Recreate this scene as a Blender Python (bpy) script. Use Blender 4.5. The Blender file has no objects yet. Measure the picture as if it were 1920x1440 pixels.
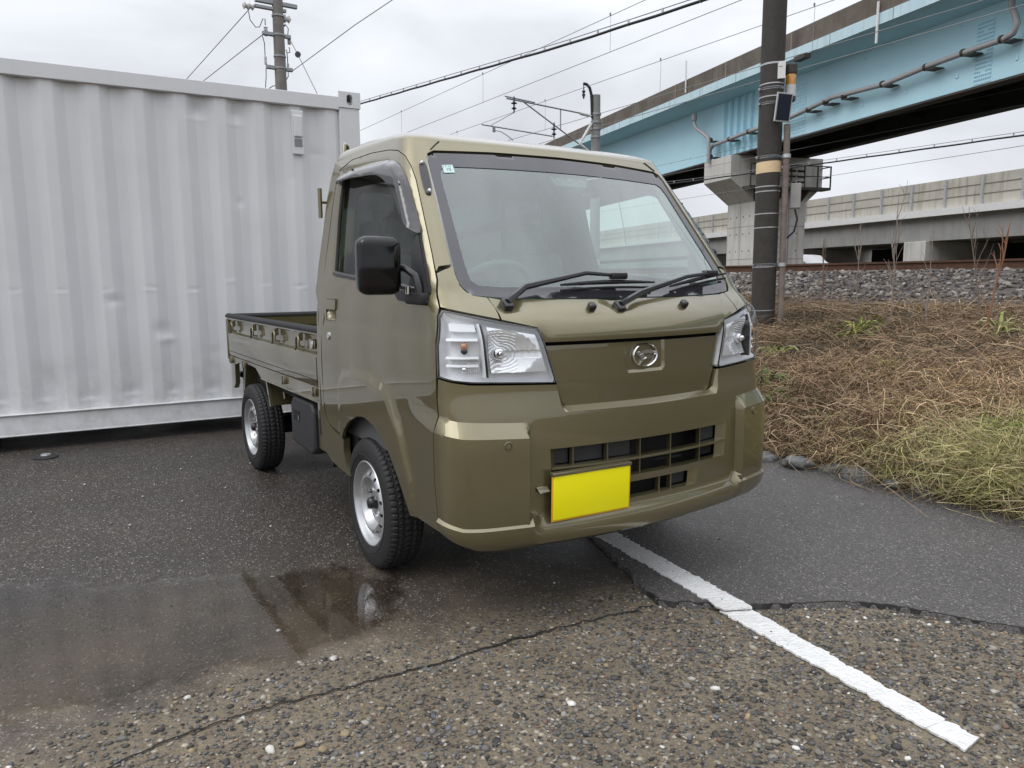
import bpy, bmesh, math, random
import numpy as np
from mathutils import Vector, Matrix
from mathutils.geometry import delaunay_2d_cdt

# =====================================================================
# camera, sky, sun, exposure
# world frame: X = the way the truck faces, Y = truck's left, Z up (metres)
# =====================================================================
scene = bpy.context.scene
C = scene.collection
R = math.radians

cam_d = bpy.data.cameras.new('camera')
cam_d.sensor_width = 36.0
cam_d.lens = 36.0 * 1397.24 / 1920.0
cam_d.clip_start = 0.05
cam_d.clip_end = 3000
cam = bpy.data.objects.new('camera', cam_d)
C.objects.link(cam)
yaw, pitch, roll = R(147.480), R(-7.9187), R(-0.3506)
fwd = Vector((math.cos(pitch) * math.cos(yaw), math.cos(pitch) * math.sin(yaw), math.sin(pitch)))
rgt = fwd.cross(Vector((0, 0, 1))).normalized()
upv = rgt.cross(fwd)
r2 = rgt * math.cos(roll) + upv * math.sin(roll)
u2 = upv * math.cos(roll) - rgt * math.sin(roll)
M = Matrix((r2, u2, -fwd)).transposed().to_4x4()
M.translation = Vector((2.7540, -1.7884, 1.1483))
cam.matrix_world = M
scene.camera = cam

SUN_EL, SUN_AZ = R(48), R(-95)          # azimuth measured from +X towards +Y
world = bpy.data.worlds.new('World')
scene.world = world
world.use_nodes = True
wn = world.node_tree.nodes
wl = world.node_tree.links
wn.clear()
w_out = wn.new('ShaderNodeOutputWorld')
bg = wn.new('ShaderNodeBackground')
wl.new(bg.outputs[0], w_out.inputs[0])
sky = wn.new('ShaderNodeTexSky')
sky.sky_type = 'NISHITA'
sky.sun_disc = False
sky.sun_elevation = SUN_EL
sky.sun_rotation = math.pi / 2 - SUN_AZ
sky.dust_density = 4.0
tcw = wn.new('ShaderNodeTexCoord')
sep = wn.new('ShaderNodeSeparateXYZ')
wl.new(tcw.outputs['Generated'], sep.inputs[0])
# overcast dome: brightness climbs evenly from horizon to zenith, as under thick cloud
grad = wn.new('ShaderNodeMapRange')
grad.inputs['From Min'].default_value = 0.0
grad.inputs['From Max'].default_value = 1.0
grad.inputs['To Min'].default_value = 0.765
grad.inputs['To Max'].default_value = 2.0
pw = wn.new('ShaderNodeMath')
pw.operation = 'POWER'
pw.use_clamp = True
pw.inputs[1].default_value = 2.0
wl.new(sep.outputs['Z'], pw.inputs[0])
wl.new(pw.outputs[0], grad.inputs['Value'])
mpw = wn.new('ShaderNodeMapping')
mpw.inputs['Scale'].default_value = (1.0, 1.0, 2.6)
wl.new(tcw.outputs['Generated'], mpw.inputs[0])
nz = wn.new('ShaderNodeTexNoise')
nz.inputs['Scale'].default_value = 3.2
nz.inputs['Detail'].default_value = 6
nz.inputs['Roughness'].default_value = 0.5
nz.inputs['Distortion'].default_value = 0.4
wl.new(mpw.outputs[0], nz.inputs['Vector'])
crw = wn.new('ShaderNodeMapRange')
crw.inputs['From Min'].default_value = 0.3
crw.inputs['From Max'].default_value = 0.7
crw.inputs['To Min'].default_value = 0.81
crw.inputs['To Max'].default_value = 1.16
wl.new(nz.outputs[0], crw.inputs['Value'])
mulw = wn.new('ShaderNodeMath')
mulw.operation = 'MULTIPLY'
wl.new(grad.outputs[0], mulw.inputs[0])
wl.new(crw.outputs[0], mulw.inputs[1])
cmb = wn.new('ShaderNodeMix')
cmb.data_type = 'RGBA'
cmb.blend_type = 'MULTIPLY'
cmb.inputs[0].default_value = 1.0
cmb.inputs[6].default_value = (0.955, 0.982, 1.042, 1)
wl.new(mulw.outputs[0], cmb.inputs[7])
skm = wn.new('ShaderNodeMix')
skm.data_type = 'RGBA'
skm.blend_type = 'MULTIPLY'
skm.inputs[0].default_value = 1.0
skm.inputs[7].default_value = (0.09, 0.09, 0.09, 1)
wl.new(sky.outputs[0], skm.inputs[6])
mixw = wn.new('ShaderNodeMix')
mixw.data_type = 'RGBA'
mixw.inputs[0].default_value = 0.93
wl.new(skm.outputs[2], mixw.inputs[6])
wl.new(cmb.outputs[2], mixw.inputs[7])
wl.new(mixw.outputs[2], bg.inputs['Color'])
bg.inputs['Strength'].default_value = 1.0

sun_d = bpy.data.lights.new('sun', 'SUN')
sun_d.energy = 0.8
sun_d.angle = R(35)
sun_d.color = (1.0, 0.97, 0.93)
sun = bpy.data.objects.new('sun', sun_d)
C.objects.link(sun)
sd = Vector((math.cos(SUN_EL) * math.cos(SUN_AZ), math.cos(SUN_EL) * math.sin(SUN_AZ), math.sin(SUN_EL)))
sun.rotation_euler = sd.to_track_quat('Z', 'Y').to_euler()
sun.location = sd * 50

scene.view_settings.view_transform = 'Standard'
scene.view_settings.look = 'None'
scene.view_settings.exposure = 0.17
scene.view_settings.gamma = 1.0
scene.view_settings.use_curve_mapping = False
scene.render.engine = 'CYCLES'
scene.cycles.max_bounces = 7
scene.cycles.diffuse_bounces = 3
scene.cycles.transparent_max_bounces = 14
scene.cycles.caustics_reflective = False
scene.cycles.caustics_refractive = False

rng = np.random.default_rng(7)
random.seed(7)

# =====================================================================
# helpers
# =====================================================================
def mesh_obj(name, V, F, mat, parent=None, smooth=None, col=None):
    me = bpy.data.meshes.new(name)
    V = np.asarray(V, float)
    me.from_pydata(V.tolist() if len(V) else [], [], [tuple(int(i) for i in f) for f in F])
    if smooth is not None and len(me.polygons):
        me.polygons.foreach_set('use_smooth', np.ones(len(me.polygons), bool))
        if smooth < 180:
            me.set_sharp_from_angle(angle=R(smooth))
    if col is not None:
        a = me.color_attributes.new('col', 'FLOAT_COLOR', 'POINT')
        cc = np.ones((len(V), 4))
        cc[:, :3] = col
        a.data.foreach_set('color', cc.ravel())
    if mat is not None:
        me.materials.append(mat)
    me.update()
    o = bpy.data.objects.new(name, me)
    C.objects.link(o)
    if parent is not None:
        o.parent = parent
    return o


def fast_mesh(name, V, F, mat, parent=None, smooth=False, col=None):
    """numpy mesh of equal-sized faces"""
    me = bpy.data.meshes.new(name)
    V = np.ascontiguousarray(V, np.float32)
    F = np.ascontiguousarray(F, np.int32)
    k = F.shape[1]
    me.vertices.add(len(V))
    me.vertices.foreach_set('co', V.ravel())
    me.loops.add(F.size)
    me.loops.foreach_set('vertex_index', F.ravel())
    me.polygons.add(len(F))
    me.polygons.foreach_set('loop_start', np.arange(0, F.size, k, dtype=np.int32))
    me.polygons.foreach_set('use_smooth', np.full(len(F), smooth))
    me.update(calc_edges=True)
    if col is not None:
        a = me.color_attributes.new('col', 'FLOAT_COLOR', 'POINT')
        cc = np.ones((len(V), 4), np.float32)
        cc[:, :3] = col
        a.data.foreach_set('color', cc.ravel())
    me.materials.append(mat)
    o = bpy.data.objects.new(name, me)
    C.objects.link(o)
    if parent is not None:
        o.parent = parent
    return o


def thing(name, label, cat, loc=(0, 0, 0), rz=0.0, group=None):
    o = bpy.data.objects.new(name, None)
    o.empty_display_size = 0.2
    C.objects.link(o)
    o.location = loc
    o.rotation_euler = (0, 0, rz)
    o['label'] = label
    o['category'] = cat
    if group:
        o['group'] = group
    return o


def tag(o, label, cat, group=None):
    o['label'] = label
    o['category'] = cat
    if group:
        o['group'] = group
    return o


def kind(o, k, label=None):
    o['kind'] = k
    if label:
        o['label'] = label
    return o


class MB:
    """collects shapes, links them as one mesh"""
    def __init__(s):
        s.V = []
        s.F = []
        s.n = 0

    def add(s, V, F):
        V = np.asarray(V, float)
        s.V.append(V)
        s.F += [tuple(int(i) + s.n for i in f) for f in F]
        s.n += len(V)
        return s

    def box(s, lo, hi, rot=None, at=None):
        (a, b, c), (d, e, f) = lo, hi
        V = np.array([(a, b, c), (d, b, c), (d, e, c), (a, e, c), (a, b, f), (d, b, f), (d, e, f), (a, e, f)], float)
        F = [(0, 3, 2, 1), (4, 5, 6, 7), (0, 1, 5, 4), (1, 2, 6, 5), (2, 3, 7, 6), (3, 0, 4, 7)]
        if rot is not None:
            V = V @ np.array(rot.to_3x3()).T
        if at is not None:
            V = V + np.array(at)
        return s.add(V, F)

    def bbox(s, lo, hi, bev=.01, seg=2, rot=None, at=None):
        """bevelled box"""
        bm = bmesh.new()
        lo = np.array(lo, float)
        hi = np.array(hi, float)
        bmesh.ops.create_cube(bm, size=1)
        for v in bm.verts:
            v.co = Vector(((lo + hi) / 2 + np.array(v.co) * (hi - lo)).tolist())
        bev = min(bev, .49 * (hi - lo).min())
        bmesh.ops.bevel(bm, geom=list(bm.edges), offset=bev, segments=seg, affect='EDGES', profile=.5)
        bm.verts.index_update()
        V = np.array([v.co[:] for v in bm.verts])
        F = [[v.index for v in f.verts] for f in bm.faces]
        bm.free()
        if rot is not None:
            V = V @ np.array(rot.to_3x3()).T
        if at is not None:
            V = V + np.array(at)
        return s.add(V, F)

    def tube(s, P, r, n=8, caps=True, closed=False):
        P = [Vector(p) for p in P]
        m = len(P)
        rr = r if hasattr(r, '__len__') else [r] * m
        V = []
        ref = None
        for i, p in enumerate(P):
            if closed:
                d = (P[(i + 1) % m] - P[i - 1]).normalized()
            else:
                d = (P[min(i + 1, m - 1)] - P[max(i - 1, 0)])
                d = d.normalized() if d.length > 1e-9 else Vector((0, 0, 1))
            if ref is None:
                ref = d.orthogonal().normalized()
            ref = (ref - d * ref.dot(d))
            ref = ref.normalized() if ref.length > 1e-6 else d.orthogonal().normalized()
            b = d.cross(ref)
            for k in range(n):
                a = 2 * math.pi * k / n
                V.append((p + (ref * math.cos(a) + b * math.sin(a)) * rr[i])[:])
        F = []
        for i in range(m if closed else m - 1):
            j = (i + 1) % m
            for k in range(n):
                F.append((i * n + k, i * n + (k + 1) % n, j * n + (k + 1) % n, j * n + k))
        if caps and not closed:
            F.append(tuple(range(n - 1, -1, -1)))
            F.append(tuple((m - 1) * n + k for k in range(n)))
        return s.add(V, F)

    def lathe(s, prof, n=24, axis='z', at=(0, 0, 0), caps=True):
        """prof: list of (radius, height)"""
        V = []
        for (r, h) in prof:
            for k in range(n):
                a = 2 * math.pi * k / n
                x, y = r * math.cos(a), r * math.sin(a)
                if axis == 'z':
                    V.append((x, y, h))
                elif axis == 'y':
                    V.append((y, h, x))
                else:
                    V.append((h, x, y))
        F = []
        for i in range(len(prof) - 1):
            for k in range(n):
                F.append((i * n + k, i * n + (k + 1) % n, (i + 1) * n + (k + 1) % n, (i + 1) * n + k))
        if caps:
            F.append(tuple(range(n - 1, -1, -1)))
            F.append(tuple((len(prof) - 1) * n + k for k in range(n)))
        return s.add(np.array(V) + np.array(at), F)

    def prism(s, poly, axis, a, b):
        """poly = 2d points; axis 'x': poly is (y,z); 'y': (x,z); 'z': (x,y)"""
        def p3(p, h):
            return (h, p[0], p[1]) if axis == 'x' else ((p[0], h, p[1]) if axis == 'y' else (p[0], p[1], h))
        n = len(poly)
        ar = sum(poly[i][0] * poly[(i + 1) % n][1] - poly[(i + 1) % n][0] * poly[i][1] for i in range(n))
        if axis == 'y':
            ar = -ar
        if ar < 0:
            poly = poly[::-1]
        V = [p3(p, a) for p in poly] + [p3(p, b) for p in poly]
        F = [tuple(range(n - 1, -1, -1)), tuple(range(n, 2 * n))]
        F += [(i, (i + 1) % n, n + (i + 1) % n, n + i) for i in range(n)]
        if b < a:
            F = [f[::-1] for f in F]
        return s.add(V, F)

    def build(s, name, mat, parent=None, smooth=None):
        return mesh_obj(name, np.vstack(s.V), s.F, mat, parent, smooth)


def copy_tree(o, parent=None):
    c = o.copy()
    C.objects.link(c)
    c.parent = parent
    for ch in list(o.children):
        copy_tree(ch, c)
    return c


# ---- node material helpers ------------------------------------------------
def new_mat(name):
    m = bpy.data.materials.new(name)
    m.use_nodes = True
    nt = m.node_tree
    b = nt.nodes['Principled BSDF']
    return m, nt, b


def N(nt, typ, **kw):
    n = nt.nodes.new(typ)
    for k, v in kw.items():
        if k in n.inputs:
            n.inputs[k].default_value = v
        else:
            setattr(n, k, v)
    return n


def noise(nt, scale, detail=4, rough=.55, vec=None, dist=0.0):
    n = N(nt, 'ShaderNodeTexNoise', Scale=scale, Detail=detail, Roughness=rough, Distortion=dist)
    if vec is None:
        vec = coord(nt)
    nt.links.new(vec, n.inputs['Vector'])
    return n.outputs[0]


def coord(nt, which='Object'):
    for n in nt.nodes:
        if n.type == 'TEX_COORD':
            return n.outputs[which]
    return nt.nodes.new('ShaderNodeTexCoord').outputs[which]


def ramp(nt, fac, stops):
    r = nt.nodes.new('ShaderNodeValToRGB')
    e = r.color_ramp.elements
    while len(e) < len(stops):
        e.new(0.5)
    for el, (p, c) in zip(e, stops):
        el.position = p
        el.color = (c if hasattr(c, '__len__') else (c, c, c)) [:3] + (1,) if hasattr(c, '__len__') else (c, c, c, 1)
    nt.links.new(fac, r.inputs[0])
    return r.outputs[0]


def mixc(nt, fac, a, b, blend='MIX'):
    m = nt.nodes.new('ShaderNodeMix')
    m.data_type = 'RGBA'
    m.blend_type = blend
    for i_, v in ((0, fac), (6, a), (7, b)):
        sock = m.inputs[i_]
        if isinstance(v, (int, float)):
            sock.default_value = v if i_ == 0 else (v, v, v, 1)
        elif isinstance(v, tuple):
            sock.default_value = v[:3] + (1,)
        else:
            nt.links.new(v, sock)
    return m.outputs[2]


def math_(nt, op, a, b=None, clamp=False):
    m = nt.nodes.new('ShaderNodeMath')
    m.operation = op
    m.use_clamp = clamp
    for i, v in enumerate((a, b)):
        if v is None:
            continue
        if isinstance(v, (int, float)):
            m.inputs[i].default_value = v
        else:
            nt.links.new(v, m.inputs[i])
    return m.outputs[0]


def mrange(nt, v, a, b, c=0., d=1., smooth=False):
    m = nt.nodes.new('ShaderNodeMapRange')
    if smooth:
        m.interpolation_type = 'SMOOTHSTEP'
    nt.links.new(v, m.inputs['Value'])
    for k, x in (('From Min', a), ('From Max', b), ('To Min', c), ('To Max', d)):
        m.inputs[k].default_value = x
    return m.outputs[0]


def bump(nt, b, h, strength=.3, dist=.01):
    n = N(nt, 'ShaderNodeBump', Strength=strength, Distance=dist)
    nt.links.new(h, n.inputs['Height'])
    nt.links.new(n.outputs[0], b.inputs['Normal'])
    return n


def simple(name, col, rough=.5, metal=0., var=.12, scale=6., bumps=0., bscale=60., spec=.5, coat=0.):
    """plain material with a little uneven colour and fine relief"""
    m, nt, b = new_mat(name)
    f = noise(nt, scale, 5, .6)
    c = ramp(nt, f, [(.25, tuple(x * (1 - var) for x in col)), (.75, tuple(min(1, x * (1 + var)) for x in col))])
    nt.links.new(c, b.inputs['Base Color'])
    b.inputs['Roughness'].default_value = rough
    b.inputs['Metallic'].default_value = metal
    b.inputs['Specular IOR Level'].default_value = spec
    b.inputs['Coat Weight'].default_value = coat
    b.inputs['Coat Roughness'].default_value = .05
    if bumps:
        bump(nt, b, noise(nt, bscale, 4, .6), bumps, .004)
    return m

# =====================================================================
# materials
# =====================================================================
def mat_ground():
    m, nt, b = new_mat('ground_wet_asphalt_and_old_apron')
    oc = coord(nt)
    sx = nt.nodes.new('ShaderNodeSeparateXYZ')
    nt.links.new(oc, sx.inputs[0])
    # --- asphalt
    big = noise(nt, 1.1, 5, .6)
    fine = noise(nt, 140, 3, .6)
    v = N(nt, 'ShaderNodeTexVoronoi', Scale=170.)
    nt.links.new(oc, v.inputs['Vector'])
    vc = nt.nodes.new('ShaderNodeSeparateColor')
    nt.links.new(v.outputs['Color'], vc.inputs[0])
    grain = ramp(nt, vc.outputs[0], [(0, (.018, .0158, .0138)), (.55, (.045, .039, .034)), (.88, (.078, .068, .060)), (.955, (.15, .137, .124)), (.987, (.36, .35, .33))])
    asp = mixc(nt, .75, ramp(nt, fine, [(.3, (.026, .0225, .0195)), (.7, (.066, .057, .050))]), grain)
    asp = mixc(nt, mrange(nt, big, .35, .7), asp, mixc(nt, .8, asp, (1.25, 1.16, 1.08), 'MULTIPLY'))
    # brown silt left by standing water, lightened in place of the puddle's reflections
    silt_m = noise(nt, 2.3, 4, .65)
    # --- old apron: pebbles in worn mortar
    v2 = N(nt, 'ShaderNodeTexVoronoi', Scale=62., Randomness=1.)
    nt.links.new(oc, v2.inputs['Vector'])
    v2c = nt.nodes.new('ShaderNodeSeparateColor')
    nt.links.new(v2.outputs['Color'], v2c.inputs[0])
    peb = ramp(nt, v2c.outputs[0], [(0, (.05, .048, .045)), (.3, (.10, .094, .084)), (.55, (.18, .165, .138)), (.75, (.12, .122, .126)), (.9, (.27, .245, .20)), (1., (.50, .47, .41))])
    mort = ramp(nt, noise(nt, 170, 5, .8), [(.34, (.10, .088, .066)), (.55, (.22, .19, .142)), (.75, (.38, .33, .25))])
    edge = mrange(nt, v2.outputs['Distance'], .25, .62)
    apr = mixc(nt, .85, mixc(nt, edge, peb, mort), (1.03, .97, .88), 'MULTIPLY')
    apr = mixc(nt, mrange(nt, noise(nt, 3.5, 4, .6), .35, .65), apr, mixc(nt, .75, apr, (.62, .60, .58), 'MULTIPLY'))
    # border between them
    nb = noise(nt, 4.0, 5, .65)
    e = math_(nt, 'ADD', sx.outputs[0], mrange(nt, nb, 0, 1, -.28, .28))
    fac = mrange(nt, e, .48, .74, smooth=True)
    ysl = mrange(nt, sx.outputs[1], -.7, .15, 0, .16)
    fac2 = mrange(nt, math_(nt, 'SUBTRACT', e, ysl), .50, .76, smooth=True)
    fac = math_(nt, 'MULTIPLY', fac, fac2)
    silt_refl = math_(nt, 'MULTIPLY', mrange(nt, e, -.45, .20), mrange(nt, silt_m, .36, .60, .15, .9), True)
    silt_refl = math_(nt, 'MULTIPLY', silt_refl, mrange(nt, sx.outputs[1], -.30, -.90, .30, 1.))
    asp2 = mixc(nt, silt_refl, asp, mixc(nt, .50, (.25, .20, .138), mixc(nt, .6, asp, grain, 'ADD')))
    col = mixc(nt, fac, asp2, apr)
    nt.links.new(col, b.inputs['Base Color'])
    rr = mrange(nt, noise(nt, 1.6, 4, .6), .35, .65, .34, .56)
    rg = mixc(nt, fac, rr, .8)
    nt.links.new(rg, b.inputs['Roughness'])
    b.inputs['Specular IOR Level'].default_value = .38
    hh = math_(nt, 'ADD', math_(nt, 'MULTIPLY', v.outputs['Distance'], .5), math_(nt, 'MULTIPLY', fine, .6))
    h2 = math_(nt, 'SUBTRACT', 1.0, v2.outputs['Distance'])
    hm = mixc(nt, fac, hh, math_(nt, 'MULTIPLY', math_(nt, 'ADD', h2, math_(nt, 'MULTIPLY', fine, .5)), 1.6))
    bump(nt, b, hm, .75, .006)
    return m


def mat_patch():
    m, nt, b = new_mat('newer_asphalt')
    oc = coord(nt)
    fine = noise(nt, 150, 3, .6)
    v = N(nt, 'ShaderNodeTexVoronoi', Scale=190.)
    nt.links.new(oc, v.inputs['Vector'])
    vc = nt.nodes.new('ShaderNodeSeparateColor')
    nt.links.new(v.outputs['Color'], vc.inputs[0])
    grain = ramp(nt, vc.outputs[0], [(0, (.038, .035, .032)), (.5, (.092, .085, .079)), (.88, (.150, .140, .131)), (.96, (.26, .245, .23)), (.99, (.52, .50, .48))])
    c = mixc(nt, .7, ramp(nt, fine, [(.3, (.060, .054, .050)), (.7, (.155, .142, .132))]), grain)
    c = mixc(nt, mrange(nt, noise(nt, 1.3, 5, .6), .3, .7), c, mixc(nt, .8, c, (.72, .72, .72), 'MULTIPLY'))
    nt.links.new(c, b.inputs['Base Color'])
    nt.links.new(mrange(nt, noise(nt, 2.1, 4), .3, .7, .42, .62), b.inputs['Roughness'])
    bump(nt, b, math_(nt, 'ADD', v.outputs['Distance'], fine), .8, .006)
    return m


def mat_puddle():
    m, nt, b = new_mat('puddle_water')
    nt.nodes.remove(b)
    out = nt.nodes['Material Output']
    at = N(nt, 'ShaderNodeAttribute', attribute_name='col')
    sc = nt.nodes.new('ShaderNodeSeparateColor')
    nt.links.new(at.outputs['Color'], sc.inputs[0])
    n1 = noise(nt, 7, 6, .7)
    msk = mrange(nt, math_(nt, 'ADD', sc.outputs[0], mrange(nt, n1, .25, .75, -.42, .42)), .28, .72, smooth=True)
    # grains that stand out of the film
    v = N(nt, 'ShaderNodeTexVoronoi', Scale=120.)
    nt.links.new(coord(nt), v.inputs['Vector'])
    vc = nt.nodes.new('ShaderNodeSeparateColor')
    nt.links.new(v.outputs['Color'], vc.inputs[0])
    dry = math_(nt, 'MULTIPLY', mrange(nt, vc.outputs[0], .86, .90), mrange(nt, v.outputs['Distance'], .5, .3))
    msk = math_(nt, 'MULTIPLY', msk, math_(nt, 'SUBTRACT', 1.0, dry))
    tr = N(nt, 'ShaderNodeBsdfTransparent', Color=(.92, .88, .82, 1))
    clear = N(nt, 'ShaderNodeBsdfTransparent', Color=(1, 1, 1, 1))
    gl = N(nt, 'ShaderNodeBsdfGlossy', Color=(1, 1, 1, 1), Roughness=.035)
    fr = N(nt, 'ShaderNodeFresnel', IOR=1.6)
    bn = N(nt, 'ShaderNodeBump', Strength=.10, Distance=.002)
    nt.links.new(noise(nt, 55, 2, .5), bn.inputs['Height'])
    nt.links.new(bn.outputs[0], gl.inputs['Normal'])
    w = nt.nodes.new('ShaderNodeMixShader')
    nt.links.new(fr.outputs[0], w.inputs[0])
    nt.links.new(tr.outputs[0], w.inputs[1])
    nt.links.new(gl.outputs[0], w.inputs[2])
    mx = nt.nodes.new('ShaderNodeMixShader')
    nt.links.new(msk, mx.inputs[0])
    nt.links.new(clear.outputs[0], mx.inputs[1])
    nt.links.new(w.outputs[0], mx.inputs[2])
    nt.links.new(mx.outputs[0], out.inputs[0])
    return m


def mat_vcol(name, rough=.8, var=.25, scale=40., spec=.3, bumps=0.):
    m, nt, b = new_mat(name)
    at = N(nt, 'ShaderNodeAttribute', attribute_name='col')
    f = ramp(nt, noise(nt, scale, 4, .6), [(.25, 1 - var), (.75, 1 + var)])
    nt.links.new(mixc(nt, 1.0, at.outputs['Color'], f, 'MULTIPLY'), b.inputs['Base Color'])
    b.inputs['Roughness'].default_value = rough
    b.inputs['Specular IOR Level'].default_value = spec
    if bumps:
        bump(nt, b, noise(nt, scale * 3, 4), bumps, .004)
    return m


def mat_concrete(name, c0, c1, streak=.5, scale=.8, vert=True, stain=(.10, .085, .065)):
    """weathered concrete: blotches, vertical rain streaks, fine grain"""
    m, nt, b = new_mat(name)
    oc = coord(nt)
    mp = N(nt, 'ShaderNodeMapping')
    mp.inputs['Scale'].default_value = (2.2, 2.2, .12) if vert else (1, 1, 1)
    nt.links.new(oc, mp.inputs[0])
    st = noise(nt, 1.6, 6, .65, mp.outputs[0])
    bl = noise(nt, scale, 6, .62)
    c = ramp(nt, bl, [(.3, c0), (.7, c1)])
    c = mixc(nt, mrange(nt, st, .50, .72, 0, streak), c, stain)
    c = mixc(nt, .35, c, ramp(nt, noise(nt, 30, 4, .7), [(.2, .35), (.8, .75)]), 'OVERLAY')
    nt.links.new(c, b.inputs['Base Color'])
    b.inputs['Roughness'].default_value = .85
    bump(nt, b, noise(nt, 40, 4), .2, .01)
    return m


def mat_glass(name, tint, rough=.0, ior=1.5, gain=1.0, haze=None):
    m, nt, b = new_mat(name)
    nt.nodes.remove(b)
    out = nt.nodes['Material Output']
    t = N(nt, 'ShaderNodeBsdfTransparent', Color=tint + (1,))
    g = N(nt, 'ShaderNodeBsdfGlossy', Color=(1, 1, 1, 1), Roughness=rough)
    ge = nt.nodes.new('ShaderNodeNewGeometry')       # thin sheet: same reflectance from both sides
    fr = nt.nodes.new('ShaderNodeFresnel')
    nt.links.new(mrange(nt, ge.outputs['Backfacing'], 0, 1, ior, 1 / ior), fr.inputs['IOR'])
    mx = nt.nodes.new('ShaderNodeMixShader')
    nt.links.new(math_(nt, 'MULTIPLY', fr.outputs[0], gain, True), mx.inputs[0])
    nt.links.new(t.outputs[0], mx.inputs[1])
    nt.links.new(g.outputs[0], mx.inputs[2])
    last = mx.outputs[0]
    if haze:                                          # pale veil mixed into the glass, stands in for reflected and interior light
        df = N(nt, 'ShaderNodeBsdfDiffuse', Color=haze[1] + (1,))
        m2 = nt.nodes.new('ShaderNodeMixShader')
        nt.links.new(mrange(nt, noise(nt, 5, 4, .6), .3, .7, haze[0] * .75, haze[0] * 1.25), m2.inputs[0])
        nt.links.new(last, m2.inputs[1])
        nt.links.new(df.outputs[0], m2.inputs[2])
        last = m2.outputs[0]
    nt.links.new(last, out.inputs[0])
    return m


def mat_paint():
    m, nt, b = new_mat('olive_beige_metallic_paint')
    oc = coord(nt)
    fl = N(nt, 'ShaderNodeTexVoronoi', Scale=2600.)
    nt.links.new(oc, fl.inputs['Vector'])
    fc = nt.nodes.new('ShaderNodeSeparateColor')
    nt.links.new(fl.outputs['Color'], fc.inputs[0])
    c = ramp(nt, fc.outputs[0], [(0, (.160, .138, .067)), (1, (.210, .183, .095))])
    sx = nt.nodes.new('ShaderNodeSeparateXYZ')
    nt.links.new(oc, sx.inputs[0])
    # road dust low on the body
    d = math_(nt, 'MULTIPLY', mrange(nt, sx.outputs[2], .62, .30), mrange(nt, noise(nt, 9, 5, .7), .42, .75, 0, .30))
    c = mixc(nt, d, c, (.16, .14, .10))
    nt.links.new(c, b.inputs['Base Color'])
    b.inputs['Metallic'].default_value = .64
    nt.links.new(math_(nt, 'ADD', math_(nt, 'MULTIPLY', d, .5), .33), b.inputs['Roughness'])
    b.inputs['Coat Weight'].default_value = 1.0
    b.inputs['Coat Roughness'].default_value = .02
    b.inputs['Coat IOR'].default_value = 1.65
    # rain beads
    v = N(nt, 'ShaderNodeTexVoronoi', Scale=150., Randomness=1.)
    nt.links.new(oc, v.inputs['Vector'])
    vs = nt.nodes.new('ShaderNodeSeparateColor')
    nt.links.new(v.outputs['Color'], vs.inputs[0])
    bead = math_(nt, 'MULTIPLY', mrange(nt, v.outputs['Distance'], .18, .06), mrange(nt, vs.outputs[0], .93, .95))
    n = N(nt, 'ShaderNodeBump', Strength=.35, Distance=.002)
    nt.links.new(bead, n.inputs['Height'])
    nt.links.new(n.outputs[0], b.inputs['Coat Normal'])
    return m


def mat_container():
    m, nt, b = new_mat('container_grey_paint')
    oc = coord(nt)
    mp = N(nt, 'ShaderNodeMapping')
    mp.inputs['Scale'].default_value = (5, 5, .35)
    nt.links.new(oc, mp.inputs[0])
    st = noise(nt, 2.2, 6, .65, mp.outputs[0])
    c = ramp(nt, noise(nt, 1.2, 5, .6), [(.3, (.69, .695, .705)), (.7, (.745, .75, .76))])
    c = mixc(nt, mrange(nt, st, .50, .75, 0, .30), c, (.60, .60, .605))
    # dirt splashed up near the bottom rail
    sz = nt.nodes.new('ShaderNodeSeparateXYZ')
    nt.links.new(oc, sz.inputs[0])
    dz = math_(nt, 'MULTIPLY', mrange(nt, sz.outputs[2], .75, .22), mrange(nt, noise(nt, 7, 6, .7), .42, .72, 0, .55))
    c = mixc(nt, dz, c, (.42, .39, .34))
    # scuffs
    sc_ = math_(nt, 'MULTIPLY', mrange(nt, noise(nt, 2.5, 3), .52, .62), mrange(nt, noise(nt, 60, 6, .8), .60, .70, 0, .35))
    c = mixc(nt, sc_, c, (.48, .46, .44))
    nt.links.new(c, b.inputs['Base Color'])
    b.inputs['Roughness'].default_value = .42
    v = N(nt, 'ShaderNodeTexVoronoi', Scale=70.)
    nt.links.new(oc, v.inputs['Vector'])
    vs = nt.nodes.new('ShaderNodeSeparateColor')
    nt.links.new(v.outputs['Color'], vs.inputs[0])
    bead = math_(nt, 'MULTIPLY', mrange(nt, v.outputs['Distance'], .22, .08), mrange(nt, vs.outputs[0], .80, .83))
    bump(nt, b, math_(nt, 'ADD', bead, math_(nt, 'MULTIPLY', noise(nt, 6, 4), .4)), .35, .004)
    return m


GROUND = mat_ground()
PATCH = mat_patch()
PUDDLE = mat_puddle()
PAINT = mat_paint()
CONT = mat_container()
VCOL = mat_vcol('weed_strands', .75, .2, 30, .25)
STONE = mat_vcol('stone', .72, .22, 60, .35, .25)
EARTH = simple('embankment_soil', (.062, .050, .034), .95, var=.35, scale=5, bumps=.6, bscale=25)
LINE = None


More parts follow.
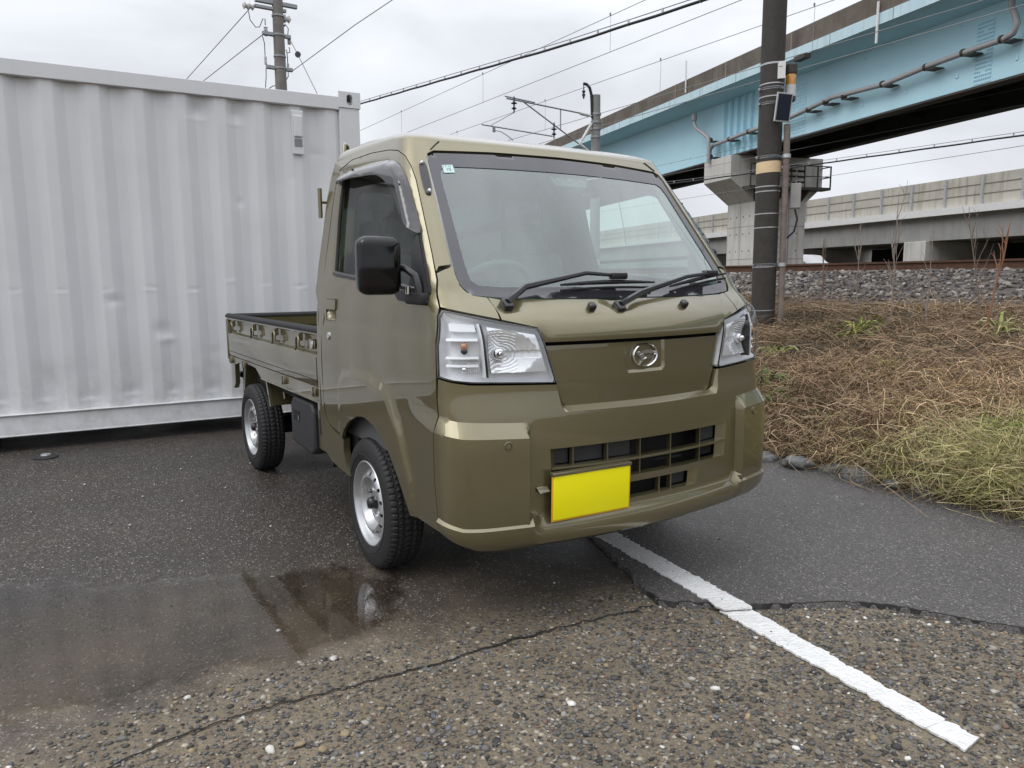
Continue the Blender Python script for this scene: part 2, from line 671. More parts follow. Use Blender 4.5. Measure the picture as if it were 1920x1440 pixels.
def mat_line():
    m, nt, b = new_mat('road_paint_white')
    n1 = noise(nt, 26, 5, .7)
    n2 = noise(nt, 300, 3, .6)
    c = mixc(nt, mrange(nt, n1, .30, .75), (.80, .80, .79), (.66, .66, .65))
    v = N(nt, 'ShaderNodeTexVoronoi', Scale=70.)
    nt.links.new(coord(nt), v.inputs['Vector'])
    vs = nt.nodes.new('ShaderNodeSeparateColor')
    nt.links.new(v.outputs['Color'], vs.inputs[0])
    chip = math_(nt, 'MULTIPLY', mrange(nt, v.outputs['Distance'], .34, .22), mrange(nt, vs.outputs[0], .945, .955))
    c = mixc(nt, chip, c, (.07, .063, .055))
    c = mixc(nt, mrange(nt, noise(nt, 9, 6, .75), .52, .74, 0, .38), c, (.42, .40, .37))
    nt.links.new(c, b.inputs['Base Color'])
    b.inputs['Roughness'].default_value = .55
    v3 = N(nt, 'ShaderNodeTexVoronoi', Scale=75.)
    nt.links.new(coord(nt), v3.inputs['Vector'])
    bump(nt, b, math_(nt, 'ADD', math_(nt, 'ADD', n1, math_(nt, 'MULTIPLY', n2, .4)), math_(nt, 'MULTIPLY', v3.outputs['Distance'], -1.2)), .6, .008)
    return m


LINE = mat_line()
CONC = mat_concrete('pier_concrete', (.50, .49, .455), (.62, .61, .57), .4)
CONC_OLD = mat_concrete('stained_parapet_concrete', (.095, .078, .062), (.17, .145, .12), .6, 1.1, True, (.05, .042, .035))
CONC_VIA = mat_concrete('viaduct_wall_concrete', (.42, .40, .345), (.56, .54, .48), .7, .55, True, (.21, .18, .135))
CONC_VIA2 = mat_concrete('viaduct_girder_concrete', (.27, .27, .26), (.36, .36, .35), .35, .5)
CONC_LT = simple('pale_concrete_ledge', (.74, .74, .73), .8, var=.08)
BLUE = mat_concrete('sky_blue_bridge_paint', (.47, .76, .88), (.52, .80, .91), .12, .4, True, (.40, .65, .76))
BLUE_ST = mat_concrete('rain_streaked_blue_edge', (.46, .66, .74), (.58, .74, .79), .55, 1.2, True, (.30, .40, .42))
STEEL_DK = simple('dark_brown_steel', (.055, .05, .043), .7, var=.2)
DKGREEN = simple('dark_green_steel', (.02, .028, .025), .7, var=.2)
GALV = simple('galvanised_steel', (.30, .31, .32), .45, .6, var=.2, scale=25)
PIPE = simple('grey_plastic_pipe', (.36, .36, .365), .45, var=.12)
WIRE = simple('wire_grey', (.22, .225, .23), .5, .2)
CABLE = simple('black_cable', (.015, .015, .016), .5)
PORC = simple('white_porcelain', (.62, .62, .60), .25, var=.08)
DKPORC = simple('dark_insulator', (.05, .055, .06), .3)
POLE = simple('dark_wet_pole_concrete', (.040, .035, .030), .72, var=.28, scale=14, bumps=.35, bscale=120)
POLE_GR = mat_concrete('grey_pole_concrete', (.15, .145, .135), (.23, .22, .20), .4, 2., True)
MASTC = mat_concrete('mast_concrete', (.19, .19, .185), (.28, .28, .27), .3, 2., True)
BAND = simple('stainless_band', (.45, .45, .45), .35, .8)
WHITE = simple('white_plate', (.72, .72, .70), .5, var=.05)
YELLOW_BAND = simple('faded_yellow_band', (.72, .55, .33), .7, var=.12)
ORANGE = simple('orange_lens', (.55, .24, .03), .25, coat=.6, var=.15)
SOLAR = simple('solar_cells', (.012, .018, .035), .25, var=.2, scale=30)
ALU = simple('aluminium', (.55, .56, .57), .4, .7, var=.06)
RUST = simple('rusty_rail_side', (.085, .040, .022), .8, var=.4, scale=20)
RUSTPIPE = simple('weathered_conduit', (.19, .155, .135), .7, var=.3, scale=10)
BARK = simple('dry_bark', (.17, .125, .095), .85, var=.3, scale=30)
BARK2 = simple('grey_dry_stem', (.24, .20, .17), .85, var=.3, scale=30)
BLACKHOLE = simple('dark_void', (.008, .008, .008), .9)

# =====================================================================
# ground, patch, marking, puddle
# =====================================================================
def nz2(x, y, seed=0, sc=1.0):
    """cheap smooth pseudo-noise in -1..1"""
    x = np.asarray(x) * sc
    y = np.asarray(y) * sc
    s = np.zeros(np.broadcast(x, y).shape)
    r = np.random.default_rng(seed)
    for k in range(7):
        a = r.uniform(0, 2 * math.pi)
        f = r.uniform(.6, 3.2)
        s = s + np.sin((x * math.cos(a) + y * math.sin(a)) * f + r.uniform(0, 6.28)) / (1 + .5 * f)
    return s / 2.6


def emb(x, y):
    """embankment height"""
    x = np.asarray(x, float)
    y = np.asarray(y, float)
    yt = 2.16 + .05 * nz2(x, x * 0, 3, 1.7)
    h = np.interp(y - yt, [-.4, 0, .15, .55, 1.9, 3.9, 6.0, 6.7, 7.0, 20], [-.12, -.01, .05, .13, .30, .52, .80, .84, .84, .84])
    w = np.clip((y - yt) / .5, 0, 1) * np.clip((8.6 - y) / .6, 0, 1)
    return h + w * (.05 * nz2(x, y, 5, 2.2) + .025 * nz2(x, y, 6, 6.))


# big asphalt sheet to the horizon
V = [(-900, -900, 0), (900, -900, 0), (900, 900, 0), (-900, 900, 0)]
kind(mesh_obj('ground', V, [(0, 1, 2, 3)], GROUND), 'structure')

# newer asphalt with a broken edge, 14 mm thick
edge = [(.05, .30), (.168, .26), (.33, .20), (.487, .149), (.62, .11), (.74, .045), (.83, .03), (.91, .001), (.955, .05), (1.01, .12), (1.06, .20), (1.101, .237),
        (1.16, .34), (1.21, .43), (1.27, .53), (1.337, .626), (1.43, .68), (1.55, .745), (1.64, .79), (1.718, .842), (1.85, .93), (2.1, 1.03), (2.6, 1.2), (4.5, 1.8)]


def rough_line(P, step=.012, amp=.006, seed=1):
    P = np.array(P, float)
    d = np.r_[0, np.cumsum(np.linalg.norm(np.diff(P, axis=0), axis=1))]
    s = np.arange(0, d[-1], step)
    Q = np.column_stack([np.interp(s, d, P[:, 0]), np.interp(s, d, P[:, 1])])
    r = np.random.default_rng(seed)
    j = r.normal(0, 1, (len(Q), 2))
    j = (j + np.roll(j, 1, 0) + np.roll(j, -1, 0)) / 1.7
    return Q + j * amp


ed = rough_line(edge, .012, .004, 4)
toe = [(4.5, 2.6), (2.6, 2.42), (1.8, 2.40), (1.145, 2.36), (.65, 2.40), (.19, 2.42), (-.3, 2.35), (-2, 2.4), (-6, 2.4), (-30, 2.4)]
back = [(-30, .32), (-6, .32), (-2, .33)]
poly = ed.tolist() + toe + back
n = len(poly)
mb = MB()
TH = .016
mb.V.append(np.array([(p[0], p[1], TH) for p in poly]))
mb.n = n
mb.F.append(tuple(range(n)))
m = len(ed)
low = np.array([(p[0] + .010, p[1] - .008, -.002) for p in ed])
mb.add(low, [])
for i in range(m - 1):
    mb.F.append((i + 1, i, n + i, n + i + 1))
patch = mb.build('asphalt_patch', PATCH)
kind(patch, 'structure')

# tarry broken edge of the newer asphalt
TAR = simple('tar_edge', (.013, .012, .011), .7, var=.4, scale=60, bumps=.8, bscale=120)
eq = rough_line(edge[6:], .010, .004, 14)
wq = .0035 + .009 * np.abs(nz2(eq[:, 0], eq[:, 1], 19, 9.)) * np.random.default_rng(2).uniform(.5, 1.2, len(eq))
tq = np.gradient(eq, axis=0)
tq /= np.linalg.norm(tq, axis=1)[:, None]
nq = np.column_stack([-tq[:, 1], tq[:, 0]])
kq = len(eq)
Vq = np.vstack([np.column_stack([eq + nq * (wq * .6)[:, None], np.full(kq, TH + .0025)]), np.column_stack([eq - nq * (wq * .2)[:, None], np.full(kq, TH + .002)]), np.column_stack([eq - nq * wq[:, None] * 1.2, np.full(kq, .003)])])
Fq = [f for i in range(kq - 1) for f in ((i, kq + i, kq + i + 1, i + 1), (kq + i, 2 * kq + i, 2 * kq + i + 1, kq + i + 1))]
o = mesh_obj('patch_edge', Vq, Fq, TAR, patch, 60)

# crack line across the old apron (a narrow dark groove strip with raised lips)
CRK = simple('crack_dirt', (.012, .011, .009), .95)
ck = rough_line([(1.25, -2.3), (.90, -1.86), (.817, -1.608), (.80, -1.40), (.83, -1.1), (.849, -.811), (.845, -.6), (.86, -.40), (.885, -.2), (.905, -.01)], .012, .0045, 9)
w = .0028 + .003 * np.abs(nz2(ck[:, 1], ck[:, 0], 11, 9.))
t_ = np.gradient(ck, axis=0)
t_ /= np.linalg.norm(t_, axis=1)[:, None]
nn = np.column_stack([-t_[:, 1], t_[:, 0]])
A = ck + nn * w[:, None]
B = ck - nn * w[:, None]
V = np.vstack([np.column_stack([A, np.full(len(A), .0045)]), np.column_stack([B, np.full(len(A), .0045)])])
F = [(i, i + 1, len(A) + i + 1, len(A) + i) for i in range(len(A) - 1)]
kind(mesh_obj('ground_crack', V, [f[::-1] for f in F], CRK), 'structure')

# painted line: ragged, one strip over the newer asphalt, one over the apron
def strip(L, Rr, z, name, seed):
    a = rough_line(L, .006, .0034, seed)
    b_ = rough_line(Rr, .006, .0034, seed + 1)
    k = min(len(a), len(b_))
    a = a[np.linspace(0, len(a) - 1, k).astype(int)]
    b_ = b_[np.linspace(0, len(b_) - 1, k).astype(int)]
    V = np.vstack([np.column_stack([a, np.full(k, z)]), np.column_stack([b_, np.full(k, z)]),
                   np.column_stack([a, np.full(k, z - .006)]), np.column_stack([b_, np.full(k, z - .006)])])
    F = []
    for i in range(k - 1):
        F += [(k + i, k + i + 1, i + 1, i), (i, i + 1, 2 * k + i + 1, 2 * k + i), (3 * k + i, 3 * k + i + 1, k + i + 1, k + i)]
    F += [(k - 1, 2 * k - 1, 4 * k - 1, 3 * k - 1)]
    return V, F, name


line = thing('painted_line', 'worn white painted parking line running out from under the truck', 'road marking', (1., .2, 0))
for (L, Rr, z, sd) in (([(-3., .55), (.126, .263), (1.088, .133)], [(-3., .66), (.163, .359), (1.138, .233)], TH + .004, 21),
                       ([(1.07, .136), (1.40, .098), (1.935, .035)], [(1.12, .236), (1.30, .208), (1.50, .176), (1.52, .163), (1.58, .166), (1.60, .158), (1.934, .119)], .009, 31)):
    V, F, _ = strip(L, Rr, z, 'x', sd)
    o = mesh_obj('paint_strip', V - np.array([1., .2, 0]), [f[::-1] for f in F], LINE, line)

# puddle: a film of water that thins out to its edge
poly = np.array([(-.62, -2.5), (-.60, -1.98), (-.30, -1.45), (-.19, -1.19), (-.10, -.95), (.02, -.76), (.25, -.70), (.46, -.80), (.53, -.93), (.56, -1.22), (.52, -1.63), (.46, -1.95), (.42, -2.5)])


def inside(poly, x, y):
    poly = np.asarray(poly)
    c = np.zeros(np.shape(x), bool)
    j = len(poly) - 1
    for i in range(len(poly)):
        xi, yi = poly[i]
        xj, yj = poly[j]
        if yi != yj:
            c ^= ((yi > y) != (yj > y)) & (x < (xj - xi) * (y - yi) / (yj - yi) + xi)
        j = i
    return c


def seg_dist(poly, x, y, closed=True):
    poly = np.asarray(poly, float)
    d = np.full(np.shape(x), 1e9)
    n = len(poly)
    for i in range(n if closed else n - 1):
        a = poly[i]
        b_ = poly[(i + 1) % n]
        ab = b_ - a
        t = np.clip(((x - a[0]) * ab[0] + (y - a[1]) * ab[1]) / max(1e-12, ab @ ab), 0, 1)
        d = np.minimum(d, np.hypot(x - a[0] - t * ab[0], y - a[1] - t * ab[1]))
    return d


gx = np.linspace(-.95, .85, 91)
gy = np.linspace(-2.6, -.45, 108)
X, Y = np.meshgrid(gx, gy)
sd_ = seg_dist(poly, X, Y) * np.where(inside(poly, X, Y), 1, -1)
val = np.clip(.5 + sd_ / .30, 0, 1)
V = np.column_stack([X.ravel(), Y.ravel(), np.full(X.size, .0065)])
nx, ny = len(gx), len(gy)
F = np.array([(j * nx + i, j * nx + i + 1, (j + 1) * nx + i + 1, (j + 1) * nx + i) for j in range(ny - 1) for i in range(nx - 1)])
keep = val.ravel()[F].max(1) > .02
kind(fast_mesh('puddle_water', V, F[keep], PUDDLE, col=np.repeat(val.ravel()[:, None], 3, 1)), 'structure')

# ---- pebbles standing out of the old apron ---------------------------------
def ico(sub=0):
    bm = bmesh.new()
    bmesh.ops.create_icosphere(bm, subdivisions=sub + 1, radius=1)
    bm.verts.index_update()
    V = np.array([v.co[:] for v in bm.verts])
    F = np.array([[v.index for v in f.verts] for f in bm.faces])
    bm.free()
    return V, F


ICV, ICF = ico(0)
ICV1, ICF1 = ico(1)


def scatter(P, size, flat, cols, seed, jit=.18, base=(ICV, ICF)):
    r = np.random.default_rng(seed)
    n = len(P)
    BV, BF = base
    V = BV[None] * (1 + r.normal(0, jit, (n, len(BV), 1)))
    V = V * np.stack([r.uniform(.75, 1.25, n), r.uniform(.6, 1., n), np.broadcast_to(flat, n)], 1)[:, None, :] * np.asarray(size)[:, None, None]
    a = r.uniform(0, 6.28, n)
    ti = r.normal(0, .25, n)
    ca, sa = np.cos(a), np.sin(a)
    ct, st = np.cos(ti), np.sin(ti)
    x, y, z = V[..., 0], V[..., 1], V[..., 2]
    x, z = x * ct[:, None] + z * st[:, None], -x * st[:, None] + z * ct[:, None]
    X = x * ca[:, None] - y * sa[:, None]
    Y = x * sa[:, None] + y * ca[:, None]
    V = np.stack([X, Y, z], 2) + np.asarray(P)[:, None, :]
    F = (BF[None] + (np.arange(n) * len(BV))[:, None, None]).reshape(-1, 3)
    col = np.repeat(np.asarray(cols), len(BV), 0)
    return V.reshape(-1, 3), F, col


PCOL = np.array([(.085, .082, .077), (.14, .135, .13), (.20, .185, .16), (.28, .255, .21), (.13, .135, .148), (.20, .125, .085), (.36, .335, .29), (.60, .58, .54), (.05, .048, .047), (.27, .21, .13)])
PW = np.array([.21, .20, .16, .09, .10, .035, .03, .016, .12, .035])


def on_patch(x, y):
    return inside(np.array(ed.tolist() + toe + back), x, y)


def apron_mask(x, y):
    m = (x > .62 + .16 * np.clip((y + .7) / .85, 0, 1) + .08 * nz2(x, y, 15, 4.)) & ~on_patch(x, y)
    # not on the painted line
    ylo = np.interp(x, [1.086, 1.40, 1.935], [.134, .098, .035]) - .008
    yhi = np.interp(x, [1.136, 1.30, 1.5, 1.934], [.233, .208, .176, .119]) + .008
    return m & ~((x > 1.05) & (x < 1.945) & (y > ylo) & (y < yhi))


px_ = rng.uniform(.5, 2.35, 52000)
py_ = rng.uniform(-2.1, 1.35, 52000)
ok = apron_mask(px_, py_) & (rng.random(52000) < .38 + .5 * np.clip((px_ - .75) / .5, 0, 1))
# keep what the camera's neighbourhood can see
ok &= (py_ + 1.79) > -1.3 + 0 * px_
px_, py_ = px_[ok][:27000], py_[ok][:27000]
size = np.clip(rng.lognormal(math.log(.0046), .44, len(px_)), .0020, .016)
ci = rng.choice(len(PCOL), len(px_), p=PW / PW.sum())
cols = PCOL[ci] * rng.uniform(.75, 1.2, (len(px_), 1))
order = np.argsort(-size / np.hypot(np.hypot(px_ - 2.75, py_ + 1.79), 1.15))
big, rest = order[:300], order[300:]
P = np.column_stack([px_, py_, .0012 + size * .05])
flat = rng.uniform(.28, .5, len(px_))
V, F, col = scatter(P[rest], size[rest], flat[rest], cols[rest], 3)
aprn = bpy.data.objects['ground']
o = fast_mesh('pebbles', V, F, STONE, aprn, smooth=True, col=col)
kind(o, 'stuff')
# the largest pebbles, each its own object
pebm = []
for k in range(24):
    c = PCOL[rng.choice(len(PCOL), p=PW / PW.sum())] * rng.uniform(.8, 1.15)
    v, f, cc = scatter(np.zeros((1, 3)), np.ones(1), np.array([rng.uniform(.4, .6)]), c[None], 100 + k, .09, (ICV1, ICF1))
    me = fast_mesh('pebble', v, f, STONE, aprn, smooth=True, col=cc)
    pebm.append(me.data)
    bpy.data.objects.remove(me)
for i in big:
    o = bpy.data.objects.new('pebble', pebm[int(rng.integers(24))])
    C.objects.link(o)
    o.parent = aprn
    o.location = (px_[i], py_[i], .002 + size[i] * .15)
    s = min(float(size[i]), .0115) * 1.1
    o.scale = (s, s, s)
    o.rotation_euler = (rng.normal(0, .15), rng.normal(0, .15), rng.uniform(0, 6.28))

# loose bits lying on the asphalt
lx = rng.uniform(-2.6, .75, 420)
ly = rng.uniform(-2.3, 1.9, 420)
s = np.clip(rng.lognormal(math.log(.004), .45, 420), .002, .011)
lz = np.where(on_patch(lx, ly), TH, 0) + s * .35
cl = np.where(rng.random((420, 1)) < .5, np.array([[.50, .49, .47]]), np.array([[.16, .15, .14]])) * rng.uniform(.7, 1.1, (420, 1))
V, F, col = scatter(np.column_stack([lx, ly, lz]), s, rng.uniform(.5, .8, 420), cl, 8)
kind(fast_mesh('loose_grit', V, F, STONE, aprn, smooth=True, col=col), 'stuff')

# small round reflector stud by the container
st_ = thing('ground_stud', 'small round black ground stud with a pale centre near the container', 'stud', (-3.0, -1.80, 0))
MB().lathe([(.075, 0), (.075, .006), (.062, .016), (.0, .018)], 28).build('base', simple('stud_black', (.02, .02, .022), .4), st_, 40)
MB().lathe([(.032, .016), (.030, .024), (.0, .026)], 20).build('reflector', ALU, st_, 40)

# =====================================================================
# embankment, weeds, ballast, rails
# =====================================================================
gx = np.concatenate([np.linspace(-160, -14, 50), np.linspace(-13.8, 3.4, 200), np.linspace(3.8, 40, 20)])
gy = np.concatenate([np.linspace(1.75, 9.2, 120), np.array([9.6, 12, 20, 40, 120, 800])])
X, Y = np.meshgrid(gx, gy)
Z = emb(X, Y)
Z = np.where(Y > 9.3, .9, Z)
nx, ny = len(gx), len(gy)
F = np.array([(j * nx + i, j * nx + i + 1, (j + 1) * nx + i + 1, (j + 1) * nx + i) for j in range(ny - 1) for i in range(nx - 1)])
kind(fast_mesh('embankment', np.column_stack([X.ravel(), Y.ravel(), Z.ravel()]), F, EARTH, smooth=True), 'structure')


def strands(P, ang, L, lift, curl, wid, cols, seed, tilt=None):
    """flat curved stems as 4-point ribbons"""
    r = np.random.default_rng(seed)
    n = len(P)
    s = np.linspace(0, 1, 5)
    d = np.stack([np.cos(ang), np.sin(ang), np.zeros(n)], 1)
    nl = np.stack([-np.sin(ang), np.cos(ang), np.zeros(n)], 1)
    slope = np.stack([np.zeros(n), np.zeros(n), d[:, 1] * .13], 1)
    up = np.array([0, 0, 1.])
    pts = P[:, None, :] + (d + slope)[:, None, :] * (L[:, None] * s)[:, :, None] + nl[:, None, :] * (curl[:, None] * L[:, None] * np.sin(s * 2.6) ** 2)[:, :, None]
    pts = pts + up * (lift[:, None] * L[:, None] * (s * (1.25 - s)) * 2.2)[:, :, None]
    wv = np.cross(d, up) * .75 + r.normal(0, .5, (n, 3))
    wv /= np.linalg.norm(wv, axis=1)[:, None]
    taper = np.array([1, 1, .9, .7, .3])
    W = wv[:, None, :] * (wid[:, None] * taper)[:, :, None]
    V = np.stack([pts - W, pts + W], 2).reshape(-1, 3)
    k = 10
    base = np.array([(2 * i, 2 * i + 1, 2 * i + 3, 2 * i + 2) for i in range(4)])
    F = (base[None] + (np.arange(n) * k)[:, None, None]).reshape(-1, 4)
    col = np.repeat(cols, k, 0)
    return V, F, col


def in_view(x, y, m0=-.35, m1=.55):
    """the wedge of the bank seen past the truck, with a margin on both sides"""
    dx, dy = x - 2.754, y + 1.788
    a = np.degrees(np.arctan2(dy, dx))
    return (a > 113 - 12) & (a < 133 + 8)


def weed_batch(name, n, ylo, yhi, pal, Lr, lift, wid, seed, mask=None, up=False):
    r = np.random.default_rng(seed)
    y = ylo + (yhi - ylo) * r.random(n * 3) ** 1.25
    x = r.uniform(-8.5, 2.6, n * 3)
    ok = in_view(x, y)
    if mask is not None:
        ok &= mask(x, y, r)
    x, y = x[ok][:n], y[ok][:n]
    n = len(x)
    ang = r.uniform(0, 6.28, n)
    ang = np.where(r.random(n) < .45, r.normal(-1.2, .7, n), ang)      # many hang down the slope
    L = r.uniform(*Lr, n)
    cols = np.array(pal)[r.integers(0, len(pal), n)] * r.uniform(.42, 1.35, (n, 1))  # wide tone spread, its dark strands stand in for shadowed gaps
    # darker brown drifts and paler drifts
    cols = cols * (.86 + .42 * nz2(x, y, 31, 1.6))[:, None]
    P = np.column_stack([x, y, emb(x, y) + r.uniform(-.005, .05, n)])
    keep = P[:, 1] > 2.14 + .05 * nz2(P[:, 0], P[:, 0] * 0, 3, 1.7)
    P, ang, L, cols = P[keep], ang[keep], L[keep], cols[keep]
    n = len(P)
    V, F, col = strands(P, ang, L, r.uniform(*lift, n), r.normal(0, .35, n), r.uniform(*wid, n), cols, seed + 1)
    return V, F, col


def merge(L):
    V, F, Cc, k = [], [], [], 0
    for v, f, c in L:
        V.append(v)
        F.append(f + k)
        Cc.append(c)
        k += len(v)
    return np.vstack(V), np.vstack(F), np.vstack(Cc)


BROWN = [(.33, .215, .12), (.42, .285, .165), (.18, .115, .062), (.52, .39, .245), (.36, .25, .16), (.11, .072, .044), (.25, .165, .09), (.30, .24, .12)]
STRAW = [(.46, .38, .20), (.52, .43, .25), (.40, .35, .16), (.34, .32, .13), (.42, .40, .16)]
GREEN = [(.06, .10, .025), (.09, .13, .035), (.13, .16, .04), (.05, .08, .03)]


def m_straw(x, y, r):
    c = np.exp(-((x - 1.05) / .55) ** 2 - ((y - 2.55) / .55) ** 2)
    return r.random(len(x)) < c + .05 * np.exp(-((y - 6.5) / 1.2) ** 2)


def m_green(x, y, r):
    p = np.clip(nz2(x, y, 41, 2.4) - .25, 0, 1) * .5
    p = p + .9 * np.exp(-((x - 1.15) / .35) ** 2 - ((y - 2.75) / .25) ** 2) + .8 * np.exp(-((x + .9) / .25) ** 2 - ((y - 3.4) / .6) ** 2)
    return r.random(len(x)) < p


def m_dark(x, y, r):
    return r.random(len(x)) < .4 + .6 * (nz2(x, y, 44, 2.) > .1)


def clump():
    """yellow-green grass mound at the foot of the bank"""
    r = np.random.default_rng(66)
    n = 9000
    x = r.normal(1.12, .34, n)
    y = 2.17 + np.abs(r.normal(0, .38, n))
    P = np.column_stack([x, y, emb(x, y) + .10 * np.exp(-((x - 1.15) / .4) ** 2 - ((y - 2.5) / .3) ** 2) * r.random(n)])
    pal = np.array(STRAW + [(.50, .46, .17), (.42, .38, .13), (.58, .50, .27), (.27, .30, .08), (.50, .44, .22)])
    cols = pal[r.integers(0, len(pal), n)] * r.uniform(.40, 1.15, (n, 1))
    return strands(P, r.uniform(0, 6.28, n), r.uniform(.10, .38, n), r.uniform(.15, .8, n), r.normal(0, .45, n), r.uniform(.0010, .0026, n), cols, 67)


def vines():
    """long bent stems lying over the rest"""
    r = np.random.default_rng(68)
    n = 700
    y = r.uniform(2.2, 7.2, n * 3)
    x = r.uniform(-6.5, 2.2, n * 3)
    ok = in_view(x, y)
    x, y = x[ok][:n], y[ok][:n]
    n = len(x)
    P = np.column_stack([x, y, emb(x, y) + r.uniform(0, .06, n)])
    pal = np.array([(.36, .25, .155), (.30, .18, .105), (.42, .32, .21), (.22, .14, .09), (.16, .10, .07)])
    cols = pal[r.integers(0, len(pal), n)] * r.uniform(.7, 1.2, (n, 1))
    return strands(P, r.uniform(0, 6.28, n), r.uniform(.35, .95, n), r.uniform(.10, .42, n), r.normal(0, .5, n), r.uniform(.0020, .0042, n), cols, 69)


weeds = merge([
    weed_batch('a', 36000, 2.14, 7.9, BROWN, (.10, .34), (.08, .60), (.0013, .0034), 51),
    weed_batch('b', 15000, 2.12, 4.3, BROWN, (.08, .34), (.15, .75), (.0012, .0030), 52, m_dark),
    weed_batch('c', 11000, 2.14, 3.6, STRAW, (.10, .40), (.25, .75), (.0010, .0026), 53, m_straw),
    weed_batch('e', 5000, 5.2, 7.8, [(.32, .25, .16), (.24, .18, .105), (.38, .31, .21), (.18, .13, .08)], (.15, .45), (.05, .30), (.0016, .0045), 55),
    clump(), vines(),
    weed_batch('d', 9000, 2.16, 7.6, GREEN, (.04, .16), (.25, .85), (.0018, .0045), 54, m_green),
])
kind(fast_mesh('dry_weeds', weeds[0], weeds[1], VCOL, col=weeds[2]), 'stuff', 'tangle of dry brown weeds and grass covering the bank')

# rounded edging stones along the toe of the bank
edge_st = [(-.28, 2.03, .10), (-.06, 2.09, .12), (.14, 2.12, .10), (.32, 2.13, .12), (.52, 2.12, .09), (.68, 2.14, .08)]
words = ['leftmost edging stone at the foot of the bank, beside the bumper corner', 'second edging stone from the truck, half sunk in the asphalt edge', 'third edging stone from the truck under the brown weeds',
         'fourth edging stone from the truck, bluish grey and flat', 'fifth edging stone from the truck, nearly covered by weeds', 'rightmost edging stone, next to the yellow green grass clump']
for i, (x, y, s) in enumerate(edge_st):
    v, f, cc = scatter(np.zeros((1, 3)), np.ones(1) * s, np.array([.42]), np.array([[.17, .175, .175]]) * rng.uniform(.8, 1.1), 300 + i, .07, ico(2))
    o = fast_mesh('edging_stone', v, f, STONE, smooth=True, col=cc)
    o.location = (x, y, .018)
    tag(o, words[i], 'stone', 'edging stones along the foot of the bank')

# ballast bed with angular stones
prof = [(8.05, .80), (8.25, .90), (9.25, 1.235), (12.6, 1.235), (13.0, 1.20), (15.2, 1.20), (16.2, .9), (16.3, .6)]
V = [(x, y, z) for x in (-140, 40) for (y, z) in prof]
k = len(prof)
F = [(i, i + 1, k + i + 1, k + i) for i in range(k - 1)]
bal = mesh_obj('ballast_bed', V, [f[::-1] for f in F], simple('ballast_dust', (.075, .066, .058), .95, var=.35, scale=30, bumps=.8, bscale=40))
kind(bal, 'structure')
BC = np.array([(.12, .108, .098), (.085, .076, .070), (.16, .145, .13), (.060, .054, .050), (.21, .19, .165), (.115, .088, .068), (.27, .25, .235), (.08, .073, .076)])
n = 9500
x = rng.uniform(-13, 2.5, n)
q = rng.random(n)
y = 8.12 + q * 1.75
ok = in_view(x, y)
x, y = x[ok], y[ok]
z = np.interp(y, [8.05, 8.25, 9.25, 12], [.80, .90, 1.235, 1.235])
n = len(x)
s = np.clip(rng.lognormal(math.log(.031), .28, n), .016, .06)
cols = BC[rng.integers(0, len(BC), n)] * rng.uniform(.7, 1.25, (n, 1))
P = np.column_stack([x, y, z + s * .15])
dist = np.hypot(x - 2.75, y + 1.79)
order = np.argsort(-(s / dist) + 10 * (y > 9.35))
big, rest = order[:300], order[300:]
V, F, col = scatter(P[rest], s[rest], rng.uniform(.55, .85, len(rest)), cols[rest], 61, .22)
kind(fast_mesh('ballast_stones', V, F, STONE, bal, smooth=False, col=col), 'stuff')
bm_ = []
for k in range(16):
    v, f, cc = scatter(np.zeros((1, 3)), np.ones(1), np.array([rng.uniform(.6, .85)]), BC[rng.integers(len(BC))][None] * rng.uniform(.8, 1.2), 400 + k, .2)
    o = fast_mesh('ballast_stone', v, f, STONE, smooth=False, col=cc)
    bm_.append(o.data)
    bpy.data.objects.remove(o)
for i in big:
    o = bpy.data.objects.new('ballast_stone', bm_[int(rng.integers(16))])
    C.objects.link(o)
    o.parent = bal
    o.location = P[i].tolist()
    sc_ = float(s[i]) * 1.05
    o.scale = (sc_, sc_, sc_)
    o.rotation_euler = (rng.normal(0, .4), rng.normal(0, .4), rng.uniform(0, 6.28))

# rails of the near track
RP = [(-.065, 0), (.065, 0), (.065, .012), (.01, .03), (.008, .11), (.034, .125), (.034, .155), (-.034, .155), (-.034, .125), (-.008, .11), (-.01, .03), (-.065, .012)]
for (yr, zr, lab) in ((9.95, 1.255, 'rusty rail nearest the bank, on top of the ballast'), (11.02, 1.255, 'second rail of the near track, behind the nearest rail')):
    o = MB().prism(RP, 'x', -130, 30).build('rail', RUST)
    o.location = (0, yr, zr)
    tag(o, lab, 'rail', 'railway rails')

# =====================================================================
# shipping container
# =====================================================================
CY = R(-3.2)                              # its long side is turned 3 degrees against the truck
# local frame: u along the long side (0 at the right end, negative to the left), v out of the wall towards the camera, z up
cont = thing('shipping_container', 'light grey corrugated steel shipping container behind the truck', 'container', (-3.165, .545, 0), R(-3.2))
L_, W_, ZB, ZT = 6.06, 2.44, .105, 2.60
# in local coords the wall plane is x=0 (outer face of rails), inside is -x, long side runs along -y
pitch_ = .275


def corr(y):
    """depth of the corrugation behind the rail face at position y along the wall (y<=0)"""
    ph = ((y + .265) / pitch_) % 1.0
    return np.interp(ph, [0, .25, .5, .75, 1.], [0, 0, 1, 1, 0]) * .036


brk = (np.arange(-24, 1)[:, None] + np.array([0, .25, .5, .75])).ravel() * pitch_ - .265
y = np.concatenate([np.arange(-L_ + .16, -3.2, .034), np.arange(-3.2, -.158, .0125), brk - .0035, brk + .0035])
y = np.unique(y[(y > -L_ + .15) & (y < -.155)].round(4))
ph_b = (np.floor((y + .265) / pitch_))
z = np.concatenate([np.linspace(ZB + .15, 2.50, 150)])
Yg, Zg = np.meshgrid(y, z)
X = -.022 - corr(Yg)
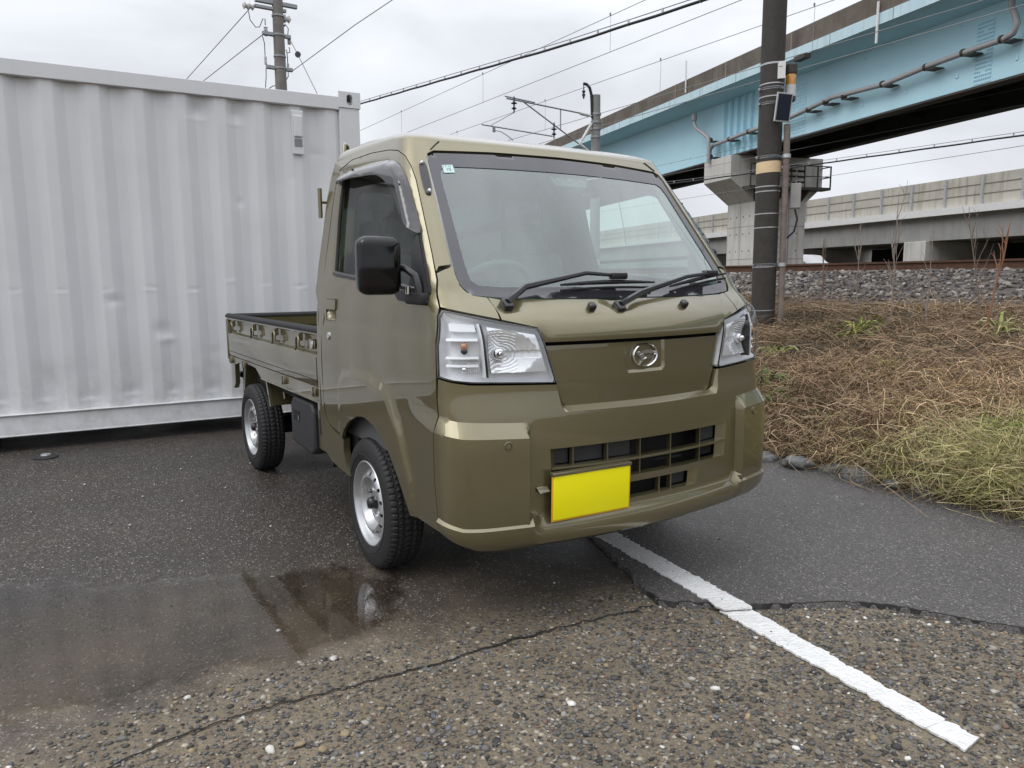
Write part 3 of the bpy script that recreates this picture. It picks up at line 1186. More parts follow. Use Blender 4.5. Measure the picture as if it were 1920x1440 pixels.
# dents: (y, z, size y, size z, depth)
dents = []
rd = np.random.default_rng(5)
for k in range(-10, 0):
    c = -.265 + k * pitch_ + .035
    if rd.random() < .8:
        zc = 1.10 + rd.uniform(-.03, .03) + (.04 if k > -4 else 0)
        dents.append((c + rd.uniform(-.03, .03), zc, rd.uniform(.035, .055), rd.uniform(.006, .010), rd.uniform(.004, .009)))
        dents.append((c + rd.uniform(-.03, .03), zc - .014, .05, .010, -rd.uniform(.002, .006)))
    zc = .315 + rd.uniform(-.015, .015)
    dents.append((c + .10, zc + .035, rd.uniform(.04, .06), .040, rd.uniform(.008, .014)))
    dents.append((c + .10, zc, rd.uniform(.035, .05), .009, -rd.uniform(.012, .018)))
for c, zz, sy, sz, dd in ((-1.22, 2.40, .06, .05, .022), (-.945, 2.40, .055, .045, .020), (-1.22, 2.33, .07, .010, -.008), (-.945, 2.32, .06, .010, -.008), (-.95, 1.75, .03, .03, .010), (-1.55, .80, .055, .05, .016), (-1.52, .73, .05, .025, -.014),
                         (-.26, 1.60, .04, .03, .010), (-1.85, 1.02, .05, .03, .012), (-2.25, .45, .09, .10, .020), (-.55, 1.95, .03, .04, .006), (-1.2, .62, .1, .04, .006), (-.35, 2.15, .06, .03, .007)):
    dents.append((c, zz, sy, sz, dd))
for (c, zz, sy, sz, dd) in dents:
    X = X - .65 * dd * np.exp(-((Yg - c) / sy) ** 2 - ((Zg - zz) / sz) ** 2)
X = X + .0016 * nz2(Yg, Zg, 71, 5.) + .0007 * nz2(Yg, Zg, 72, 19.)
nx, ny = len(y), len(z)
F = np.array([(j * nx + i, j * nx + i + 1, (j + 1) * nx + i + 1, (j + 1) * nx + i) for j in range(ny - 1) for i in range(nx - 1)])
fast_mesh('corrugated_wall', np.column_stack([X.ravel(), Yg.ravel(), Zg.ravel()]), F, CONT, cont, smooth=True)
MB().bbox((-.055, -L_ + .17, 2.50), (0, -.165, ZT), .004).build('top_rail', CONT, cont)
mb = MB().prism([(-.11, ZB), (0.0, ZB), (.004, ZB + .006), (0.0, ZB + .012), (-.012, ZB + .135), (.006, ZB + .150), (-.11, ZB + .162)], 'y', -L_ + .17, -.165)
mb.build('bottom_rail', CONT, cont)
for yy in (-.165, -L_):
    mb = MB()
    mb.bbox((-.13, yy, ZB + .1), (-.002, yy + .165, 2.52), .006)
    mb.build('corner_post', CONT, cont)
# corner castings: box with an oval hole
def casting(y0, z0, up):
    bm = bmesh.new()
    n = 20
    cy, cz = y0 + .089, z0 + .062
    outer = [(y0, z0), (y0 + .178, z0), (y0 + .178, z0 + .122), (y0, z0 + .122)]
    hole = [(cy + .024 * math.cos(a), cz + (.018 if math.sin(a) >= 0 else -.018) + .024 * math.sin(a)) for a in [2 * math.pi * k / n for k in range(n)]]
    pts = [Vector(p) for p in outer + hole]
    eds = [(i, (i + 1) % 4) for i in range(4)] + [(4 + i, 4 + (i + 1) % n) for i in range(n)]
    r = delaunay_2d_cdt(pts, eds, [], 0, 1e-6)
    V, F = [], []
    vs = r[0]
    m_ = len(vs)
    V = [(.006, p[0], p[1]) for p in vs] + [(-.16, p[0], p[1]) for p in vs]
    for f in r[2]:
        c = sum((vs[i] for i in f), Vector((0, 0))) / 3
        if abs(c[0] - cy) < .024 and inside(hole, np.array([c[0]]), np.array([c[1]]))[0]:
            continue
        F.append(tuple(f))
    F += [((i + 1) % 4, i, m_ + i, m_ + (i + 1) % 4) for i in range(4)]
    F += [(4 + i, 4 + (i + 1) % n, m_ + 4 + (i + 1) % n, m_ + 4 + i) for i in range(n)]
    F.append((m_ + 3, m_ + 2, m_ + 1, m_))
    return V, F


for yy in (-.170, -L_ - .006):
    for zz in (2.52, ZB - .01):
        V, F = casting(yy, zz, zz > 1)
        mesh_obj('corner_casting', V, F, CONT, cont)
# ventilator cover
v_ = MB().bbox((-.012, -.545, 2.13), (.004, -.455, 2.46), .006).build('ventilator', CONT, cont)
MB().bbox((.001, -.532, 2.26), (.022, -.468, 2.42), .008).build('hood', CONT, v_)
MB().box((.003, -.530, 2.19), (.008, -.470, 2.245)).build('mesh_screen', simple('vent_mesh', (.25, .25, .26), .7, var=.3, scale=200), v_)
MB().bbox((-.10, -.030, 2.17), (-.03, .004, 2.30), .004).build('lashing_bar', RUSTPIPE, cont)
# roof, right end, back, floor
MB().box((-W_, -L_ + .1, 2.555), (-.05, -.06, 2.575)).build('roof', CONT, cont)
MB().box((-W_, -.06, ZB + .05), (-.13, -.02, 2.55)).build('end_wall', CONT, cont)
MB().box((-W_, -L_ + .02, ZB + .05), (-.13, -L_ + .06, 2.55)).build('end_wall', CONT, cont)
MB().box((-W_, -L_ + .06, ZB + .05), (-W_ + .04, -.06, 2.55)).build('back_wall', CONT, cont)
MB().box((-W_ + .05, -L_ + .07, ZB + .02), (-.12, -.07, ZB + .10)).build('floor', STEEL_DK, cont)
for yy in (-.12, -2.9, -L_ + .1):
    MB().box((-W_ + .1, yy - .1, -.0), (-.25, yy + .1, ZB + .0)).build('support_block', STEEL_DK, cont)

# =====================================================================
# near pole
# =====================================================================
PX_, PY_ = -3.55, 6.02
pole = thing('utility_pole', 'dark wet concrete pole with metal bands beside the front of the truck', 'pole', (PX_, PY_, 0))
lean = -.004


def pz(z):
    return (lean * z, 0, z)


PR = lambda z: .148 - .0035 * z / 2
prof = [(PR(z), z) for z in np.linspace(-.3, 9.5, 20)]
MB().lathe(prof, 32).build('shaft', POLE, pole, 60)
# direction from pole to the viewer, for the things strapped on that side
vd = Vector((2.75 - PX_, -1.79 - PY_, 0)).normalized()
vr = Vector((-vd.y, vd.x, 0))            # to the right as seen from the truck side


def ppt(a, off, z, r=None):
    """point on the pole: a = sideways metres (right +), off = proud of the surface towards the viewer"""
    r_ = PR(z)
    c = math.sqrt(max(0, (r_ + off) ** 2 - min(abs(a), r_ + off) ** 2))
    return vd * c + vr * a + Vector((0, 0, z))


def band(z, h, mat, name='band', wob=.004):
    V, F = [], []
    n = 32
    for j, zz in enumerate((z - h / 2, z + h / 2)):
        for k in range(n):
            a = 2 * math.pi * k / n
            V.append(((PR(z) + .0035) * math.cos(a), (PR(z) + .0035) * math.sin(a), zz + wob * math.cos(a - 1)))
    for j, zz in enumerate((z - h / 2, z + h / 2)):
        for k in range(n):
            a = 2 * math.pi * k / n
            V.append(((PR(z) - .004) * math.cos(a), (PR(z) - .004) * math.sin(a), zz + wob * math.cos(a - 1)))
    for k in range(n):
        k2 = (k + 1) % n
        F += [(k, k2, n + k2, n + k), (2 * n + k, 2 * n + k2, k2, k), (n + k, n + k2, 3 * n + k2, 3 * n + k)]
    return mesh_obj(name, V, F, mat, pole, 40)


def zpix(v):
    """height on this pole, v counted downwards from its visible top"""
    return 4.486 + (0.426 - 4.486) * v / 630.


for v in (119, 155, 178, 343, 352, 394, 420, 495, 579):
    band(zpix(v), .014 if v not in (119,) else .022, BAND)
band(zpix(307), .135, YELLOW_BAND, 'yellow_band', .008)
for v in (163, 190, 288, 491):
    # ratchet straps with slots
    b_ = band(zpix(v), .030, GALV, 'slotted_strap')
    mb = MB()
    for k in range(14):
        p = ppt(-.11 + k * .0165, .006, zpix(v))
        mb.box((-.004, -.004, -.007), (.004, .004, .007), at=p[:])
    mb.build('strap_slots', BLACKHOLE, b_)
    p = ppt(-.135, .012, zpix(v) - .004)
    MB().bbox((-.018, -.018, -.014), (.018, .018, .014), .004, at=p[:]).build('buckle', GALV, b_)
# white number plate
p = ppt(.095, .014, zpix(133))
q = Matrix.Rotation(math.atan2(vd.y, vd.x), 3, 'Z')
MB().bbox((-.004, -.055, -.10), (.004, .055, .10), .003, rot=q, at=p[:]).build('plate', WHITE, pole)
MB().box((.0045, -.025, .035), (.0055, .02, .043), rot=q, at=p[:]).build('plate_print', simple('plate_ink', (.25, .25, .25), .6), pole)
# warning light behind the right edge
lp = vr * .215 - vd * .06
zz = zpix(140)
bl = MB().lathe([(.055, -.10), (.062, -.10), (.062, .02), (.055, .03)], 20, at=(lp.x, lp.y, zz)).build('warning_light', ORANGE, pole, 40)
MB().lathe([(.064, -.235), (.064, -.10)], 20, at=(lp.x, lp.y, zz)).build('white_lens', PORC, bl, 40)
MB().lathe([(.070, .03), (.074, .05), (.074, .135), (.05, .15)], 20, at=(lp.x, lp.y, zz)).build('cap', STEEL_DK, bl, 40)
MB().lathe([(.04, -.30), (.066, -.28), (.066, -.235)], 20, at=(lp.x, lp.y, zz)).build('base', STEEL_DK, bl, 40)
MB().bbox((-.12, -.02, -.02), (.12, .02, .02), .004, rot=Matrix.Rotation(math.atan2(vr.y, vr.x), 3, 'Z'), at=(lp * .6 + Vector((0, 0, zz - .26)))[:]).build('bracket', STEEL_DK, bl)
MB().tube([(lp * .7 + Vector((0, 0, zz + .05)))[:], ppt(.12, .01, zz - .03)[:]], .006).build('stay', GALV, bl)
# solar panel turned to the right
sp = ppt(.14, .10, zpix(203))
sr = Matrix.Rotation(math.atan2(vd.y, vd.x) + .72, 3, 'Z') @ Matrix.Rotation(R(8), 3, 'Y')
so = MB().bbox((-.01, -.115, -.165), (.010, .115, .165), .003, rot=sr, at=sp[:]).build('solar_panel', ALU, pole)
MB().box((.0105, -.098, -.148), (.0125, .098, .148), rot=sr, at=sp[:]).build('cells', SOLAR, so)
MB().tube([sp[:], ppt(.06, .0, zpix(203))[:]], .015).build('bracket', GALV, so)
# conduit on the right side, down to the ground, and its steel box
cx = .195
P = [ppt(cx, .03, z) for z in (4.486 - 4.06 * 230 / 630, 2.9, 2.2, 1.5, .8, .2)]
P = [(vd * .06 + vr * (cx + .004 * k) + Vector((0, 0, p.z)))[:] for k, p in enumerate(P)]
MB().tube(P, .038, 14).build('conduit', RUSTPIPE, pole, 60)
for v in (288, 491):
    z_ = zpix(v)
    MB().lathe([(.052, -.022), (.052, .022)], 18, at=(vd * .06 + vr * (cx + .005) + Vector((0, 0, z_)))[:]).build('clamp', ALU, pole, 40)
bx = vd * (-.02) + vr * .33
MB().bbox((-.06, -.05, -.15), (.06, .05, .15), .006, rot=Matrix.Rotation(math.atan2(vr.y, vr.x), 3, 'Z'), at=(bx + Vector((0, 0, zpix(361))))[:]).build('cable_box', simple('box_grey', (.30, .29, .27), .6, var=.15), pole)
MB().tube([(bx + Vector((0, 0, zpix(386))))[:], (bx + vr * .03 + Vector((0, 0, zpix(405))))[:], (bx + vr * .0 + Vector((0, 0, zpix(428))))[:], (bx - vr * .08 + Vector((0, 0, zpix(440))))[:]], .012).build('flexible_conduit', CABLE, pole, 60)

# =====================================================================
# far pole above the container
# =====================================================================
fx, fy = -16., 3.64
fp = thing('utility_pole', 'grey concrete power pole with crossarms rising behind the container', 'pole', (fx, fy, 0))
MB().lathe([(.17 - .006 * z, z) for z in np.linspace(0, 8.05, 12)], 20).build('shaft', POLE_GR, fp, 60)


def arm(z, a, b, name='crossarm', w=.045, dy=0.):
    MB().bbox((-.05, a, z - w), (.05, b, z + w), .008).build(name, GALV, fp)


def fpz(v):
    return 7.70 + (v) * (5.76 - 7.70) / 165.


def fpy(u):
    return (u - 525) * .0133


arm(fpz(2), fpy(486), fpy(560))
arm(fpz(14), fpy(485), fpy(540), w=.035)
arm(fpz(63), fpy(496), fpy(546), 'bracket_arm', .04)
arm(fpz(127), fpy(500), fpy(547), 'bracket_arm', .04)


def insulator(u, v0, v1, r=.05, mat=PORC, name='insulator'):
    z0, z1 = fpz(v1), fpz(v0)
    prof = []
    k = 6
    for i in range(k):
        zz = z0 + (z1 - z0) * i / k
        prof += [(r * .6, zz), (r, zz + (z1 - z0) / k * .4), (r * .6, zz + (z1 - z0) / k * .9)]
    MB().lathe(prof, 12, at=(-.08, fpy(u), 0)).build(name, mat, fp, 50)


insulator(504, 48, 66)
insulator(545, 58, 75)
insulator(501, 105, 121, .035)
insulator(541, 112, 128, .035)
for (u, v) in ((476, 16), (539, 28)):
    MB().lathe([(.02, -.16), (.09, -.12), (.05, -.07), (.10, -.02), (.05, .03), (.09, .08), (.02, .13)], 14, axis='y', at=(-.02, fpy(u), fpz(v))).build('strain_insulator', PORC, fp, 50)
jump = [((476, 24), (478, 40), (487, 52), (494, 50), (500, 34), (504, 33), (504, 45)), ((498, 66), (501, 80), (501, 104)), ((502, 121), (501, 145), (499, 166)),
        ((540, 36), (533, 45), (536, 60)), ((533, 90), (540, 86), (541, 100), (541, 112)), ((541, 128), (541, 138), (536, 147)), ((545, 80), (546, 90), (540, 92)), ((504, 168), (512, 161), (524, 158)), ((543, 60), (545, 44), (541, 38), (534, 44), (532, 56))]
for J in jump:
    MB().tube([(-.1, fpy(u), fpz(v)) for u, v in J], .011, 6).build('jumper_wire', CABLE, fp, 60)
MB().lathe([(.02, -.02), (.07, -.02), (.07, .02), (.02, .02)], 16, axis='x', at=(0, fpy(558), fpz(94))).build('guy_insulator', DKPORC, fp, 40)
for v in (26, 63, 104, 127):
    MB().lathe([(.145, -.02), (.145, .02)], 20, at=(0, 0, fpz(v))).build('band', GALV, fp, 40)

# ------------------------------------------------------------------ wires
def wire(name, label, P, r, mat=WIRE, sag=0., n=24, group=None, cat='wire'):
    P = [Vector(p) for p in P]
    pts = []
    for a, b in zip(P[:-1], P[1:]):
        for k in range(n):
            t = k / n
            p = a.lerp(b, t)
            p.z -= sag * 4 * t * (1 - t)
            pts.append(p[:])
    pts.append(P[-1][:])
    o = MB().tube(pts, r, 5).build(name, mat, None, 60)
    tag(o, label, cat, group)
    return o


def fw(u, v, x):
    """space point over the yard at the given x, from where it stands behind the container"""
    return (x, (fpy(u)) * 1.0 + fy, fpz(v))


# from the far pole: two lines to the left, one to the right, one guy
wire('power_line', 'thin power line running from the top crossarm down to the left', [(fx, fy + fpy(476), fpz(22)), (-21.3, 2.48, 7.0), (-29.5, 1.75, 6.4)], .010)
wire('power_line', 'second thin power line left of the far pole, from its middle arm', [(fx, fy + fpy(500), fpz(63)), (-19.6, 2.62, 6.6), (-27, 1.2, 6.2)], .010)
wire('power_line', 'thin power line climbing from the far pole to the right edge of the open sky', [(fx, fy + fpy(547), fpz(128)), (-12.7, 4.27, 6.4), (-11.55, 4.6, 6.6), (-6, 6.2, 7.4)], .009)
wire('guy_wire', 'thin slanting guy wire with a round insulator right of the far pole', [(fx, fy + fpy(543), fpz(64)), (fx, fy + fpy(558), fpz(94)), (fx, fy + fpy(597), fpz(180)), (fx, fy + fpy(640), fpz(330))], .008)

# overhead line of the near track: contact wire, messenger and droppers
XA, XB = -75., 14.


def cat_pair(yc, zc, zm, drops, r, lab, sway=0.):
    wire('contact_wire', 'straight contact wire ' + lab, [(XA, yc, zc + .15), (XB, yc, zc - .05)], r, n=2)
    m_ = wire('messenger_wire', 'messenger wire with thin droppers ' + lab, [(XA, yc, zm + .1), (XB, yc, zm - .1)], r, n=2)
    for x in drops:
        MB().tube([(x, yc, zc), (x + .02, yc, zm + .01)], r * .55, 5).build('dropper', WIRE, m_)
        MB().lathe([(.02, -.03), (.02, .03)], 8, at=(x, yc, zm)).build('dropper_clip', WIRE, m_)


cat_pair(10.5, 6.62, 7.50, [-24.2, -18.1, -12.0, -6.0, 0., -30.2, -36.2], 0.0085, 'over the near track')
cat_pair(13.21, 6.15, 7.12, [-24.8, -18.6, -13.1, -8.3, -4.0, -31, -37], 0.0085, 'over the far track')
wire('feeder_wire', 'single plain wire behind the catenary mast, below the other lines', [(-60, 18.4, 7.15), (14, 18.0, 7.5)], .012, n=2)

# thick dark bundled cable on a carrier wire with spiral hangers
def bundle(name, label, P, r, hang, mat=CABLE, lift=.085, clipmat=BAND):
    P = [Vector(p) for p in P]
    d = [0]
    for a, b in zip(P[:-1], P[1:]):
        d.append(d[-1] + (b - a).length)
    tot = d[-1]

    def at(s):
        s = max(0, min(tot - 1e-6, s))
        for i in range(len(d) - 1):
            if s <= d[i + 1]:
                return P[i].lerp(P[i + 1], (s - d[i]) / (d[i + 1] - d[i]))
    nn = int(tot / .4)
    ss = [tot * k / nn for k in range(nn + 1)]
    o = MB().tube([(at(s) - Vector((0, 0, .010 * math.sin(s / hang * 6.28) ** 2)))[:] for s in ss], r, 8).build(name, mat, None, 60)
    tag(o, label, 'cable')
    MB().tube([(at(s) + Vector((0, 0, lift)))[:] for s in ss], r * .35, 5).build('carrier_wire', WIRE, o, 60)
    k = 0
    s = hang / 2
    mb = None
    while s < tot:
        p = at(s)
        MB().tube([(p + Vector((0, 0, -r)))[:], (p + Vector((0, 0, lift + r * .4)))[:]], r * .75, 6).build('hanger', clipmat, o, 60)
        s += hang
    return o


bundle('bundled_cable', 'thick black cable hung under a carrier wire, crossing the sky above the roof', [(-62, 15.5, 13.8), (-34, 10.6, 9.2), (-24.97, 9., 7.705), (-17, 8.9, 6.95), (-11.8, 9., 6.512), (-7.55, 9., 6.213), (-2, 9.1, 6.0)], .030, 1.0)
bundle('bundled_cable', 'black cable with pale clips passing behind the pole and in front of the bridge pier', [(-80, 19., 7.2), (-40, 19.6, 5.6), (-18.6, 20, 4.90), (-12, 20, 4.82), (-6.9, 20, 4.77), (4, 20, 4.9)], .024, 1.02)
for i, (z0, z1, w) in enumerate(((6.1, 6.1, 'upper'), (5.45, 5.5, 'middle'), (3.9, 4.0, 'lower'))):
    wire('distant_wire', w + ' faint wire against the white sky under the bridge', [(-60, 30, z0 + 1.2), (-3, 30, z1 + 2.2)], .010, n=2)

# =====================================================================
# catenary mast behind the tracks
# =====================================================================
mx, my = -20.6, 17.0
mast = thing('catenary_mast', 'grey concrete overhead line mast with a cantilever arm above the cab roof', 'mast', (mx, my, 0))
MB().lathe([(.215 - .006 * z, z) for z in np.linspace(.5, 8.15, 10)], 22).build('shaft', MASTC, mast, 60)
MB().lathe([(.212, 1.72), (.212, 1.95)], 22).build('yellow_band', YELLOW_BAND, mast, 40)
for z_ in (7.45, 7.15, 6.6, 6.9):
    MB().lathe([(.20, z_ - .04), (.20, z_ + .04)], 22).build('band', GALV, mast, 40)
# hook bracket
MB().tube([(0, -.18, 7.30), (0, -.21, 7.9), (0, -.23, 8.15), (0, -.31, 8.38), (0, -.45, 8.49), (0, -.60, 8.50)], .055, 10).build('hook_bracket', DKGREEN, mast, 60)
MB().lathe([(.025, 7.95), (.04, 8.02), (.07, 8.10), (.035, 8.14), (.07, 8.22), (.025, 8.28), (.02, 8.48)], 12, at=(0, -.60, 0)).build('insulator', DKPORC, mast, 50)
# cantilever
MB().tube([(0, -.75, 7.41), (0, -4.05, 7.555)], .030, 8).build('top_tube', GALV, mast)
MB().tube([(0, -2.84, 7.55), (0, -4.12, 7.62)], .024, 8).build('top_tube', GALV, mast)
MB().tube([(0, -.20, 7.37), (0, -.30, 7.37), (0, -.32, 7.37), (0, -.76, 7.40)], [.03, .03, .06, .06], 10).build('long_insulator', PORC, mast, 50)
MB().tube([(0, -3.30, 7.50), (0, -.80, 6.275)], .026, 8).build('brace_tube', GALV, mast)
MB().tube([(0, -.82, 6.28), (0, -.36, 6.05), (0, -.34, 6.04), (0, -.18, 5.97)], [.06, .06, .03, .03], 10).build('long_insulator', PORC, mast, 50)
MB().tube([(0, -.18, 7.10), (0, -.26, 7.02), (0, -.55, 6.60), (0, -.75, 6.32)], [.03, .055, .055, .03], 10).build('stay_tube', PORC, mast)
MB().tube([(0, -1.68, 7.45), (0, -1.68, 6.70)], .024, 8).build('drop_tube', GALV, mast)


def disc_ins(y_, z_, par):
    MB().lathe([(.02, -.42), (.03, -.30), (.10, -.26), (.03, -.20), (.03, -.12), (.12, -.08), (.03, -.02), (.04, .08), (.02, .16)], 14, at=(0, y_, z_)).build('disc_insulator', DKPORC, par, 50)


disc_ins(-3.74, 7.50, mast)
disc_ins(-1.98, 6.78, mast)
MB().tube([(0, -2.05, 6.44), (0, -5.09, 6.55)], .024, 8).build('registration_tube', GALV, mast)
MB().tube([(0, -3.74, 7.10), (0, -4.72, 6.56)], .012, 6).build('stay_wire', WIRE, mast)
MB().bbox((-.03, -4.64, 6.34), (.03, -4.54, 6.52), .01).build('clamp', GALV, mast)
MB().tube([(0, -4.55, 6.40), (0, -4.32, 6.39), (0, -4.08, 6.30), (0, -3.79, 6.14)], .016, 6).build('steady_arm', GALV, mast)

# =====================================================================
# sky-blue steel overpass on a concrete pier
# =====================================================================
HD = R(164.5)
ov_o = Vector((2.754, -1.788, 0)) + 24 * Vector((math.sin(HD), -math.cos(HD), 0))
# local frame: +X along the bridge to the right (towards the camera side), +Y away from the viewer
ov = thing('overpass', 'sky blue steel girder overpass with brown stained concrete parapet', 'bridge', ov_o[:], R(-15.5))


def ovl(u_):
    return u_


XL, XR = -170., 40.
gr = .022        # the deck climbs to the left


def zg(x, z):
    return z - gr * x


ZF = 7.82       # underside of the girder
ZW = 10.02      # web meets deck overhang
def quad_strip(name, mat, P0, P1, par, nseg=26, smooth=None):
    """P0,P1: lists of (y,z) profile; grade added; swept along X"""
    V, F = [], []
    xs = np.linspace(XL, XR, nseg)
    k = len(P0)
    for x_ in xs:
        for (yy, zz, g) in P0:
            V.append((x_, yy, zz - g * gr * x_))
    for i in range(len(xs) - 1):
        for j in range(k - 1):
            a = i * k + j
            F.append((a, a + 1, a + k + 1, a + k))
    return mesh_obj(name, V, F, mat, par, smooth)


# profile points: (y, z, grade factor)
quad_strip('girder_web', BLUE, [(0, ZF + .05, 0), (0, ZW, 1)], None, ov)
quad_strip('bottom_flange', STEEL_DK, [(.45, ZF + .05, 0), (.45, ZF - .03, 0), (-.14, ZF - .03, 0), (-.14, ZF + .05, 0), (0, ZF + .05, 0)], None, ov)
quad_strip('deck_soffit', BLUE, [(-.001, ZW, 1), (-1.6, ZW + .20, 1), (-1.62, ZW + .20, 1)], None, ov)
quad_strip('edge_beam', BLUE_ST, [(-1.6, ZW + .20, 1), (-1.66, ZW + .20, 1), (-1.66, ZW + .62, 1), (-1.50, ZW + .64, 1)], None, ov)
quad_strip('parapet', CONC_OLD, [(-1.60, ZW + .60, 1), (-1.60, ZW + 1.42, 1), (-1.38, ZW + 1.42, 1), (-1.38, ZW + .4, 1)], None, ov)
quad_strip('parapet', CONC_OLD, [(5.6, ZW + .4, 1), (5.6, ZW + 1.42, 1), (5.85, ZW + 1.42, 1), (5.85, ZW, 1)], None, ov)
quad_strip('deck', STEEL_DK, [(5.85, ZW + .4, 1), (-1.5, ZW + .4, 1)], None, ov)
quad_strip('far_girder', DKGREEN, [(4.2, ZW, 1), (4.2, ZF + .1, 0), (3.9, ZF + .1, 0), (3.9, ZF, 0), (4.5, ZF, 0), (4.5, ZF + .1, 0)], None, ov)
quad_strip('deck_underside', DKGREEN, [(0.02, ZW - .02, 1), (4.2, ZW - .02, 1), (5.85, ZW + .1, 1)], None, ov)
for x_ in np.arange(-60, 36, 3.2):
    MB().box((x_ - .02, .05, ZF + .5), (x_ + .02, 4.15, ZF + 1.7)).build('cross_frame', DKGREEN, ov)
# parapet joints
for x_ in np.arange(-56, 30, 5.2):
    MB().box((x_ - .035, -1.615, ZW + .62 - gr * x_), (x_ + .035, -1.59, ZW + 1.425 - gr * x_)).build('parapet_joint', simple('joint_filler', (.26, .23, .20), .9), ov)
for x_ in np.arange(-58, 30, 3.4):
    MB().box((x_ - .012, -1.664, ZW + .20 - gr * x_), (x_ + .012, -1.655, ZW + .62 - gr * x_)).build('edge_joint', STEEL_DK, ov)


# stiffener ribs over the pier
xr0 = -37.474
for k in range(5):
    x_ = xr0 + k * .62
    MB().box((x_ - .02, -.20, ZF + .05), (x_ + .02, 0., ZW - gr * x_)).build('stiffener', BLUE, ov)
# bolt-like lugs in rows
bolts = MB()
lug = []
for u_ in np.arange(-46, 22, 2.35):
    for zz in (ZF + .62, ZW - .28 - gr * u_):
        MB().bbox((u_ - .05, -.035, zz - .07), (u_ + .05, .0, zz + .07), .01).build('lug', BLUE, ov)
# splice plates with bolt heads
for (xa, xb) in ((-32.105, -30.843), (-21.784, -21.096)):
    spl = MB().box((xa, -.018, ZF + .12), (xb, 0, ZW - .35 - gr * xa)).build('splice_plate', BLUE, ov)
    mb = MB()
    for i in range(8):
        for j in range(15):
            if i in (3, 4) and j % 5 == 2:
                continue
            xx = xa + (xb - xa) * (i + .5) / 8
            zz = ZF + .2 + (ZW - .45 - gr * xa - ZF - .2) * (j + .5) / 15
            mb.box((xx - .028, -.04, zz - .028), (xx + .028, -.018, zz + .028))
    o = mb.build('bolt_heads', simple('bolt_blue', (.38, .64, .76), .6), spl)
    o['kind'] = 'stuff'
# drain pipes along the girder
p1 = MB().tube([(-39.65, -0.75, 10.35), (-39.64, -0.75, 10.05), (-39.39, -0.75, 9.73), (-38.68, -0.75, 9.34), (-38.10, -0.75, 9.00), (-38.03, -0.75, 8.64), (-38.03, -0.75, 7.60)], .10, 10).build('downpipe', PIPE, ov, 60)
p2 = MB().tube([(-38.41, -0.42, 7.84), (-38.44, -0.42, 8.38), (-38.06, -0.42, 8.61), (-37.31, -0.42, 8.62), (-34.93, -0.42, 8.73), (-31.57, -0.42, 8.75), (-28.60, -0.42, 9.04), (-25.53, -0.42, 8.88), (-23.45, -0.42, 9.02), (-21.95, -0.42, 9.06), (-20.40, -0.42, 9.07), (-20.03, -0.42, 9.16), (-19.90, -0.42, 9.43), (-20.02, -0.42, 9.77), (-20.16, -0.42, 10.01), (-20.19, -0.42, 10.35)], .105, 10).build('drain_pipe', PIPE, ov, 60)
MB().tube([(-39.67, -0.75, 10.59), (-39.65, -0.75, 10.23)], .15, 10).build('hopper', PIPE, ov, 60)
for a in [(-36.49, -0.42, 8.65), (-34.74, -0.42, 8.72), (-30.13, -0.42, 8.84), (-29.00, -0.42, 8.92), (-27.86, -0.42, 8.90), (-25.67, -0.42, 8.90), (-23.55, -0.42, 9.00), (-21.93, -0.42, 9.07), (-20.44, -0.42, 9.09), (-38.41, -0.42, 8.93), (-38.36, -0.42, 8.04)]:
    a = Vector(a)
    b_ = MB().lathe([(.135, -.05), (.135, .05)], 14, axis='x', at=a[:]).build('pipe_clamp', STEEL_DK, ov, 40)
    MB().box((a.x + .05, -.5, a.z - .15), (a.x + .5, -.05, a.z - .11)).build('bracket', STEEL_DK, b_)
# lamp-like post and small bracket on the parapet
x_ = -24.711
MB().tube([(x_, -1.72, 10.074), (x_, -1.72, 11.589)], .05, 8).build('marker_post', CONC_LT, ov)
x_ = -39.036
MB().tube([(x_, -1.72, 11.566), (x_, -1.72, 13.269)], .045, 8).build('marker_post', CONC_LT, ov)
x_ = -28.973
MB().box((x_ - .35, -1.95, 10.627), (x_ + .35, -1.61, 10.808)).build('drain_box', STEEL_DK, ov)

# pier
pier = thing('bridge_pier', 'pale concrete T shaped pier carrying the blue overpass behind the pole', 'pier', ov_o[:], R(-15.5))
PXa, PXb = -38.66, -36.0
MB().bbox((PXa, 1.0, 0.2), (PXb, 4.3, 5.45), .04).build('column', CONC, pier)
MB().prism([(-.6, ZF - .06), (-.6, 6.53), (1.02, 5.35), (4.28, 5.35), (5.3, 6.2), (5.3, ZF - .06)], 'x', PXa - .003, PXb + .003).build('cap_beam', CONC, pier)
th = simple('tie_hole', (.08, .078, .072), .9)
for i in range(4):
    for j in range(4):
        MB().lathe([(.045, -.003), (.045, .006)], 10, axis='y', at=(PXa + .35 + i * .62, .996, 1.75 + j * .95)).build('tie_hole', th, pier)
        MB().lathe([(.045, -.006), (.045, .003)], 10, axis='x', at=(PXb + .004, 1.5 + i * .75, 1.75 + j * .95)).build('tie_hole', th, pier)
smd = simple('seam_dark', (.19, .185, .17), .9)
for zz in (2.25, 4.05):
    MB().box((PXa + .03, .994, zz - .012), (PXb - .03, 1.002, zz + .012)).build('formwork_seam', smd, pier)
    MB().box((PXb - .002, 1.03, zz - .012), (PXb + .006, 4.27, zz + .012)).build('formwork_seam', smd, pier)
MB().box((PXa + 1.32, .994, .4), (PXa + 1.34, 1.002, 5.3)).build('formwork_seam', smd, pier)
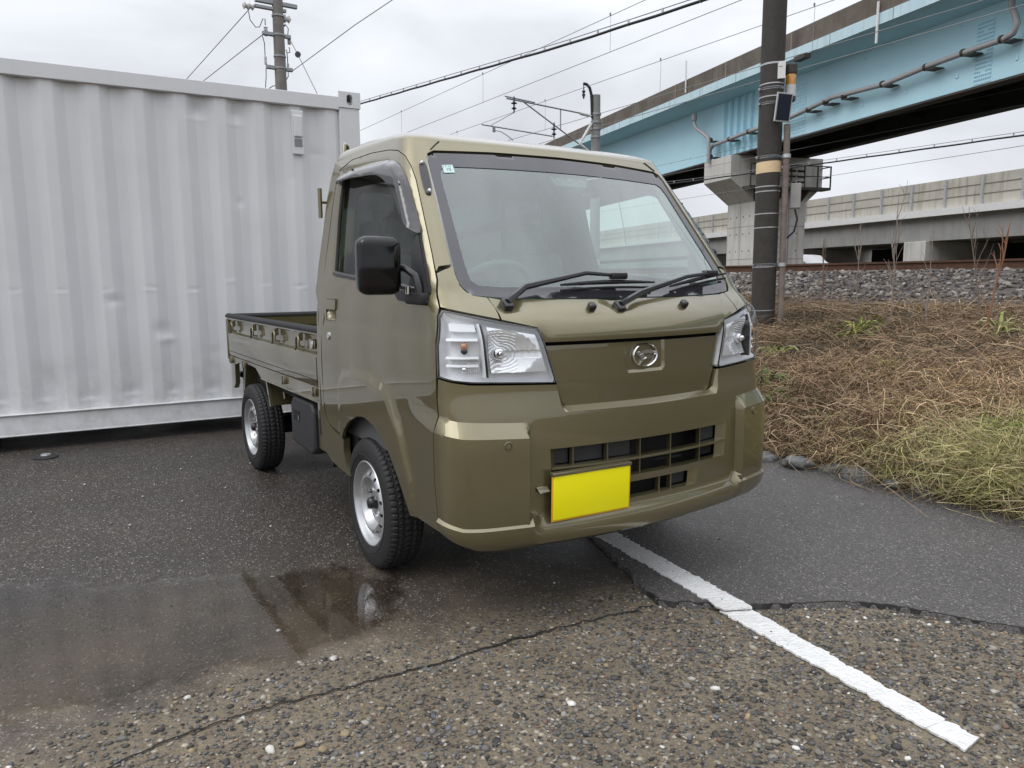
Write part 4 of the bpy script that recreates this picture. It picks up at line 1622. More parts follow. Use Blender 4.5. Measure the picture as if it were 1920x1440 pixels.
# bearings
for x_ in (xr0 + .4, xr0 + 1.9):
    MB().box((x_ - .3, -.1, ZF - .07), (x_ + .3, .5, ZF - .02)).build('bearing', STEEL_DK, pier)
MB().box((PXa + .7, 3.6, ZF - .5), (PXb - .4, 4.7, ZF + .1)).build('bearing', DKGREEN, pier)
plat = thing('inspection_platform', 'dark steel inspection platform with railing on the pier head', 'platform', ov_o[:], R(-15.5))
zp, zt = 6.10, 7.22
MB().box((-35.95, .1, zp - .14), (-35.2, 5.25, zp)).build('deck', STEEL_DK, plat)
for yy in np.linspace(.12, 5.22, 7):
    MB().box((-35.25, yy - .03, zp), (-35.19, yy + .03, zt)).build('post', STEEL_DK, plat)
for zz in (zt, (zp + zt) / 2):
    MB().box((-35.24, .1, zz - .025), (-35.19, 5.25, zz + .025)).build('rail', STEEL_DK, plat)
    MB().box((-36.0, 5.20, zz - .025), (-35.25, 5.25, zz + .025)).build('rail', STEEL_DK, plat)
for i in range(3):
    for j in range(2):
        MB().box((-35.99, 3.1 + j * .55, zp + .30 + i * .30), (-35.95, 3.5 + j * .55, zp + .40 + i * .30)).build('anchor_plate', BLACKHOLE, plat)
for yy in (.9, 2.4, 3.9):
    MB().prism([(-35.98, zp - .14), (-35.2, zp - .14), (-35.98, zp - .75)], 'y', yy - .04, yy + .04).build('bracket', STEEL_DK, plat)
lad = thing('ladder', 'thin steel ladder on the pier column behind the pole', 'ladder', ov_o[:], R(-15.5))
for yy in (2.30, 3.05):
    MB().box((-35.82, yy - .03, 1.6), (-35.77, yy + .03, 6.1)).build('stringer', GALV, lad)
for zz in np.arange(1.8, 6.0, .42):
    MB().tube([(-35.795, 2.30, zz), (-35.795, 3.05, zz)], .02, 6).build('rung', GALV, lad)
for zz in (2.0, 3.6, 5.2):
    for yy in (2.30, 3.05):
        MB().box((-36.0, yy - .02, zz - .02), (-35.80, yy + .02, zz + .02)).build('wall_bracket', GALV, lad)

# =====================================================================
# railway viaduct behind
# =====================================================================
HV = R(166)
vo = Vector((2.754, -1.788, 0)) + 50 * Vector((math.sin(HV), -math.cos(HV), 0))
via = thing('railway_viaduct', 'long stained concrete railway viaduct with white ledge in the background', 'viaduct', vo[:], R(-14))
XL2, XR2 = -140., 60.
MB().box((XL2, -.12, 6.35), (XR2, .12, 8.52)).build('parapet_wall', CONC_VIA, via)
for zz in (7.15, 7.85):
    MB().box((XL2, -.15, zz - .03), (XR2, -.11, zz + .03)).build('panel_joint', simple('panel_joint_grey', (.22, .20, .17), .9), via)
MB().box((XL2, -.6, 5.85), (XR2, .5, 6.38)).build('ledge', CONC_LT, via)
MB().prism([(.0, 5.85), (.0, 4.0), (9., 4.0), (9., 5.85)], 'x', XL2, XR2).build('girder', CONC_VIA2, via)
MB().box((XL2, 9.2, 6.3), (XR2, 9.5, 8.5)).build('far_parapet', CONC_VIA, via)
k = 0
xs_ = np.arange(-88, 36, 3.1)
for i, x_ in enumerate(xs_):
    MB().box((x_ - .09, -.30, 6.38), (x_ + .09, -.12, 8.50)).build('post', simple('post_grey', (.42, .43, .44), .7) if i == 0 else bpy.data.materials['post_grey'], via)
for x_ in (-78, -62, -47, -31.4, -16, 0):
    pv = MB().bbox((x_ - 1.05, -.35, .3), (x_ + 1.05, 9.3, 4.0), .04).build('viaduct_pier', CONC, via)
for x_ in (-36.2, -33.5, -19.5):
    MB().box((x_ - .05, -.04, 4.0), (x_ + .05, .02, 5.85)).build('drain_pipe', STEEL_DK, via)
# hoarding, low building and a painted shade panel under the viaduct
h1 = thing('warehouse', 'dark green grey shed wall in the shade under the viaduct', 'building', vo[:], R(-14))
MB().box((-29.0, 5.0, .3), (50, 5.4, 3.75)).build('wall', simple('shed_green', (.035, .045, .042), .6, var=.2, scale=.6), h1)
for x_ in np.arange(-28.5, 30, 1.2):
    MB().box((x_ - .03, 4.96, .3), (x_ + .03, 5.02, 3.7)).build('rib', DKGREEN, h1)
h2 = thing('hoarding', 'beige board hoarding beside the viaduct pier', 'fence', vo[:], R(-14))
MB().box((-36.6, 1.5, .3), (-32.7, 1.6, 2.75)).build('board', simple('beige_board', (.36, .31, .25), .8, var=.15), h2)
MB().box((-37.0, 1.47, 2.9), (-32.7, 1.5, 3.55)).build('board', bpy.data.materials['beige_board'], h2)
h3 = thing('viaduct_shade', 'black panel standing in for the shade in the opening left of the hoarding', 'building', vo[:], R(-14))
MB().box((-60, 8.0, .3), (-37., 8.4, 3.95)).build('wall', BLACKHOLE, h3)  # near-black sheet painted as the deep shade under the viaduct

# parked car whose white roof shows over the rail
pc = thing('parked_car', 'white parked car, only its curved roof showing over the rail', 'car', (-26.6, 37.5, 0), R(-14))
car_w = simple('white_car_paint', (.75, .75, .75), .25, coat=.6, var=.03)
prof = [(-1.9, 1.30), (-1.95, 1.75), (-1.85, 2.02), (-1.2, 2.10), (-.85, 2.40), (-.3, 2.55), (.5, 2.58), (1.2, 2.50), (1.65, 2.15), (1.9, 2.05), (1.95, 1.6), (1.9, 1.30)]
V, F = [], []
for (yy, s_) in ((-.80, .97), (-.72, 1.0), (.72, 1.0), (.80, .97)):
    for (a, z_) in prof:
        V.append((a * (1 if abs(yy) < .75 else .98), yy, 1.3 + (z_ - 1.3) * s_))
k = len(prof)
for i in range(3):
    for j in range(k - 1):
        F.append((i * k + j, i * k + j + 1, (i + 1) * k + j + 1, (i + 1) * k + j))
F += [tuple(range(k)), tuple(range(4 * k - 1, 3 * k - 1, -1))]
mesh_obj('body', V, F, car_w, pc, 30)
MB().prism([(-1.05, 2.13), (-.8, 2.36), (-.28, 2.48), (.5, 2.50), (1.15, 2.43), (1.45, 2.16)], 'y', -.82, .82).build('window', simple('car_glass', (.02, .022, .024), .1), pc)
for x_ in (-1.2, 1.25):
    for yy in (-.78, .62):
        MB().lathe([(.30, yy), (.31, yy + .03), (.31, yy + .13), (.30, yy + .16)], 20, axis='y', at=(x_, 0, 1.25)).build('wheel', CABLE, pc)

# wooded hill far away
xs = np.linspace(-700, 100, 160)
r_ = np.random.default_rng(77)
V, F = [], []
ny = 14
for j in range(ny):
    for i, x_ in enumerate(xs):
        t = j / (ny - 1)
        base = 36 + 14 * math.sin(i * .06) + 8 * math.sin(i * .17 + 1)
        zz = base * math.sin(t * math.pi * .5) ** .8 + (r_.normal(0, 1.3) if 0 < j else 0)
        V.append((x_ * 1., 260 + t * 160 - .25 * x_, zz - 2))
n_ = len(xs)
for j in range(ny - 1):
    for i in range(n_ - 1):
        F.append((j * n_ + i, j * n_ + i + 1, (j + 1) * n_ + i + 1, (j + 1) * n_ + i))
kind(mesh_obj('wooded_hill', V, F, simple('far_woods', (.075, .09, .085), .9, var=.35, scale=.12), None, 20), 'structure')

# =====================================================================
# saplings and tufts on the bank
# =====================================================================
def sapling(name, label, x, y, H, seed, spread=.35, mat=BARK, nb=6, lean=(0, 0), r0=.0095):
    r = random.Random(seed)
    z0 = float(emb(x, y)) - .03
    t = thing(name, label, 'sapling', (x, y, z0), 0, 'bare saplings on the bank')
    P = []
    for k in range(8):
        s_ = k / 7
        P.append((lean[0] * s_ * H + r.uniform(-.012, .012), lean[1] * s_ * H + r.uniform(-.012, .012), H * s_))
    MB().tube(P, [r0 * (1 - .75 * k / 7) for k in range(8)], 6).build('trunk', mat, t, 60)
    for b in range(nb):
        s_ = r.uniform(.12, .85)
        k = min(6, int(s_ * 7))
        p = Vector(P[k]).lerp(Vector(P[k + 1]), s_ * 7 - k)
        a = r.uniform(0, 6.28)
        Lb = H * r.uniform(.18, .42) * (1.1 - s_ * .5)
        Q = [p]
        d = Vector((math.cos(a) * spread, math.sin(a) * spread, 1)).normalized()
        for q in range(5):
            d = (d + Vector((r.uniform(-.12, .12), r.uniform(-.12, .12), .10))).normalized()
            Q.append(Q[-1] + d * Lb / 5)
        br = MB().tube([q[:] for q in Q], [r0 * .5 * (1 - .7 * i / 5) for i in range(6)], 5).build('branch', mat, t, 60)
        for c in range(2):
            i = r.randint(1, 4)
            a2 = r.uniform(0, 6.28)
            d2 = Vector((math.cos(a2) * .6, math.sin(a2) * .6, 1)).normalized()
            e = Q[i] + d2 * Lb * .35
            MB().tube([Q[i][:], ((Q[i] + e) / 2 + Vector((0, 0, .01)))[:], e[:]], [r0 * .25, r0 * .2, r0 * .1], 4).build('twig', mat, br, 60)
    return t


sapling('bare_sapling', 'tallest bare sapling on the bank, forked, reaching above the viaduct ledge', -2.05, 6.35, 1.55, 1, .32, BARK2, 8)
sapling('bare_sapling', 'thin bare sapling at the right with upright twigs in front of the dark shed', -1.15, 6.5, 1.30, 2, .28, BARK, 7, (-.18, 0))
sapling('bare_sapling', 'rust brown leafy dry stem leaning right near the right edge', -.98, 6.2, 1.12, 3, .16, simple('rust_stem', (.26, .13, .07), .85), 5, (.12, .02), .014)
sapling('bare_sapling', 'slender bare sapling nearest the pole, in front of the bridge pier base', -3.05, 6.5, 1.1, 4, .22, BARK, 7)
sapling('bare_sapling', 'second slender sapling right of the pole, with pinkish thin branches', -2.75, 6.75, 1.2, 5, .25, BARK2, 7)
sapling('bare_sapling', 'pale forked twig between the two tall saplings', -1.62, 6.3, 1.1, 6, .4, BARK2, 5)


def tuft(label, x, y, n, L, pal, seed, w=.010):
    r = np.random.default_rng(seed)
    P = np.column_stack([r.normal(0, .03, n), r.normal(0, .03, n), np.zeros(n)])
    cols = np.array(pal)[r.integers(0, len(pal), n)] * r.uniform(.8, 1.3, (n, 1))
    V, F, col = strands(P, r.uniform(0, 6.28, n), r.uniform(.6, 1.1, n) * L, r.uniform(.3, .9, n), r.normal(0, .1, n), r.uniform(.5, 1, n) * w, cols, seed)
    o = fast_mesh('leafy_tuft', V, F, VCOL, col=col)
    o.location = (x, y, float(emb(x, y)) + .01)
    tag(o, label, 'plant', 'green tufts on the bank')
    return o


YG = [(.22, .26, .05), (.30, .30, .07), (.16, .20, .05)]
tuft('bright yellow green leaf tuft high on the bank, right of the pole', -2.0, 5.6, 40, .30, YG, 91, .016)
tuft('pale green tuft on the bank, just right of the pole foot', -2.2, 4.55, 34, .22, YG + [(.40, .38, .22)], 92, .012)
tuft('small green tuft in the middle of the bank', -1.05, 4.6, 30, .18, YG, 93, .010)
tuft('pale broad leaved tuft near the ballast at the right edge', -.85, 6.2, 26, .28, [(.40, .40, .20), (.28, .30, .10)], 94, .018)
tuft('dark green leafy clump beside the right headlight', -1.35, 3.35, 130, .26, GREEN, 95, .012)
tuft('second dark green clump lower down, beside the bumper', -1.0, 2.85, 110, .22, GREEN, 96, .010)
tuft('bright green grass tuft above the yellow grass at the right edge', .72, 2.95, 120, .20, [(.14, .24, .03), (.20, .28, .05)], 97, .005)

# ---- cab skin: plan contours stacked over height -----------------------------
_Z  = np.array([.20,.28,.315,.35,.45,.60,.70,.80,.90,.96,1.00,1.04,1.08,1.105,1.15,1.30,1.45,1.60,1.70])
_XF = np.array([.76,.81,.845,.858,.862,.862,.856,.842,.838,.833,.820,.792,.742,.708,.672,.556,.440,.324,.246])
_B  = np.array([.21,.21,.21,.21,.21,.21,.21,.21,.21,.205,.20,.19,.175,.165,.16,.16,.16,.16,.16])
_ZS = np.array([.20,.25,.35,.50,.65,.80,.95,1.05,1.12,1.20,1.35,1.50,1.60,1.70])
_YS = np.array([.70,.712,.725,.734,.7365,.7365,.734,.728,.720,.708,.681,.655,.632,.600])
def pch(x,X,Y):
    x=np.asarray(x,float);h=np.diff(X);d=np.diff(Y)/h;m=np.zeros_like(Y)
    for i in range(1,len(X)-1):
        if d[i-1]*d[i]>0:
            w1=2*h[i]+h[i-1];w2=h[i]+2*h[i-1];m[i]=(w1+w2)/(w1/d[i-1]+w2/d[i])
    m[0]=d[0];m[-1]=d[-1]
    i=np.clip(np.searchsorted(X,x)-1,0,len(X)-2);s=(x-X[i])/h[i]
    return ((1+2*s)*(1-s)**2*Y[i]+s*(1-s)**2*h[i]*m[i]+s*s*(3-2*s)*Y[i+1]+s*s*(s-1)*h[i]*m[i+1])
TMAX=2.1;NT=841;NZ=301
ZG=np.linspace(.20,1.70,NZ);TG=np.linspace(0,TMAX,NT)
def _build():
    G=np.zeros((NZ,NT,2))
    for k,z in enumerate(ZG):
        xf=pch(z,_Z,_XF);b=np.interp(z,_Z,_B);ys=pch(z,_ZS,_YS)
        ca=np.interp(z,[1.0,1.15],[.12,.075]);yc=ys-ca;xc=xf-b*yc*yc;sl=-2*b*yc
        x1=xc-ca*1.15
        y=np.linspace(0,yc,60);P=[np.stack([xf-b*y*y,y],1)]
        # corner cubic
        p0=np.array([xc,yc]);t0=np.array([sl,1.])
        p3=np.array([x1,ys]);t3=np.array([-1.,0.])
        s1=(p3[1]-p0[1]);q=p0+t0*s1            # tangent intersection at y=ys
        c1=p0+(q-p0)*.66;c2=p3+(q-p3)*.66
        u=np.linspace(0,1,40)[1:,None]
        P.append((1-u)**3*p0+3*u*(1-u)**2*c1+3*u*u*(1-u)*c2+u**3*p3)
        x=np.linspace(x1,x1-1.6,40)[1:];P.append(np.stack([x,np.full_like(x,ys)],1))
        P=np.vstack(P);L=np.r_[0,np.cumsum(np.linalg.norm(np.diff(P,axis=0),axis=1))]
        G[k,:,0]=np.interp(TG,L,P[:,0]);G[k,:,1]=np.interp(TG,L,P[:,1])
    return G
GRID=_build()
def S(t,z,off=0.):
    """point on the cab skin, t = signed girth from the centre line (minus = truck's right), z = height"""
    t=np.atleast_1d(np.asarray(t,float));z=np.atleast_1d(np.asarray(z,float));sg=np.where(t<0,-1.,1.)
    def ev(t,z):
        a=np.clip(np.abs(t)/TMAX*(NT-1),0,NT-1.001);b=np.clip((z-.20)/1.5*(NZ-1),0,NZ-1.001)
        i=a.astype(int);j=b.astype(int);fa=(a-i)[:,None];fb=(b-j)[:,None]
        q=(GRID[j,i]*(1-fa)+GRID[j,i+1]*fa)*(1-fb)+(GRID[j+1,i]*(1-fa)+GRID[j+1,i+1]*fa)*fb
        return np.column_stack([q[:,0],q[:,1]*np.where(t<0,-1,1),z])
    P=ev(t,z)
    off=np.asarray(off,float)
    if np.any(off!=0):
        e=.006
        du=ev(np.where(sg>0,np.abs(t)+e,-np.abs(t)-e),z)-ev(np.where(sg>0,np.maximum(np.abs(t)-e,0),-np.maximum(np.abs(t)-e,0)-1e-12),z)
        dv=ev(t,z+e)-ev(t,z-e)
        n=np.cross(du,dv)*sg[:,None];n/=np.linalg.norm(n,axis=1)[:,None]
        P=P+n*np.broadcast_to(off,t.shape)[:,None]
    return P

# =====================================================================
# the truck
# =====================================================================
truck = thing('kei_truck', 'olive beige small flatbed truck with yellow number plate parked on wet asphalt', 'truck')
BLK = simple('black_plastic', (.012, .012, .013), .35, var=.15, coat=.3)
BLKM = simple('matt_black_plastic', (.018, .018, .019), .6, var=.15)
GLOSSB = simple('gloss_black', (.003, .003, .0035), .07, var=.05, spec=.45)
GREYP = simple('dark_grey_plastic', (.030, .031, .034), .55, var=.15, bumps=.1, bscale=300)
RUBB = simple('black_rubber', (.016, .016, .017), .75, var=.2)
SILV = simple('silver_wheel_paint', (.55, .56, .57), .30, .65, var=.06)
CHROME = simple('chrome', (.80, .81, .82), .06, 1., var=.02)
SEATM = simple('seat_fabric', (.20, .205, .21), .9, var=.2, scale=80)
DASH = simple('dashboard_plastic', (.10, .102, .105), .7, var=.15)
HEADL = simple('headliner', (.55, .55, .54), .9, var=.05)
WGLASS = mat_glass('windshield_glass', (.68, .88, .80), .0, 1.5, 2.9, (.075, (.50, .72, .64)))
SGLASS = mat_glass('side_window_glass', (.66, .72, .70), .0, 1.5, .9)
BGLASS = mat_glass('rear_window_glass', (.035, .038, .037), .0, 1.45, 1.0)
LENS = mat_glass('headlight_lens', (.93, .94, .95), .0, 1.45, 1.0)
SMOKE = mat_glass('smoked_visor', (.13, .13, .14), .05, 1.55, 1.5)
FRIT = simple('black_ceramic_border', (.032, .030, .036), .05, var=.05, coat=.7)
REFL = simple('reflector_silver', (.96, .965, .97), .16, .5, var=.02)
REFLM = simple('satin_reflector', (.86, .87, .88), .35, .0, var=.03)
AMBER = simple('amber_bulb', (.50, .22, .12), .15, coat=1.)
PLATEY = simple('plate_yellow', (1., .90, .0), .45, var=.02)
PLATEA = simple('plate_amber_rim', (.80, .43, .02), .4, var=.05)
UNDER = simple('underbody_black', (.010, .010, .010), .8)


def dens(P, h, closed=True):
    P = [np.array(p, float) for p in P]
    out = []
    n = len(P)
    for i in range(n if closed else n - 1):
        a, b = P[i], P[(i + 1) % n]
        k = max(1, int(math.ceil(np.linalg.norm(b - a) / h)))
        out += [a + (b - a) * j / k for j in range(k)]
    if not closed:
        out.append(P[-1])
    return out


def chaikin(P, k=2, closed=True):
    P = [np.array(p, float) for p in P]
    for _ in range(k):
        Q = []
        n = len(P)
        for i in range(n if closed else n - 1):
            a, b = P[i], P[(i + 1) % n]
            Q += [a * .75 + b * .25, a * .25 + b * .75]
        if not closed:
            Q = [P[0]] + Q + [P[-1]]
        P = Q
    return P


def cdt(outline, holes=(), feats=(), h=.02):
    pts, eds = [], []

    def loop(P, closed):
        s = len(pts)
        pts.extend(P)
        m = len(P)
        for i in range(m if closed else m - 1):
            eds.append((s + i, s + (i + 1) % m))
    O = dens(outline, h)
    loop(O, True)
    H = [dens(q, h) for q in holes]
    for q in H:
        loop(q, True)
    for q in feats:
        loop(dens(q, h, False), False)
    con = np.array(pts)
    lo, hi = con.min(0), con.max(0)
    rows = np.arange(lo[1] + h * .5, hi[1], h * .87)
    G = []
    for j, z in enumerate(rows):
        t = np.arange(lo[0] + (h * .5 if j % 2 else 0), hi[0], h)
        G.append(np.column_stack([t, np.full_like(t, z)]))
    if G:
        G = np.vstack(G)
        ok = inside(O, G[:, 0], G[:, 1])
        for q in H:
            ok &= ~inside(q, G[:, 0], G[:, 1])
        G = G[ok]
        if len(G):
            d = np.full(len(G), 1e9)
            for c in range(0, len(con), 64):
                d = np.minimum(d, ((G[:, None, :] - con[None, c:c + 64]) ** 2).sum(2).min(1))
            G = G[d > (.5 * h) ** 2]
            pts = pts + list(G)
    r = delaunay_2d_cdt([Vector((float(p[0]), float(p[1]))) for p in pts], eds, [], 0, 1e-7)
    P2 = np.array([v[:] for v in r[0]])
    T = np.array([f for f in r[2] if len(f) == 3])
    c = P2[T].mean(1)
    ok = inside(O, c[:, 0], c[:, 1])
    for q in H:
        ok &= ~inside(q, c[:, 0], c[:, 1])
    T = T[ok]
    ar = np.cross(P2[T[:, 1]] - P2[T[:, 0]], P2[T[:, 2]] - P2[T[:, 0]])
    T[ar < 0] = T[ar < 0][:, ::-1]
    T = T[np.abs(ar) > 1e-10]
    return P2, T


def bedges(T):
    """boundary edges of a triangle set, in face direction"""
    cnt = {}
    for f in T:
        for a, b in ((f[0], f[1]), (f[1], f[2]), (f[2], f[0])):
            cnt[(a, b)] = cnt.get((a, b), 0) + 1
    return [e for e in cnt if (e[1], e[0]) not in cnt]


def panel(name, outline, mat, parent, holes=(), feats=(), h=.022, off=0., rim=.014, smooth=32, surf=None, lip=.0022):
    surf = surf or S
    P2, T = cdt(outline, holes, feats, h)
    f_ = (lambda t, z: np.full(len(t), off)) if not callable(off) else off
    o = f_(P2[:, 0], P2[:, 1])
    used = np.unique(T)
    mp = -np.ones(len(P2), int)
    mp[used] = np.arange(len(used))
    P2, o, T = P2[used], o[used], mp[T]
    V = surf(P2[:, 0], P2[:, 1], o)
    F = [tuple(t) for t in T]
    V = list(V)
    if rim:
        be = bedges(T)
        bv = sorted({i for e in be for i in e})
        k = len(V)
        idx = {v: k + j for j, v in enumerate(bv)}
        q = np.array(bv)
        # small rounded lip then the turned-in flange
        V += list(surf(P2[q, 0], P2[q, 1], o[q] - rim))
        F += [(b, a, idx[a], idx[b]) for a, b in be]
    return mesh_obj(name, np.array(V), F, mat, parent, smooth)


def mir(P):
    return [(-p[0], p[1]) for p in P][::-1]


def both(L):
    """close a right-side (t<0) top-to-centre polyline with its mirror image"""
    return list(L) + mir(L)


def tx(x, z):
    """girth coordinate (negative side) where the skin reaches x on the flank at height z"""
    t = np.linspace(-1.95, -.4, 900)
    q = S(t, np.full_like(t, z))
    return float(np.interp(x, q[:, 0], t))


def sm(a, b, v):
    u = np.clip((v - a) / (b - a), 0, 1)
    return u * u * (3 - 2 * u)


def lin(a, b, v):
    return np.clip((v - a) / (b - a), 0, 1)


# ------------------------------------------------------------ relief of the lower skin
def pod(t, z):
    """raised bumper corner blocks with sloping shoulder"""
    a = np.abs(t)
    zu = np.interp(a, [.484, .60, .717, .80, 1.1], [.697, .7035, .710, .722, .76])
    zl = np.interp(a, [.484, .499, .60, .704, .80, 1.1], [.650, .651, .6555, .660, .676, .71])
    f = lin(0, 1, (zu - z) / (zu - zl)) * lin(.484, .499, a) * np.interp(a, [.70, .80, 1.02], [1, .55, 0])
    return .030 * f


def lip_(t, z):
    a = np.abs(t)
    zb = np.interp(a, [0, .40, .484, .60, .70, .79, .80], [.362, .368, .374, .375, .376, .394, .396])
    amt = np.interp(a, [0, .484, .70, .80, .95], [.036, .038, .040, .028, 0])
    k = lin(.455, .484, a)
    amt = amt * (k + (1 - k) * lin(.395, .318, z))
    return amt, zb


def bump_off(t, z):
    a = np.abs(t)
    p = pod(t, z)
    amt, zb = lip_(t, z)
    w_ = np.where(a < .484, lin(.03, -.007, z - zb), lin(0, -.007, z - zb))
    o = p * (1 - w_) + np.maximum(amt, p) * w_
    # tuck under at the very bottom
    bot = np.interp(a, [0, .30, .578, .654, .696, .78], [.296, .298, .301, .309, .321, .344])
    o = o - .012 * (1 - lin(0, .030, z - bot)) ** 2
    # ledge of the nose opening
    s = [(-.379, .818), (-.368, .744), (-.355, .722), (0, .719)]
    so = np.array(s + mir(s))
    d = seg_dist(so, t, z, False)
    ins = inside(np.vstack([so, [(.379, 1.), (-.379, 1.)]]), t, z)
    o = np.where(ins, -np.clip(d / .022, 0, 1) * .028, o)
    # chamfer round the lower grille opening
    return o


GAP = [(-.7865, .96), (-.7895, .851), (-.793, .764), (-.793, .721), (-.806, .654), (-.809, .518), (-.796, .405), (-.779, .344)]
HL = [(-.731, 1.059), (-.625, 1.037), (-.553, 1.021), (-.430, .996), (-.413, .939), (-.380, .826), (-.386, .818), (-.67, .829), (-.73, .836), (-.786, .847), (-.787, .945), (-.757, 1.036)]

g = .0022
# bumper
bl = [(-.784 + g, .845 - 2 * g), (-.73, .8335 - g), (-.67, .826 - g), (-.386, .8145 - g), (-.374, .812), (-.3575, .752), (-.3455, .7415), (0, .7395)]
left = [(-.776, .344), (-.793, .405), (-.8065, .518), (-.8035, .654), (-.7905, .721), (-.7905, .764)] + bl
botm = [(-.696, .321), (-.654, .309), (-.578, .301), (-.30, .298), (0, .296)]
outl = left[:-1] + [(0, .7395)] + mir(left[:-1]) + [(.696, .321), (.654, .309), (.578, .301), (.30, .298), (0, .296), (-.30, .298), (-.578, .301), (-.654, .309), (-.696, .321)]
op1 = [(-.398, .600), (-.398, .490), (.392, .490), (.398, .600)]
op1 = [(-.416, .605), (-.408, .479), (.408, .479), (.416, .605)]
op2 = [(-.243, .456), (-.238, .398), (.238, .398), (.243, .456)]
feats = []
for sgn in (-1, 1):
    zz = lambda a, A, B: float(np.interp(a, A, B))
    for arr in ([(.499, .651), (.60, .6555), (.704, .660), (.79, .67433)], [(.484, .697), (.60, .7035), (.717, .710), (.79, .72055)], [(.484, .697), (.484, .374)], [(.499, .651), (.499, .376)], [(.484, .374), (.60, .375), (.70, .376), (.79, .394)], [(.484, .367), (.60, .368), (.70, .369), (.79, .386)]):
        feats.append([(sgn * a, z) for a, z in arr])
feats.append([(-.379, .814), (-.368, .744), (-.355, .722), (0, .719), (.355, .722), (.368, .744), (.379, .814)])
bumper = panel('front_bumper', outl, PAINT, truck, [op1, op2], feats, .0135, bump_off, .030, 24)
# frames round the openings (sloped inner lips), body colour
def ring_lip(name, out, inn, d0, d1, mat, par, h=.02):
    O = dens(out, h)
    k = len(O)
    I = []
    # resample the inner loop with the same count per side
    n = len(out)
    O, I = [], []
    for i in range(n):
        a, b = np.array(out[i]), np.array(out[(i + 1) % n])
        c, d = np.array(inn[i]), np.array(inn[(i + 1) % n])
        m = max(1, int(np.linalg.norm(b - a) / h))
        for j in range(m):
            O.append(a + (b - a) * j / m)
            I.append(c + (d - c) * j / m)
    O, I = np.array(O), np.array(I)
    base = bump_off(O[:, 0], O[:, 1])
    V = np.vstack([S(O[:, 0], O[:, 1], base + d0), S(I[:, 0], I[:, 1], np.full(len(I), d1))])
    m = len(O)
    F = [(i, (i + 1) % m, m + (i + 1) % m, m + i) for i in range(m)]
    return mesh_obj(name, V, F, mat, par, 30)


op1i = [(-.386, .600), (-.380, .482), (.380, .482), (.386, .600)]
op2i = [(-.213, .452), (-.210, .401), (.210, .401), (.213, .452)]
ring_lip('opening_frame', op1, op1i, 0, -.028, PAINT, bumper)
ring_lip('opening_frame', op2, op2i, 0, -.024, PAINT, bumper)
# grille bars
def bar_h(z0, z1, ta, tb, d0, d1, name='grille_bar', mat=PAINT):
    n = 40
    t = np.linspace(ta, tb, n)
    rows = [(z0, d0), (z0 - .001, d1), (z1 + .001, d1), (z1, d0)]
    V = np.vstack([S(t, np.full(n, z), np.full(n, d)) for z, d in [(z0, d0), (z0, d1), (z1, d1), (z1, d0)]])
    F = []
    for k in range(4):
        k2 = (k + 1) % 4
        for i in range(n - 1):
            F.append((k * n + i, k * n + i + 1, k2 * n + i + 1, k2 * n + i))
    F += [(0, n, 2 * n, 3 * n), (4 * n - 1, 3 * n - 1, 2 * n - 1, n - 1)]
    return mesh_obj(name, V, [f[::-1] for f in F], mat, bumper, 30)


bar_h(.534, .543, -.41, .412, -.030, .003)
for t0 in (-.327, -.190, -.048, .100, .262):
    a = S([t0], [.603], [-.016])[0]
    b = S([t0], [.480], [-.016])[0]
    MB().box((-.012, -.0022, 0), (.006, .0022, float(a[2] - b[2])), at=b).build('grille_upright', PAINT, bumper)
for t0 in (-.10, .045, .104):
    a = S([t0], [.455], [-.014])[0]
    b = S([t0], [.399], [-.014])[0]
    MB().box((-.012, -.003, 0), (.006, .003, float(a[2] - b[2])), at=b).build('grille_upright', PAINT, bumper)
# dark duct behind, with grey blanking plates and a finned corner
MB().box((.60, -.45, .36), (.745, .45, .62)).build('duct', UNDER, bumper)
for (ta, tb, z0, z1) in ((-.385, -.333, .546, .598), (-.320, -.196, .546, .598), (-.184, -.075, .546, .598), (.27, .38, .546, .598), (.11, .205, .403, .450)):
    n = 8
    t = np.linspace(ta, tb, n)
    V = np.vstack([S(t, np.full(n, z), np.full(n, d)) for z, d in ((z0, -.035), (z1, -.035))])
    mesh_obj('blanking_plate', V, [(i, i + 1, n + i + 1, n + i) for i in range(n - 1)], GREYP, bumper)
for k in range(6):
    z0 = .492 + k * .006
    bar_h(z0, z0 + .003, .270, .362, -.045, -.030, 'fin', BLKM)
MB().tube([S([.06], [.505], [-.05])[0], S([.20], [.50], [-.05])[0]], .004, 6).build('radiator_edge', GREYP, bumper)
# parking sensors
for sgn in (-1, 1):
    p = S([sgn * .571], [.633], [.0305])[0]
    q = S([sgn * .571], [.633], [.06])[0]
    d = Vector((q - p).tolist()).normalized()
    rot = d.to_track_quat('Z', 'Y').to_matrix()
    mb = MB().lathe([(.0145, -.004), (.0145, .0025), (.0115, .0035), (.0105, .0005), (.0095, .0005), (.0085, .003), (.0, .003)], 24, caps=False)
    V = np.vstack(mb.V) @ np.array(rot).T + p
    mesh_obj('parking_sensor', V, mb.F, PAINT, bumper, 40)
# small tow-hook cover ledge left of the plate
c = S([-.447], [.468], [0.0])[0]
tcl = MB().prism([(-.0, 0), (.022, .0), (.0, .016)], 'y', -.02, .02).build('tow_cover_ledge', PAINT, bumper)
tcl.location = c.tolist()
MB().tube([(.56, -.60, .295), (.56, -.60, .262), (.585, -.60, .252), (.60, -.60, .262), (.60, -.60, .295)], .008, 8).build('tow_eye', RUSTPIPE, truck, 60)

